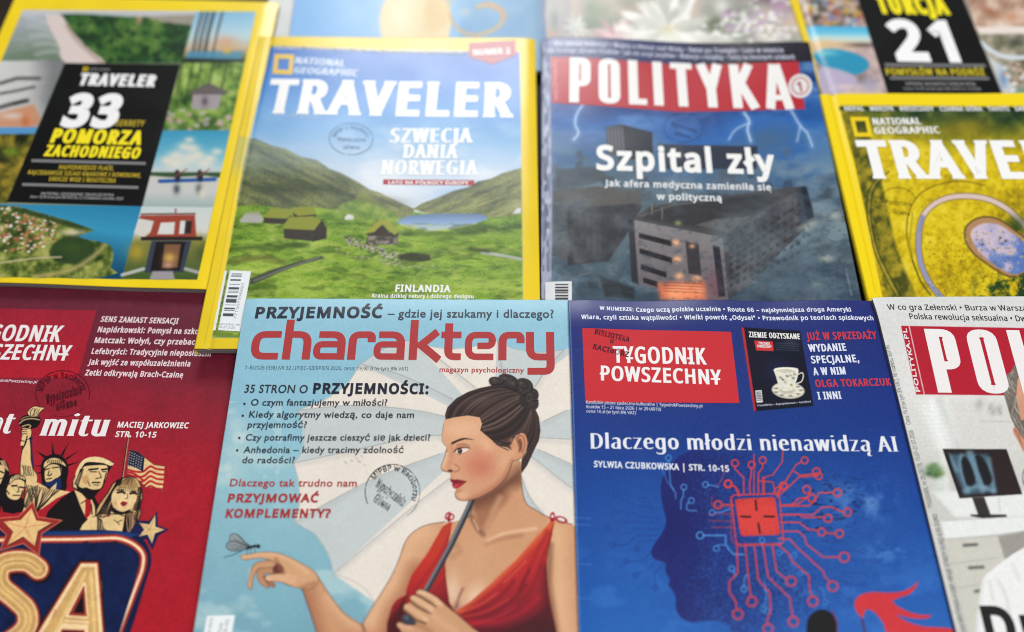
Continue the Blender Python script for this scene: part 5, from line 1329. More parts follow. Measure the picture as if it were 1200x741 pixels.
    A.line(z8([(590, 80), (650, 60), (740, 5), (820, -70)]), 12, C(92, 54, 42), soft=16, a=0.8, sm=3)
    A.line(z8([(720, 60), (690, 120), (655, 200), (640, 240)]), 6, C(196, 148, 112), soft=7, a=0.8)
    A.line(z8([(790, 40), (815, 90), (860, 130)]), 16, C(200, 146, 110), soft=14, a=0.7)
    A.line(z8([(570, 150), (605, 215), (632, 245)]), 5, C(112, 68, 52), soft=5, a=0.75)
    A.line(z8([(585, 170), (610, 220)]), 1.6, C(235, 195, 165), soft=2.2, a=0.8)
    A.line(z8([(660, 275), (740, 240), (830, 225), (900, 215)]), 3.6, C(228, 186, 152), soft=4, a=0.8, sm=3)
    A.line(z8([(650, 295), (730, 265), (830, 250)]), 4, C(150, 98, 74), soft=5, a=0.5, sm=3)
    A.line(z8([(500, 300), (520, 330), (480, 360)]), 6, C(160, 108, 82), soft=7, a=0.5)
    A.glow(*z8([(600, 360)])[0], 26, 20, C(206, 160, 124), 0.5)
    A.glow(*z8([(480, 530)])[0], 10, 24, C(224, 190, 164), 0.8)
    A.glow(*z8([(590, 560)])[0], 13, 20, C(226, 190, 162), 0.85, 0.5)
    A.line(z8([(530, 520), (508, 570), (492, 632)]), 2.4, C(122, 76, 64), soft=3.2, a=0.85, sm=3)
    A.glow(*z8([(500, 620)])[0], 6, 7, C(130, 84, 72), 0.6)
    A.line(z8([(1010, 230), (1020, 400), (1030, 600), (1060, 800)]), 20, C(222, 180, 140), soft=18, a=0.6, sm=3)
    A.line(z8([(975, 300), (968, 480), (985, 620), (1010, 780)]), 6, C(120, 74, 54), soft=7, a=0.75, sm=3)
    A.setclip()
    A.line(z8([(828, -20), (838, 50), (860, 95), (900, 120), (950, 150), (1050, 184), (1085, 192)]), 0.9, OUT, a=0.75, sm=4)
    A.line(z8([(580, 60), (572, 130), (556, 155)]), 1.0, OUT, a=0.7, sm=3)
    # dress
    D1, D2, D3 = C(190, 48, 34), C(146, 24, 34), C(70, 12, 18)
    left = np.vstack([z8([(478, 178), (430, 200), (350, 340), (270, 450), (245, 520), (240, 550), (196, 575), (172, 606), (146, 690), (120, 1300), (640, 1300), (560, 690), (490, 634), (462, 590), (446, 480), (440, 400), (455, 300)])])
    A.poly(left, lambda X, Y: ramp((Y - 608) / 130, [(0, C(176, 56, 36)), (0.35, D1), (0.65, C(168, 30, 32)), (1, C(84, 14, 22))]), 0.9)
    A.setclip(left)
    A.poly(z8([(245, 545), (235, 600), (240, 800), (140, 800), (150, 690), (195, 630)]), D3, 6, a=0.95)
    for p in ([(470, 230), (420, 340), (330, 470), (260, 560)], [(440, 420), (400, 480), (370, 540)]):
        A.line(z8(p), 2.6, D2, soft=3.5, a=0.75, sm=3)
    for k in range(6):
        A.line(z8([(372 + 12 * k, 540 - 14 * k), (400 + 10 * k, 575 - 8 * k), (450 + 2 * k, 610)]), 1.6, C(92, 14, 24), soft=2.2, a=0.75, sm=3)
    A.line(z8([(440, 380), (446, 480), (462, 590), (490, 634)]), 3, C(110, 20, 26), soft=3, a=0.8, sm=3)
    A.setclip()
    right = z8([(1000, 165), (970, 182), (900, 255), (800, 370), (720, 445), (650, 512), (570, 585), (490, 634), (520, 665), (600, 760), (620, 1300), (1060, 1300), (1010, 760), (985, 650), (968, 560), (958, 470), (955, 400), (963, 330), (978, 270), (990, 210)])
    A.poly(right, lambda X, Y: ramp((X - 533) / 118 * 0.25 + (Y - 608) / 140 * 0.85 - 0.05, [(0, C(196, 78, 40)), (0.25, C(192, 56, 38)), (0.5, C(176, 32, 38)), (0.75, C(128, 18, 34)), (1, C(60, 10, 18))]), 0.9)
    A.setclip(right)
    A.line(z8([(990, 180), (880, 290), (770, 410), (640, 530), (500, 640)]), 7, C(204, 98, 50), soft=7, a=0.8, sm=3)
    for p, w, c, a in [([(960, 230), (900, 350), (830, 500)], 4, D2, .7), ([(985, 240), (930, 380), (880, 520), (780, 620)], 4, C(120, 18, 30), .6),
                       ([(820, 400), (760, 470), (700, 520), (600, 600)], 3, C(158, 34, 34), .6), ([(870, 420), (840, 480), (815, 530)], 2.4, C(96, 14, 26), .8),
                       ([(520, 655), (620, 625), (720, 560), (790, 480)], 3, C(110, 14, 26), .75), ([(540, 675), (660, 650), (780, 580), (850, 500)], 3, C(100, 12, 24), .7),
                       ([(560, 690), (700, 690), (830, 640), (920, 560)], 5, C(176, 24, 44), .6), ([(600, 735), (760, 735), (880, 690), (960, 620)], 6, C(70, 8, 20), .7),
                       ([(520, 640), (620, 600), (700, 545)], 2.0, C(214, 96, 62), .6), ([(530, 662), (640, 640), (760, 575)], 1.6, C(206, 70, 56), .6), ([(575, 700), (690, 672), (800, 610)], 1.8, C(196, 44, 54), .6),
                       ([(955, 420), (960, 560), (985, 700)], 10, C(72, 10, 20), .7), ([(740, 490), (790, 440), (850, 380)], 2, C(222, 112, 70), .5)]:
        A.line(z8(p), w, c, soft=w * 1.2, a=a, sm=4)
    A.poly(z8([(700, 760), (820, 700), (960, 650), (1010, 760)]), C(58, 8, 18), 14, a=0.6)
    A.setclip()
    A.line(z8([(990, 190), (963, 330), (955, 400), (968, 560), (1010, 760)]), 0.9, C(70, 20, 20), a=0.7, sm=4)
    A.line(z8([(970, 182), (800, 370), (650, 512), (490, 634)]), 0.8, C(226, 200, 176), a=0.6, sm=4)
    for cx, cy, rx, ry, rot in [(455, 150, 11, 16, .5), (470, 155, 14, 14, .2), (985, 155, 10, 18, .1), (1030, 170, 26, 14, .3)]:
        x, y = z8([(cx, cy)])[0]
        A.ell(x, y, rx / 4.333, ry / 4.333, C(162, 30, 48), rot, 0.8, 1, ring=1.7)
    for cx, cy in [(460, 172), (984, 170)]:
        x, y = z8([(cx, cy)])[0]; A.ell(x, y, 2.0, 2.4, C(140, 24, 36))
    # parasol pole
    A.line(z8([(592, 30), (560, 110), (470, 300), (345, 528)]), 6.8, C(58, 60, 68), a=1, sm=0)
    A.line(z8([(583, 40), (552, 110), (462, 300), (338, 524)]), 2.0, C(138, 142, 150), soft=2.0, a=0.9)
    A.line(z8([(600, 40), (569, 112), (480, 302), (352, 536)]), 1.0, C(24, 24, 30), soft=1.2, a=0.9)
    # head: face
    face = np.vstack([zf([(112, 30), (114, 55), (106, 88), (98, 140), (96, 190), (107, 215), (124, 232), (120, 262), (108, 305), (92, 345), (90, 364), (99, 379), (118, 386), (140, 390), (148, 402), (150, 416), (143, 434), (150, 448), (160, 456), (156, 470), (166, 488), (182, 494), (178, 512), (178, 536), (190, 556), (224, 564), (270, 562), (330, 545), (400, 508), (450, 470), (490, 425), (515, 380), (535, 325), (560, 310), (600, 300), (625, 240), (622, 170), (585, 142), (540, 175), (500, 180), (400, 150), (345, 100), (345, 40), (240, 10), (160, 12)])])
    A.poly(face, C(208, 155, 119), 0.8)
    A.setclip(face)
    A.glow(*zf([(220, 120)])[0], 26, 13, C(226, 182, 146), 0.7)
    A.glow(*zf([(330, 350)])[0], 21, 17, C(186, 98, 80), 0.68)
    A.glow(*zf([(380, 270)])[0], 13, 12, C(204, 130, 102), 0.5, 0.4)
    A.glow(*zf([(370, 220)])[0], 12, 7, C(230, 182, 146), 0.6, 0.7)
    A.glow(*zf([(300, 510)])[0], 20, 6, C(200, 140, 108), 0.5, -0.4)
    A.glow(*zf([(480, 320)])[0], 9, 12, C(216, 164, 128), 0.6, 0.5)
    A.line(zf([(535, 325), (500, 400), (440, 470), (350, 530), (270, 560)]), 6, C(160, 96, 70), soft=7, a=0.75, sm=3)
    A.line(zf([(178, 545), (200, 565), (260, 566)]), 5, C(176, 112, 84), soft=5, a=0.6, sm=3)
    A.glow(*zf([(225, 535)])[0], 8, 6, C(224, 176, 142), 0.6)
    # brow, eye
    A.poly(zf([(152, 208), (175, 194), (230, 176), (295, 189), (240, 186), (190, 202), (158, 218)]), C(58, 36, 30), 0.8, sm=3)
    A.poly(zf([(170, 250), (190, 226), (230, 216), (275, 238), (240, 234), (200, 240)]), C(176, 112, 84), 2.6, a=0.8, sm=2)
    A.line(zf([(186, 222), (225, 212), (265, 226)]), 0.8, C(120, 74, 56), soft=1.2, a=0.75, sm=3)
    A.poly(zf([(180, 256), (198, 242), (225, 240), (262, 242), (240, 264), (212, 276), (192, 274)]), C(226, 212, 198), 0.8, sm=2)
    A.ell(*zf([(206, 258)])[0], 2.9, 3.3, C(70, 44, 34), 0, 0.8)
    A.ell(*zf([(207, 260)])[0], 1.3, 1.5, C(18, 12, 12), 0, 0.7)
    A.ell(*zf([(203, 254)])[0], 0.55, 0.55, C(240, 235, 230), 0, 0.6)
    A.line(zf([(170, 262), (190, 245), (225, 237), (268, 240)]), 1.5, C(40, 24, 22), 0.8, sm=4)
    A.line(zf([(188, 276), (212, 279), (245, 264)]), 0.7, C(140, 84, 66), soft=1, a=0.8, sm=3)
    A.line(zf([(118, 262), (124, 255), (128, 262)]), 0.8, C(60, 36, 30), a=0.7)
    # nose
    A.line(zf([(150, 225), (158, 262), (150, 320), (140, 350)]), 4, C(188, 126, 98), soft=5, a=0.6, sm=3)
    A.line(zf([(124, 270), (112, 320), (100, 352)]), 3, C(232, 190, 158), soft=3.4, a=0.7, sm=3)
    A.poly(zf([(128, 380), (142, 372), (158, 376), (164, 386), (148, 388)]), C(70, 36, 32), 0.9, a=0.95, sm=2)
    A.line(zf([(176, 340), (200, 358), (198, 378), (172, 388)]), 1.1, C(150, 90, 68), soft=1.8, a=0.85, sm=3)
    A.line(zf([(99, 379), (118, 386), (140, 390)]), 1.6, C(160, 98, 76), soft=2, a=0.8)
    A.line(zf([(150, 396), (152, 430)]), 2.4, C(180, 116, 90), soft=3, a=0.6)
    # lips
    A.poly(zf([(143, 440), (158, 432), (174, 436), (190, 434), (246, 446), (205, 452), (156, 454)]), C(128, 26, 38), 0.8, sm=3)
    A.poly(zf([(156, 456), (205, 454), (244, 448), (214, 476), (182, 492), (164, 484)]), C(162, 38, 48), 0.8, sm=3)
    A.line(zf([(150, 454), (200, 454), (246, 447)]), 0.9, C(70, 12, 22), a=0.9, sm=3)
    A.ell(*zf([(182, 474)])[0], 3.0, 1.0, C(206, 96, 98), -0.5, 1.6, 0.7)
    A.glow(*zf([(196, 504)])[0], 5, 2.4, C(168, 104, 80), 0.6, -0.3)
    A.setclip()
    A.line(zf([(106, 88), (97, 140), (96, 190), (107, 215), (124, 232)]), 0.8, C(120, 78, 60), a=0.6, sm=3)
    A.line(zf([(124, 240), (108, 305), (90, 350), (99, 379), (140, 390)]), 0.9, C(110, 68, 52), a=0.7, sm=3)
    A.line(zf([(178, 512), (178, 536), (190, 556), (224, 565), (270, 563), (330, 546), (400, 508), (450, 470), (490, 425), (515, 380), (535, 325), (578, 306)]), 1.0, C(84, 50, 40), a=0.75, sm=3)
    # hair
    HR = C(50, 36, 34)
    hair = np.vstack([z7([(445, 312), (444, 285), (455, 250), (500, 205), (560, 172), (620, 152), (670, 142), (730, 138), (800, 155), (850, 185), (895, 240), (922, 300), (930, 370), (922, 420), (900, 465), (862, 548), (832, 590), (830, 560), (834, 515), (858, 480), (866, 430), (855, 395), (832, 382), (805, 395), (785, 430), (776, 445), (782, 470), (760, 455), (710, 445), (690, 425), (660, 400), (622, 368), (632, 335), (620, 302), (560, 292), (500, 300)])])
    A.poly(hair, HR, 0.9)
    A.setclip(hair)
    rr = np.random.RandomState(3)
    keys = np.array([[(443, 312), (452, 262), (500, 210), (580, 168), (690, 146), (800, 160)], [(520, 300), (560, 248), (620, 205), (700, 172), (780, 165), (830, 172)],
                     [(610, 300), (660, 258), (720, 220), (780, 195), (825, 186), (850, 188)], [(630, 340), (690, 312), (750, 275), (805, 238), (840, 212), (862, 200)],
                     [(640, 385), (720, 372), (790, 330), (838, 280), (862, 240), (874, 212)], [(700, 440), (775, 415), (830, 375), (868, 310), (882, 255), (884, 220)],
                     [(835, 560), (880, 480), (908, 400), (912, 330), (900, 270), (888, 225)]], float)
    for k in range(84):
        t = k / 83.0 * 5.999 + 0.15 * (rr.rand() - .5); t = min(max(t, 0), 5.99)
        i = int(t); path = keys[i] * (1 - t + i) + keys[i + 1] * (t - i)
        c = [C(98, 76, 70), C(74, 56, 52), C(26, 18, 18), C(116, 92, 84), C(20, 14, 16)][int(rr.rand() * 5)]
        A.line(z7(path + rr.rand(6, 2) * 3), 0.7 + rr.rand() * 0.7, c, soft=1.3, a=0.35 + 0.35 * rr.rand(), sm=4)
    A.glow(*z7([(620, 215)])[0], 20, 7, C(118, 94, 86), 0.4, -0.3)
    A.setclip()
    A.line(z7([(690, 425), (720, 448), (765, 470)]), 1.2, HR, a=0.85, sm=3)
    A.line(z7([(700, 418), (740, 432), (780, 435)]), 2.4, HR, a=0.9, sm=3)
    for cx, cy, rx, ry in [(705, 122, 40, 26), (765, 112, 52, 30), (845, 140, 48, 38), (885, 190, 36, 38), (893, 235, 28, 32), (800, 140, 70, 30), (860, 215, 40, 40)]:
        x, y = z7([(cx, cy)])[0]
        A.ell(x, y, rx / 4.359, ry / 4.359, C(44, 36, 36), 0.3)
    for cx, cy, rx, ry, ro in [(705, 122, 34, 18, -.4), (765, 108, 44, 20, .1), (845, 138, 38, 26, .6), (888, 200, 24, 32, .2), (800, 140, 40, 20, .9), (895, 240, 20, 24, 0)]:
        x, y = z7([(cx, cy)])[0]
        for q in (1.0, 0.68, 0.38):
            A.ell(x - .5, y - .5, rx * q / 4.359, ry * q / 4.359, C(104, 88, 84) if q != 0.68 else C(20, 14, 16), ro, 1.8, 0.28, ring=1.0)
    for cx, cy in [(700, 118), (752, 108), (835, 132), (878, 186), (885, 228), (790, 132)]:
        A.glow(*z7([(cx - 6, cy - 6)])[0], 3.2, 2.2, C(112, 98, 94), 0.45, 0.5)
    for pth in ([(680, 140), (730, 132), (745, 112)], [(800, 165), (812, 130), (800, 105)], [(850, 185), (880, 170), (890, 150)], [(862, 235), (890, 220), (918, 215)], [(740, 145), (790, 160), (845, 190)]):
        A.line(z7(pth), 1.4, C(16, 12, 14), soft=1.6, a=0.8, sm=4)
    # ear
    ear = zf([(548, 205), (556, 170), (580, 147), (606, 150), (622, 180), (624, 225), (614, 265), (590, 298), (560, 312), (540, 318), (548, 280), (556, 260), (545, 240)])
    A.poly(ear, C(206, 146, 110), 0.9, sm=3)
    A.line(zf([(556, 190), (580, 162), (604, 180), (606, 230), (590, 270)]), 1.2, C(118, 70, 52), soft=1.6, a=0.85, sm=4)
    A.poly(zf([(560, 200), (580, 178), (594, 205), (590, 250), (570, 268), (572, 235)]), C(128, 76, 56), 2.2, a=0.85, sm=3)
    A.line(zf([(570, 195), (584, 215), (578, 250)]), 1.3, C(92, 50, 38), soft=1.6, a=0.8, sm=3)
    A.line(zf([(552, 180), (580, 147), (606, 150), (622, 180), (624, 225), (612, 266), (580, 304), (545, 318)]), 0.8, C(84, 50, 40), a=0.7, sm=3)
    A.line(zf([(526, 190), (534, 215), (524, 235)]), 4, C(190, 124, 92), soft=4, a=0.6)
    # hand holding the pole
    hand = zh([(300, 400), (318, 352), (352, 345), (378, 330), (372, 290), (385, 262), (415, 255), (440, 262), (438, 222), (462, 200), (500, 194), (560, 218), (620, 250), (680, 288), (725, 330), (790, 390), (880, 460), (980, 548), (1060, 620), (1140, 680), (1500, 900), (1200, 1100), (620, 800), (300, 680), (262, 620), (232, 585), (232, 560), (256, 545), (290, 556), (330, 572), (420, 580), (430, 540), (380, 480), (310, 430)])
    A.poly(hand, C(196, 148, 110), 0.9)
    A.setclip(hand)
    A.line(zh([(470, 215), (560, 245), (640, 290), (700, 350)]), 4.5, C(226, 184, 146), soft=4.5, a=0.85, sm=3)
    A.line(zh([(400, 275), (480, 320), (600, 400)]), 4.2, C(226, 182, 144), soft=4.5, a=0.9, sm=3)
    A.line(zh([(330, 370), (420, 425), (540, 510)]), 4.2, C(220, 174, 136), soft=4.5, a=0.9, sm=3)
    for p in ([(440, 250), (500, 280), (590, 335), (655, 375)], [(375, 315), (440, 370), (540, 425), (600, 455)], [(305, 415), (380, 475), (450, 530), (540, 560)]):
        A.line(zh(p), 2.0, C(70, 40, 32), soft=2.4, a=0.95, sm=3)
    for x, y in [(655, 350), (600, 420), (545, 520)]:
        A.glow(*zh([(x, y)])[0], 3.4, 2.4, C(228, 186, 150), 0.6, .6)
    A.line(zh([(620, 470), (720, 560), (860, 640)]), 7, C(214, 168, 130), soft=9, a=0.7)
    A.line(zh([(240, 575), (330, 605), (450, 610)]), 3.5, C(220, 170, 138), soft=4, a=0.8)
    A.line(zh([(440, 590), (520, 600), (600, 660)]), 5, C(150, 98, 70), soft=7, a=0.6)
    A.setclip()
    A.line(zh([(438, 240), (440, 215), (462, 200), (500, 194), (560, 218), (620, 250), (680, 288), (725, 330), (790, 390), (880, 460), (980, 548), (1060, 620)]), 0.9, OUT, a=0.75, sm=3)
    A.line(zh([(300, 400), (318, 352), (352, 345)]), 0.9, OUT, a=0.7, sm=3)
    A.line(zh([(372, 310), (372, 285), (388, 260), (420, 256)]), 0.9, OUT, a=0.7, sm=3)
    A.poly(zh([(285, 490), (300, 465), (340, 460), (400, 500), (440, 550), (430, 572), (330, 570), (288, 545)]), C(52, 56, 68), 1.0, sm=2)
    A.ell(*zh([(335, 500)])[0], 3.2, 2.6, C(92, 98, 110), 0.5, 2.4, 0.7)
    A.line(zh([(232, 575), (245, 548), (290, 556), (330, 575), (420, 582)]), 0.8, OUT, a=0.7, sm=3)
    # pointing hand
    HO = C(74, 46, 36)
    pt = z6([(238, 335), (244, 326), (290, 320), (330, 312), (400, 309), (460, 320), (530, 350), (580, 378), (620, 400), (650, 430), (660, 470), (630, 505), (570, 506), (510, 492), (460, 470), (430, 460), (415, 430), (440, 400), (440, 380), (400, 352), (340, 342), (290, 348), (255, 350)])
    mid = z6([(420, 352), (370, 356), (325, 366), (305, 385), (292, 425), (278, 480), (280, 500), (292, 510), (302, 498), (306, 455), (325, 410), (350, 396), (420, 392), (440, 380)])
    rg = z6([(420, 388), (370, 392), (335, 402), (327, 425), (330, 455), (352, 485), (378, 500), (392, 502), (392, 490), (372, 462), (362, 436), (385, 424), (440, 420)])
    lt = z6([(360, 440), (380, 470), (400, 492), (420, 500), (424, 484), (405, 462), (395, 440)])
    for q, c in ((lt, C(164, 110, 80)), (rg, C(184, 132, 96)), (mid, C(196, 146, 108)), (pt, C(206, 158, 118))):
        A.poly(q, c, 0.9, sm=2)
        A.line(np.vstack([q, q[:1]]), 0.8, HO, a=0.6, sm=2)
    A.poly(z6([(418, 385), (445, 370), (470, 395), (468, 418), (430, 428), (412, 410)]), C(96, 46, 40), 3, a=0.9, sm=2)
    A.poly(z6([(372, 448), (380, 434), (400, 430), (470, 424), (540, 440), (520, 480), (450, 470), (392, 466), (376, 460)]), C(214, 168, 130), 0.9, sm=2)
    A.line(z6([(500, 490), (450, 470), (392, 467), (372, 452), (382, 434), (410, 429), (470, 424)]), 0.8, HO, a=0.7, sm=3)
    A.ell(*z6([(388, 452)])[0], 3.2, 2.0, C(222, 180, 156), 0.2, 1.2, 0.9)
    A.setclip(pt)
    A.line(z6([(250, 334), (330, 322), (420, 322), (520, 360), (600, 420)]), 4, C(224, 180, 140), soft=5, a=0.7, sm=3)
    A.line(z6([(430, 350), (450, 390), (470, 420)]), 4, C(150, 92, 68), soft=5, a=0.7, sm=3)
    A.line(z6([(620, 505), (640, 480), (600, 490), (560, 505)]), 5, C(160, 106, 76), soft=6, a=0.7)
    A.setclip()
    A.line(z6([(290, 400), (286, 440), (284, 490)]), 1.6, C(226, 184, 146), soft=2.4, a=0.6)
    # dragonfly
    DK = C(28, 34, 42)
    for p, c in ((z6([(305, 282), (270, 262), (232, 222), (200, 210), (182, 222), (184, 250), (215, 272), (270, 288)]), C(150, 156, 158)), (z6([(300, 284), (250, 268), (200, 250), (166, 262), (164, 285), (190, 302), (240, 300), (285, 290)]), C(140, 146, 150))):
        A.poly(p, c, 0.8, a=0.95, sm=3)
        A.line(np.vstack([p, p[:1]]), 0.8, DK, sm=3, a=0.9)
    for p in ([(300, 280), (240, 255), (195, 225)], [(300, 280), (245, 262), (200, 240)], [(300, 284), (235, 276), (175, 270)], [(298, 286), (240, 288), (185, 290)], [(260, 258), (225, 222)], [(250, 285), (210, 296)]):
        A.line(z6(p), 0.6, DK, a=0.6)
    A.line(z6([(270, 290), (205, 322), (150, 338)]), 1.5, C(60, 100, 122), w1=1.0)
    A.line(z6([(275, 288), (318, 276)]), 2.6, DK, w1=3.2)
    A.ell(*z6([(334, 278)])[0], 2.6, 2.4, DK)
    for p in ([(290, 285), (272, 306), (276, 325)], [(300, 285), (290, 308), (296, 322)], [(312, 283), (318, 300), (314, 312)]):
        A.line(z6(p), 0.6, DK, a=0.8)
    A.mottle(0.025, 2.2, 5, 2)
    A.mottle(0.02, 30, 9, 3)
    # ---------------- lettering
    RED, NV, BRD = C(168, 52, 54), C(26, 30, 48), C(160, 48, 50)
    z4 = Z(3.0, 270, 340)
    g.T("headline", "PRZYJEMNOŚĆ", (298.5, 372.5), (448, 372), 13.5, NV, 0.075)
    g.T("headline", "– gdzie jej szukamy i dlaczego?", (454, 372), (649, 372.5), 10.2, C(44, 50, 66), 0.025, f='B')
    w = (0.30, 0.235); r = 0.34
    D = [(rnd([(1.05, .885), (.13, .885), (.13, .115), (1.02, .115)], r), w, False),
         ([(1.32, 1.42), (1.32, 0)], w, False), (rnd([(1.32, .885), (2.05, .885), (2.05, 0)], r), w, False),
         (rnd([(2.45, .885), (3.32, .885), (3.32, 0)], r), w, False), (rnd([(3.32, .115), (2.42, .115), (2.42, .54), (3.32, .54)], .2), (0.26, 0.22), False),
         (rnd([(3.72, 0), (3.72, .885), (4.42, .885), (4.42, .62)], .26), w, False),
         (rnd([(4.68, .885), (5.52, .885), (5.52, 0)], r), w, False), (rnd([(5.52, .115), (4.65, .115), (4.65, .54), (5.52, .54)], .2), (0.26, 0.22), False),
         ([(5.98, 1.42), (5.98, 0)], w, False), ([(6.86, 1.0), (6.2, .47)], (0.27, 0.27), False), ([(6.2, .58), (6.95, 0.0)], (0.28, 0.28), False), ([(6.0, .52), (6.3, .52)], (.2, .2), False),
         (rnd([(7.28, 1.30), (7.28, .115), (7.75, .115)], .24), w, False), ([(7.0, .885), (7.75, .885)], (0.23, 0.23), False),
         (rnd([(8.95, .115), (8.02, .115), (8.02, .885), (8.9, .885), (8.9, .50), (8.35, .50)], .3), (0.27, 0.225), False),
         (rnd([(9.28, 0), (9.28, .885), (9.95, .885), (9.95, .60)], .26), w, False),
         (rnd([(10.3, 1.0), (10.3, .115), (11.05, .115)], .3), w, False), (rnd([(11.05, 1.0), (11.05, -.38), (10.2, -.38)], .24), w, False)]
    g.S("masthead", D, (292, 421.5), (650, 422.5), 33.2, RED)
    g.T("price_line", "7–8/2026 (338) NR 32 LIPIEC–SIERPIEŃ 2026, cena: 19,90 zł (w tym 8% VAT)", (286.5, 433), (478, 434.5), 4.2, C(60, 84, 98), 0.0)
    g.T("price_line", "magazyn psychologiczny", (515, 436), (614, 437), 6.0, RED, 0.02, f='B')
    g.T("cover_lines", "35 STRON O", (286, 460.5), (360, 461), 9.6, C(40, 46, 58), 0.025, slant=2, f='B')
    g.T("cover_lines", "PRZYJEMNOŚCI:", (366.5, 461), (502, 461.5), 12.0, NV, 0.08)
    for s, x0, x1, y0, y1 in [("O czym fantazjujemy w miłości?", 293.5, 453.5, 475.5, 475.5), ("Kiedy algorytmy wiedzą, co daje nam", 291.5, 485, 489.5, 490),
                              ("przyjemność?", 290, 359, 501.5, 501.5), ("Czy potrafimy jeszcze cieszyć się jak dzieci?", 287.5, 504, 516.5, 516.5), ("Anhedonia – kiedy tracimy zdolność", 285, 473, 531, 531), ("do radości?", 283.5, 345, 543, 543)]:
        g.T("cover_lines", s, (x0, y0), (x1, y1), 7.6, C(34, 40, 52), 0.03, slant=2, f='B')
    for x, y in [(286.5, 473.5), (284.5, 487.5), (280.5, 513.5), (278, 528)]:
        g.pxring("cover_lines", x, y, 0.75, 0.75, 1.5, C(34, 40, 52), n=12)
    g.T("cover_lines", "Dlaczego tak trudno nam", (269, 570), (418, 570.5), 8.6, BRD, 0.03, slant=2, f='B')
    g.T("cover_lines", "PRZYJMOWAĆ", (266.5, 588.5), (373, 588.5), 9.8, BRD, 0.08, slant=2)
    g.T("cover_lines", "KOMPLEMENTY?", (264, 606.5), (387, 606.5), 10, BRD, 0.08, slant=2)
    # library stamp
    ST = C(52, 56, 60)
    g.pxring("library_stamp", 460, 577, 32, 32.5, 1.1, ST, 155, 345, n=60)
    g.pxring("library_stamp", 460, 577, 32, 32.5, 0.8, C(92, 96, 98), -16, 58, n=30)
    g.arc("library_stamp", "MiPBP w Raciborzu", 459.5, 576.5, 24.5, 25, 34, 202, 6.2, ST, 0.05)
    zs = Z(9.26, 420, 540)
    g.T("library_stamp", "Wypożyczalnia", zs([(178, 275)])[0], zs([(480, 500)])[0], 11, ST, 0.028, slant=-10)
    g.T("library_stamp", "Główna", zs([(158, 440)])[0], zs([(318, 550)])[0], 10.5, ST, 0.028, slant=-10)
    # barcode label at the lower left
    zb = Z(16.0, 225, 700)
    g.shape("barcode_label", zb([(285, 352), (808, 336), (600, 1500), (60, 1500)]), C(232, 236, 238), lvl=0)
    g.T("barcode_label", "CENA 19,90 ZŁ (8% VAT)", (236.5, 793), (250, 725), 3.6, C(70, 74, 78), 0.0, lvl=1)
    g.T("barcode_label", "INDEKS 334626 2026", (247.5, 793), (261.5, 730), 3.8, C(70, 74, 78), 0.0, lvl=1)
    g.T("barcode_label", "ISSN 1230-2026-05", (254.5, 793), (269, 726), 4.0, C(70, 74, 78), 0.0, lvl=1)
    for k in range(22):
        x = 243 + k * 1.0; y = 765 + 0.0 * k
    g.finish()
build_charaktery()
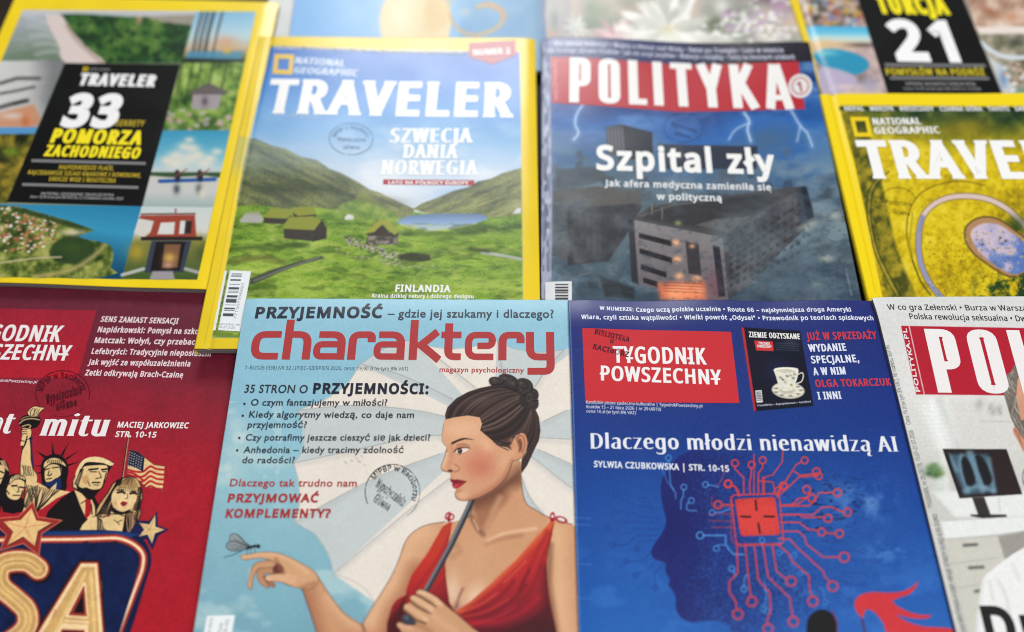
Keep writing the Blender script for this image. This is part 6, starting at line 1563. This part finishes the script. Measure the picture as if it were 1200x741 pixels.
# ================================================================== blue weekly with the head profile and the red circuit
def build_blue_weekly():
    g = Mag("magazine", "deep blue weekly with a dark head profile and a red computer chip on its cover", (0.0235, 0, 0.028),
            (666, 349), (678.5, 741), (1024, 349.5), 0.207, 0.285, 0.0026, (655, 340, 1140, 795), 0.60, C(30, 66, 150),
            rough=0.36, wave=0.10, relief=lambda u, v: -0.0030 * np.clip(1 - v / 0.075, 0, 1) ** 2 - 0.0010 * np.clip(1 - u / 0.07, 0, 1) ** 2
            + 0.0007 * np.sin(u * 17 + 1) * np.clip(1 - v / 0.12, 0, 1))
    A = g.art
    A.field(lambda X, Y: ramp((Y - 345) / 400 + 0.14 * (fbm(X, Y, 90, 2) - 0.5), [(0, C(36, 44, 108)), (0.18, C(30, 48, 116)), (0.40, C(22, 54, 128)), (0.62, C(24, 72, 150)), (1, C(30, 92, 172))]))
    A.field(C(16, 36, 116), lambda X, Y: np.clip((X - 960) / 120, 0, 1) * np.clip(1 - (Y - 350) / 330, 0, 1) * 0.35)
    # cloud texture at the right
    A.field(C(96, 140, 200), lambda X, Y: np.exp(-((X - 1010) / 38) ** 2 - ((Y - 588) / 24) ** 2) * np.clip((fbm(X, Y, 18, 4) - 0.36) * 2.6, 0, 0.75))
    A.field(C(86, 134, 200), lambda X, Y: np.exp(-((X - 1040) / 30) ** 2 - ((Y - 648) / 16) ** 2) * np.clip((fbm(X * 0.6, Y, 14, 9) - 0.5) * 4, 0, 0.5))
    A.field(C(60, 118, 196), lambda X, Y: np.clip((fbm(X, Y * 1.5, 40, 14) - 0.5) * 2.5, 0, 0.35) * np.clip((Y - 620) / 60, 0, 1))
    z3 = Z(4.096, 660, 560); z4 = Z(4.092, 850, 560); z2 = Z(2.927, 670, 490)
    # dark ghost circuits at the left and the right
    DB = C(20, 52, 128)
    def trace(zz, pts, col, w=1.2, r=2.6, a=0.9, ring=1.3, first=True):
        P = zz(pts)
        c = P[0] if first else P[-1]; q = P[1] if first else P[-2]
        d = (q - c) / np.linalg.norm(q - c)
        P = P.copy(); P[0 if first else -1] = c + d * r
        A.line(P, w, col, a=a)
        A.ell(c[0], c[1], r, r, col, 0, 0.9, a, ring=ring)
    for pts in ([(250, 83), (280, 100), (340, 130), (460, 150)], [(250, 163), (330, 163), (370, 188), (460, 190)], [(290, 212), (460, 213)], [(210, 243), (250, 255), (280, 268), (320, 268), (340, 247), (460, 247)],
                [(237, 323), (305, 323), (350, 278), (455, 277)], [(355, 342), (360, 310), (380, 303), (445, 303)], [(302, 398), (385, 400), (422, 355)], [(348, 470), (365, 455), (400, 452), (440, 402)], [(443, 528), (438, 460), (478, 415)],
                [(380, 105), (420, 130), (440, 170)]):
        trace(z3, pts, DB, 1.0, 2.8, 0.55 if pts[0][1] < 250 else 0.8)
    for pts in ([(662, 352), (520, 352), (480, 340)], [(708, 397), (620, 397), (590, 385)], [(725, 474), (690, 474), (660, 458), (560, 455)], [(668, 513), (600, 513), (560, 495), (480, 490)], [(600, 587), (570, 570), (540, 535)], [(398, 628), (360, 590), (330, 560)]):
        trace(z4, pts, DB, 1.0, 2.8, 0.6)
    # head profile
    head = np.vstack([z2([(370, 130), (335, 168), (312, 205), (305, 240), (310, 290), (320, 330), (326, 360)]), z3([(495, 205), (488, 240), (468, 275), (440, 315), (422, 350), (425, 375), (442, 394), (470, 402), (490, 413), (490, 440), (496, 462), (510, 485), (508, 505), (506, 520), (528, 545), (540, 580), (540, 622), (552, 655), (580, 682), (622, 695), (690, 686), (745, 688), (790, 705), (850, 760), (1120, 760)]),
                      [(960, 745), (940, 690), (920, 640), (915, 590), (905, 555), (880, 530), (850, 522), (820, 526)]])
    A.setclip(cat(head, 2), 1.2)
    A.field(lambda X, Y: ramp(fbm(X, Y, 24, 6), [(0, C(22, 28, 92)), (1, C(28, 36, 108))]),
            lambda X, Y: np.clip(np.clip(1.12 - np.clip((X - 782) / 150, 0, 1) ** 1.4 - 0.35 * np.clip((540 - Y) / 20, 0, 1), 0, 1)
                                 - np.clip((vnoise(X * 0.95, Y * 0.95, 3) - 0.50), 0, 1) * np.clip((X - 785) / 45, 0.12, 1) * 2.6, 0, 1))
    A.field(C(20, 26, 92), lambda X, Y: np.exp(-((X - 800) / 34) ** 2 - ((Y - 618) / 44) ** 2) * 0.5)
    A.setclip()
    A.field(C(16, 26, 92), lambda X, Y: np.exp(-((X - 905) / 70) ** 2 - ((Y - 690) / 40) ** 2) * np.clip((vnoise(X * 0.95, Y * 0.95, 8) - 0.46) * 4.5, 0, 0.9))
    A.field(C(12, 18, 60), lambda X, Y: np.exp(-(((X - 955) * 0.85 - (Y - 590) * 0.5) / 60) ** 2 - (((X - 955) * 0.4 + (Y - 600) * 0.9) / 36) ** 2) * np.clip((fbm(X * 0.55, Y * 1.5, 3.0, 21, 2) - 0.63) * 9, 0, 0.75))
    # light blue traces
    LB = C(76, 146, 214)
    for pts, a in (([(657, 277), (780, 277), (780, 320), (800, 350), (820, 368), (865, 368)], 1), ([(735, 340), (745, 322), (780, 322)], .8), ([(810, 437), (830, 470)], .9), ([(868, 535), (868, 490), (880, 465)], .9),
                   ([(683, 33), (720, 38), (745, 45)], .8), ([(579, 45), (576, 90), (565, 110), (565, 150)], .8), ([(615, 110), (595, 125), (592, 150), (605, 158), (640, 158)], .8), ([(715, 168), (760, 165), (800, 150)], .8),
                   ([(505, -95), (515, 30), (540, 75), (540, 100)], .7), ([(470, -60), (500, 20), (530, 60)], .5), ([(960, 630), (975, 560), (965, 500)], .7), ([(955, 300), (960, 340)], .7)):
        trace(z3, pts, LB, 1.7, 4.0 if pts[0] == (657, 277) else 3.2, a * 0.85, 1.7)
    for pts, a in (([(258, 360), (300, 355)], .7), ([(268, 300), (262, 330)], .6), ([(330, 372), (345, 350)], .6), ([(360, 460), (400, 455)], .5), ([(478, 597), (470, 540), (450, 520)], .7), ([(200, 640), (200, 560), (190, 530)], .7)):
        trace(z4, pts, LB, 1.2, 3.0, a * 0.8, 1.3)
    # red chip and its traces
    RD = C(206, 62, 58)
    T = [[(437, 72 - 100), (437, -20), (360, -10), (330, -30)],
         [(278, 40), (262, 60), (250, 90)], [(390, 57), (405, 85), (350, 125), (320, 130), (262, 132)], [(413, 97), (390, 95), (350, 100), (318, 130)], [(537, 72), (450, 72), (430, 110), (400, 135), (262, 135)],
         [(586, 165), (548, 160), (510, 140), (462, 143), (420, 178), (262, 178)], [(492, 195), (470, 190), (370, 190), (360, 176), (262, 176)], [(462, 260), (430, 250), (400, 250), (355, 214), (262, 214)], [(547, 268), (480, 266)],
         [(570, 381), (470, 381), (390, 320), (380, 285), (350, 257), (262, 257)], [(515, 520), (475, 470), (470, 450), (340, 330), (310, 295), (255, 292)],
         [(420, 593), (405, 540), (400, 470), (320, 400), (300, 360), (245, 315)], [(315, 497), (270, 470), (245, 445), (225, 322)], [(326, 690), (315, 620), (312, 580), (205, 475), (180, 320)],
         [(205, 725), (200, 680), (218, 640), (212, 550), (158, 490), (138, 320)], [(127, 594), (115, 520), (95, 320)], [(60, 655), (48, 590), (20, 550), (18, 500), (60, 455), (55, 322)],
         [(14, 30), (50, 45), (62, 65), (65, 88)], [(-35, 130), (40, 130)]]
    for pts in T:
        trace(z4, pts, RD, 1.7, 5.6 if pts[0][1] > 350 else 4.4, 0.95, 1.9)
    for pts in ([(560, 155), (560, 175), (590, 205), (590, 262)], [(617, 160), (615, 200), (610, 225), (612, 262)], [(655, 145), (655, 170), (640, 190), (640, 262)], [(799, 145), (770, 160), (735, 215), (700, 262)], [(847, 199), (780, 202), (740, 240), (705, 270)],
                [(727, 232), (700, 240), (690, 262)], [(536, 225), (560, 235), (572, 262)]):
        trace(z2, pts, RD, 1.6, 3.9, 0.95, 1.7)
    for pts in ([(725, 100), (722, 150), (690, 195), (655, 205), (655, 262)], [(625, 125), (625, 262)], [(700, 262), (690, 220), (640, 215)], [(660, 262), (660, 205)]):
        A.line(z2(pts), 1.5, RD, a=0.9)
    for pts in ([(480, 270), (480, 300), (550, 305)], [(500, 235), (520, 200), (525, 165)], [(470, 330), (560, 328)], [(470, 352), (556, 355)], [(480, 375), (556, 375)]):
        A.line(z2(pts), 1.1, RD, a=0.6)
    A.setclip()
    chip = rnd([(861, 585), (908, 582.5), (914.5, 627), (868, 628.5)], 4, True)
    outl = rnd([(856.5, 580.5), (913, 578.5), (918.5, 638), (863, 639.5)], 6, True)
    A.line(np.vstack([outl, outl[:1]]), 1.5, RD)
    A.line(z2([(545, 270), (548, 420), (560, 432), (720, 432)]), 1.2, RD, a=0.7)
    A.poly(chip, RD, 0.9)
    A.setclip(chip)
    A.field(C(120, 30, 40), lambda X, Y: np.clip((vnoise(X * 1.5, Y * 1.5, 12) - 0.66) * 6, 0, 0.8) * np.clip(((X - 888) / 26) ** 2 + ((Y - 606) / 22) ** 2 - 0.45, 0, 1))
    A.setclip()
    for p in ([(145, 110), (149, 155)], [(75, 186), (120, 188)], [(187, 186), (233, 187)], [(158, 220), (166, 264)]):
        A.line(z4(p), 2.2, C(22, 14, 20))
    # black head and red birds of the lower edge
    A.ell(963, 733, 17.5, 18.5, C(8, 8, 12)); A.poly([(945.5, 733), (980.5, 733), (984, 790), (940, 790)], C(8, 8, 12))
    A.line([(975, 716), (981, 730), (981, 760)], 1.6, C(150, 30, 40), a=0.7)
    RB = C(196, 46, 54)
    A.poly(np.vstack([z4([(655, 672), (628, 640), (618, 605), (632, 575), (665, 555), (720, 548), (780, 552), (850, 545), (900, 520), (925, 497), (915, 525), (880, 560), (800, 590), (850, 630), (920, 655), (990, 660), (960, 676), (880, 672), (820, 655), (870, 690), (960, 715), (1080, 722), (1080, 760), (800, 760), (760, 700), (720, 650), (690, 632), (668, 640), (664, 660)])]), RB, 0.9, sm=2)
    A.line(z4([(655, 680), (665, 720), (675, 760)]), 3, C(86, 24, 60), a=0.7)
    # little magazine in the corner, printed as part of the picture
    zk = Z(6.316, 860, 380)
    A.poly(zk([(60, 22), (490, 48), (590, 605), (160, 645)]), C(14, 16, 34), 0.8)
    A.poly(zk([(55, 22), (75, 28), (165, 640), (148, 645)]), C(176, 40, 48), 0.8)
    A.glow(*zk([(420, 130)])[0], 11, 8, C(70, 76, 96), 0.4)
    A.glow(*zk([(330, 330)])[0], 18, 16, C(28, 36, 70), 0.6)
    A.poly(zk([(150, 120), (288, 128), (296, 200), (165, 195)]), C(196, 48, 50), 0.8)
    for y in (140, 156, 172, 188):
        A.line(zk([(310, y), (480, y + 8)]), 0.8, C(92, 98, 118), a=0.5)
    cup = C(214, 212, 198)
    x, y = zk([(402, 490)])[0]; A.ell(x, y, 19.4, 9.8, C(190, 186, 170), 0.08); A.ell(x, y - .6, 17.6, 8.0, C(222, 218, 204), 0.08)
    for k in range(9):
        t = k * 0.7; A.ell(x + 15 * math.cos(t), y + 6.6 * math.sin(t), 2.4, 1.0, C(96, 92, 76), 0, 1.2, 0.7)
    A.ell(x - 1, y + 0.5, 9, 4, C(168, 164, 148), 0, 3, 0.8)
    A.poly(zk([(296, 335), (330, 322), (400, 318), (468, 326), (478, 345), (470, 400), (450, 450), (430, 490), (360, 494), (330, 450), (312, 390)]), cup, 0.8, sm=2)
    x, y = zk([(386, 346)])[0]; A.ell(x, y, 14.2, 3.4, C(238, 236, 224), 0.05); A.ell(x, y + .3, 12.4, 2.5, C(196, 190, 172), 0.05)
    A.line(zk([(476, 372), (505, 360), (514, 385), (500, 425), (462, 440)]), 1.6, C(206, 202, 188), sm=4)
    for px, c in (((345, 395), C(128, 118, 88)), ((362, 410), C(86, 84, 76)), ((420, 380), C(150, 140, 110)), ((440, 400), C(110, 104, 86)), ((425, 450), C(156, 120, 60)), ((395, 385), C(90, 88, 84)), ((450, 370), C(140, 128, 96)), ((380, 430), C(160, 150, 120))):
        A.ell(*zk([px])[0], 1.7, 1.3, c, 0.4, 1.4, 0.75)
    A.poly(zk([(158, 492), (205, 488), (215, 578), (168, 582)]), C(214, 214, 212), 0.8)
    for k in range(6):
        A.line(zk([(168 + k * 1.2, 504 + k * 12), (198 + k * 1.4, 502 + k * 12)]), 1.0, C(40, 40, 46), a=0.8)
    A.field(lambda X, Y: A.rgb[np.arange(len(X))] * 0 + C(120, 120, 170), lambda X, Y: np.clip((vnoise(X * 0.5, Y * 0.5, 33) - 0.93) * 8, 0, 0.12))
    # crease marks down the fold
    for y in (606, 614, 660, 700):
        A.line([(673, y), (692, y + 1.5)], 0.8, C(110, 150, 210), a=0.5)
    A.line([(667.5, 352), (672, 480), (676, 620), (680, 760)], 1.3, C(150, 170, 210), a=0.5)
    A.mottle(0.06, 2.0, 5, 2)
    # ---------------- lettering
    TW = C(214, 218, 232); RT_ = C(186, 56, 70)
    z1 = Z(3.077, 660, 340)
    g.shape("logo_panel", [(682.3, 385), (856.6, 389.4), (866.4, 472.6), (686, 471.6)], C(192, 44, 52), 0)
    g.T("cover_lines", "W NUMERZE:", z1([(132, 69)])[0], z1([(255, 72)])[0], 4.8, TW, 0.05)
    g.T("cover_lines", "Czego uczą polskie uczelnie ▪ Route 66 – najsłynniejsza droga Ameryki".replace("▪", "•"), z1([(264, 74)])[0], z1([(1040, 76)])[0], 5.4, TW, 0.055)
    g.T("cover_lines", "Wiara, czyli sztuka wątpliwości • Wielki powrót „Odysei” • Przewodnik po teoriach spiskowych", z1([(65, 105)])[0], z1([(1120, 108)])[0], 5.4, TW, 0.055)
    WW = C(232, 230, 230)
    g.T("masthead", "TYGODNIK", z1([(180, 261)])[0], z1([(518, 268)])[0], 19, WW, 0.06, by=0.03, lvl=1)
    g.T("masthead", "POWSZECHNY", z1([(136, 325)])[0], z1([(572, 341)])[0], 17, WW, 0.06, by=0.03, lvl=1)
    def bar(p, q, w):
        P = z1([p, q]); d = P[1] - P[0]; n = np.array([-d[1], d[0]]) / np.linalg.norm(d) * w / 2
        g.shape("masthead", [P[0] - n, P[1] - n, P[1] + n, P[0] + n], WW, 1.5)
    bar((226, 246), (252, 247), 2.2); bar((446, 247), (466, 248), 2.0); bar((132, 302), (160, 303), 2.2); bar((532, 321), (566, 322), 2.2)
    g.T("price_line", "Katolickie pismo społeczno-kulturalne | TygodnikPowszechny.pl", z1([(83, 410)])[0], z1([(502, 424)])[0], 3.6, TW, 0.008)
    g.T("price_line", "Kraków 15 – 21 lipca 2026 | nr 29 (4019)", z1([(84, 426)])[0], z1([(352, 436)])[0], 3.6, TW, 0.008)
    g.T("price_line", "cena 16 zł (w tym 8% VAT)", z1([(84, 442)])[0], z1([(262, 449)])[0], 3.6, TW, 0.008)
    SR = C(126, 32, 44)
    for s, a_, b_, cp in (("BIBLIOTEKA", (112, 158), (238, 188), 6.0), ("W", (165, 190), (182, 194), 5), ("RACIBÓRZ", (106, 212), (235, 242), 6.0)):
        g.T("library_stamp", s, z1([a_])[0], z1([b_])[0], cp, C(78, 26, 42), 0.085, lvl=2)
    for s, a_, b_, c_ in (("JUŻ W SPRZEDAŻY", (540, 118), (1062, 108), RT_), ("WYDANIE", (556, 204), (834, 196), TW), ("SPECJALNE,", (576, 290), (930, 280), TW), ("A W NIM", (590, 378), (830, 370), TW), ("OLGA TOKARCZUK", (606, 466), (1168, 454), RT_), ("I INNI", (624, 557), (798, 552), TW)):
        g.T("promotion_lines", s, zk([a_])[0], zk([b_])[0], 8.6, c_, 0.07, by=0.045)
    g.T("promotion_lines", "ZIEMIE ODZYSKANE", zk([(112, 96)])[0], zk([(490, 112)])[0], 6.4, C(224, 224, 222), 0.07, by=0.03)
    g.T("promotion_lines", "TYGODNIK", zk([(182, 150)])[0], zk([(268, 155)])[0], 3.0, C(224, 220, 220), 0.05)
    g.T("promotion_lines", "POWSZECHNY", zk([(172, 172)])[0], zk([(280, 178)])[0], 3.0, C(224, 220, 220), 0.05)
    g.T("promotion_lines", "Przesiedleńcy — Zagospodarowani — Autochtoni", zk([(176, 610)])[0], zk([(570, 580)])[0], 2.2, C(190, 194, 210), 0.03)
    z2_ = z2
    g.T("headline", "Dlaczego młodzi nienawidzą AI", z2([(65, 106)])[0], z2([(1123, 117)])[0], 18.0, C(222, 224, 232), 0.062, by=-0.028, serif=0.016)
    g.T("headline", "SYLWIA CZUBKOWSKA | STR. 10-15", z2([(76, 168)])[0], z2([(540, 184)])[0], 7.2, C(214, 220, 232), 0.055)
    g.finish()
build_blue_weekly()
# ================================================================== white news weekly at the right edge
def build_white_weekly():
    g = Mag("magazine", "white weekly with a chest X-ray screen and a grey-haired man in white", (0.0275, 0, 0.030),
            (1024, 346), (1122, 741), (1200, 345.2), 0.203, 0.275, 0.0028, (1012, 338, 1235, 795), 0.60, C(212, 212, 210),
            rough=0.38, wave=0.06, relief=lambda u, v: -0.0022 * np.clip(1 - v / 0.07, 0, 1) ** 2 - 0.0012 * np.clip(1 - u / 0.06, 0, 1) ** 2)
    A = g.art
    z5 = Z(5.294, 1020, 340); z6 = Z(5.294, 1040, 470); z7 = Z(5.258, 1080, 600); z8 = Z(4.63, 1140, 400)
    A.field(lambda X, Y: ramp((Y - 345) / 400 + 0.08 * (fbm(X, Y, 40, 3) - .5), [(0, C(206, 207, 206)), (.3, C(214, 213, 210)), (.55, C(196, 196, 192)), (1, C(186, 186, 180))]))
    # blurred interior: blinds at left, wall, desk, drawers
    A.poly(z6([(190, 0), (370, 0), (460, 290), (300, 300)]), C(226, 228, 226), 12, a=0.8)
    for k in range(14):
        A.line(z6([(120 + k * 9, 20 + k * 26), (330 + k * 8, 10 + k * 26)]), 1.6, C(196, 198, 194), soft=2.5, a=0.35)
    A.line(z6([(330, 0), (440, 300), (560, 560)]), 6, C(176, 178, 174), soft=9, a=0.5)
    A.line(z6([(270, 0), (340, 260), (370, 560)]), 5, C(236, 238, 236), soft=8, a=0.6)
    A.poly(z6([(380, 0), (900, 0), (900, 330), (470, 300)]), C(206, 204, 200), 10, a=0.7)
    for p, r in (((570, 20), 5), ((640, 40), 3.6), ((655, 70), 3.4), ((690, 50), 3.6), ((700, 75), 2.4)):
        A.glow(*z6([p])[0], r, r * 1.4, C(150, 146, 142), 0.55, 0.3)
    A.line(z6([(580, 125), (760, 130)]), 1.5, C(176, 176, 172), soft=3, a=0.6)
    A.poly(z6([(280, 560), (900, 560), (900, 720), (420, 720), (330, 620)]), C(220, 222, 220), 6)
    A.glow(*z6([(330, 500)])[0], 7, 16, C(204, 216, 208), 0.6)
    for p, r, c in (((270, 420), 7, C(72, 112, 62)), ((310, 430), 7, C(92, 126, 70)), ((260, 450), 5, C(50, 86, 48)), ((330, 450), 5, C(120, 140, 84)), ((290, 400), 5, C(88, 128, 78)), ((300, 460), 6, C(60, 92, 48))):
        A.glow(*z6([p])[0], r, r * .7, c, 0.85)
    scr = z6([(342, 298), (738, 300), (836, 578), (448, 605)])
    A.poly(scr, C(36, 28, 30), 1.4)
    A.setclip(scr)
    A.poly(z6([(360, 330), (620, 330), (680, 560), (480, 585)]), C(62, 86, 100), 6)
    for p in ([(460, 340), (450, 400), (470, 480), (500, 560)], [(500, 320), (540, 440), (590, 560)], [(520, 320), (560, 440), (600, 540)], [(630, 360), (650, 480), (660, 560)], [(380, 340), (430, 430)], [(480, 560), (560, 530), (660, 560)]):
        A.line(z6(p), 4.5, C(122, 156, 176), soft=5, a=0.65, sm=3)
    A.poly(z6([(458, 370), (490, 350), (530, 430), (545, 510), (490, 520)]), C(20, 18, 22), 4, a=0.9, sm=2)
    A.poly(z6([(545, 345), (590, 350), (640, 450), (648, 500), (600, 520)]), C(20, 18, 22), 4, a=0.9, sm=2)
    A.poly(z6([(655, 300), (800, 300), (850, 600), (690, 600)]), C(40, 28, 30), 3)
    A.poly(z6([(342, 320), (380, 330), (450, 590), (440, 600)]), C(24, 24, 28), 4)
    A.setclip()
    A.poly(z6([(525, 600), (600, 596), (640, 705), (565, 715)]), C(48, 42, 42), 1.6)
    A.poly(z6([(515, 705), (735, 705), (740, 720), (590, 728), (520, 715)]), C(36, 34, 36), 1.6)
    A.line(z6([(690, 600), (700, 690)]), 1.4, C(176, 178, 176), soft=2, a=0.6)
    A.poly(z7([(120, 60), (640, 30), (640, 120), (400, 150), (150, 175)]), C(222, 224, 222), 3)
    A.line(z7([(130, 172), (470, 145), (640, 120)]), 2, C(150, 148, 142), soft=3, a=0.6)
    A.poly(z7([(150, 178), (470, 152), (512, 290), (420, 450), (400, 760), (300, 760)]), C(196, 194, 184), 2)
    A.poly(z7([(470, 152), (640, 120), (640, 240), (512, 290)]), C(150, 146, 140), 3)
    for p, q in (((262, 206), (338, 202)), ((295, 345), (378, 340)), ((332, 490), (360, 485))):
        A.line(z7([p, q]), 3.8, C(92, 90, 86), soft=2.4, a=0.9)
    for p in ([(185, 320), (460, 285)], [(215, 470), (400, 440)]):
        A.line(z7(p), 1.2, C(160, 156, 148), soft=2, a=0.7)
    A.poly(z7([(30, 0), (60, 0), (250, 741), (220, 741)]), C(206, 204, 200), 4, a=0.8)
    # the red band of the masthead, then the man in front of it
    g_band = z5([(190, 222), (960, 236), (960, 655), (285, 648)])
    A.poly(g_band, C(172, 26, 46), 0.9)
    A.line(z5([(240, 224), (335, 650)]), 1.0, C(226, 220, 220))
    coat = z7([(1000, 120), (640, 215), (560, 262), (480, 320), (400, 385), (368, 425), (350, 560), (335, 680), (318, 1100), (1000, 1100)])
    A.poly(coat, C(226, 226, 226), 1.1)
    A.setclip(coat)
    for p in ([(470, 420), (520, 520), (540, 620)], [(420, 430), (440, 540)], [(560, 320), (600, 420)]):
        A.line(z7(p), 2.5, C(188, 188, 190), soft=5, a=0.6, sm=3)
    A.line(z7([(365, 430), (345, 560), (330, 740)]), 5, C(186, 186, 186), soft=7, a=0.7)
    A.setclip()
    skin = np.vstack([z8([(240, 180), (330, 200), (340, 700), (270, 590), (240, 530), (222, 490), (222, 470), (240, 472)])])
    A.poly(skin, C(196, 142, 116), 1.0)
    A.ell(*z8([(262, 260)])[0], 8, 16, C(208, 156, 128), 0.3, 6, 0.7)
    hair_ = z8([(300, 80), (268, 95), (225, 125), (210, 165), (185, 180), (168, 215), (162, 260), (175, 310), (190, 360), (205, 410), (228, 465), (252, 500), (300, 560), (300, 420), (262, 430), (245, 360), (235, 300), (240, 220), (262, 160), (320, 130)])
    A.poly(hair_, C(112, 104, 96), 1.1)
    A.setclip(hair_)
    rr = np.random.RandomState(5)
    for k in range(70):
        x, y = 165 + rr.rand() * 110, 90 + rr.rand() * 400
        d = 0.5 + rr.rand() * 0.9
        c = [C(168, 160, 150), C(74, 66, 60), C(196, 190, 180), C(92, 80, 70)][k % 4]
        A.line(z8([(x, y), (x + 18 * math.cos(d * 1.7), y + 34 * d), (x + 20, y + 70 * d)]), 0.9, c, soft=1.2, a=0.6, sm=3)
    A.setclip()
    A.poly(z8([(218, 480), (224, 468), (240, 474), (252, 498), (262, 530), (275, 560), (278, 600), (262, 575), (240, 530), (224, 505)]), C(188, 128, 106), 0.9, sm=2)
    A.line(z8([(228, 480), (244, 500), (260, 545)]), 1.0, C(132, 82, 66), soft=1.5, a=0.8)
    A.ell(*z6([(858, 470)])[0], 3.6, 9, C(60, 58, 58), 0.05, 0.9, 0.8, ring=1.0)
    A.mottle(0.04, 1.8, 5, 2)
    g.T("cover_lines", "W co gra Zełenski • Burza w Warszawie", z5([(112, 119)])[0], z5([(1060, 128)])[0], 6.8, C(44, 42, 44), 0.014)
    g.T("cover_lines", "Polska rewolucja seksualna • Dwie", z5([(246, 180)])[0], z5([(1010, 196)])[0], 6.8, C(44, 42, 44), 0.014)
    # white masthead letters that stand left of the man's head
    g.S("masthead", POLITYKA[:5], z5([(420, 637)])[0], z5([(1110, 648)])[0], 74.5, C(228, 224, 224), lvl=0)
    g.T("masthead", "POLITYKA.PL", z5([(308, 632)])[0], z5([(222, 238)])[0], 4.6, C(228, 222, 222), 0.06)
    g.T("price_line", "Cena 16 zł (w tym 8% VAT)  Nr indeksu 369195", z6([(148, 142)])[0], z5([(118, 338)])[0], 4.6, C(104, 104, 104), 0.0)
    g.T("price_line", "TYGODNIK, nr 29 (3573), 15.07–21.07.2026", z6([(285, 660)])[0], z6([(158, 178)])[0], 4.8, C(96, 96, 96), 0.0)
    g.T("price_line", "WIELKA BRYTANIA 4 GBP; KRAJE STREFY EURO 4,95 EURO", z7([(290, 800)])[0], z7([(95, 12)])[0], 5.0, C(84, 84, 82), 0.0)
    g.T("headline", "Dr", (1158.5, 757), (1226, 757), 47, C(20, 20, 22), 0.075)
    g.finish()
build_white_weekly()
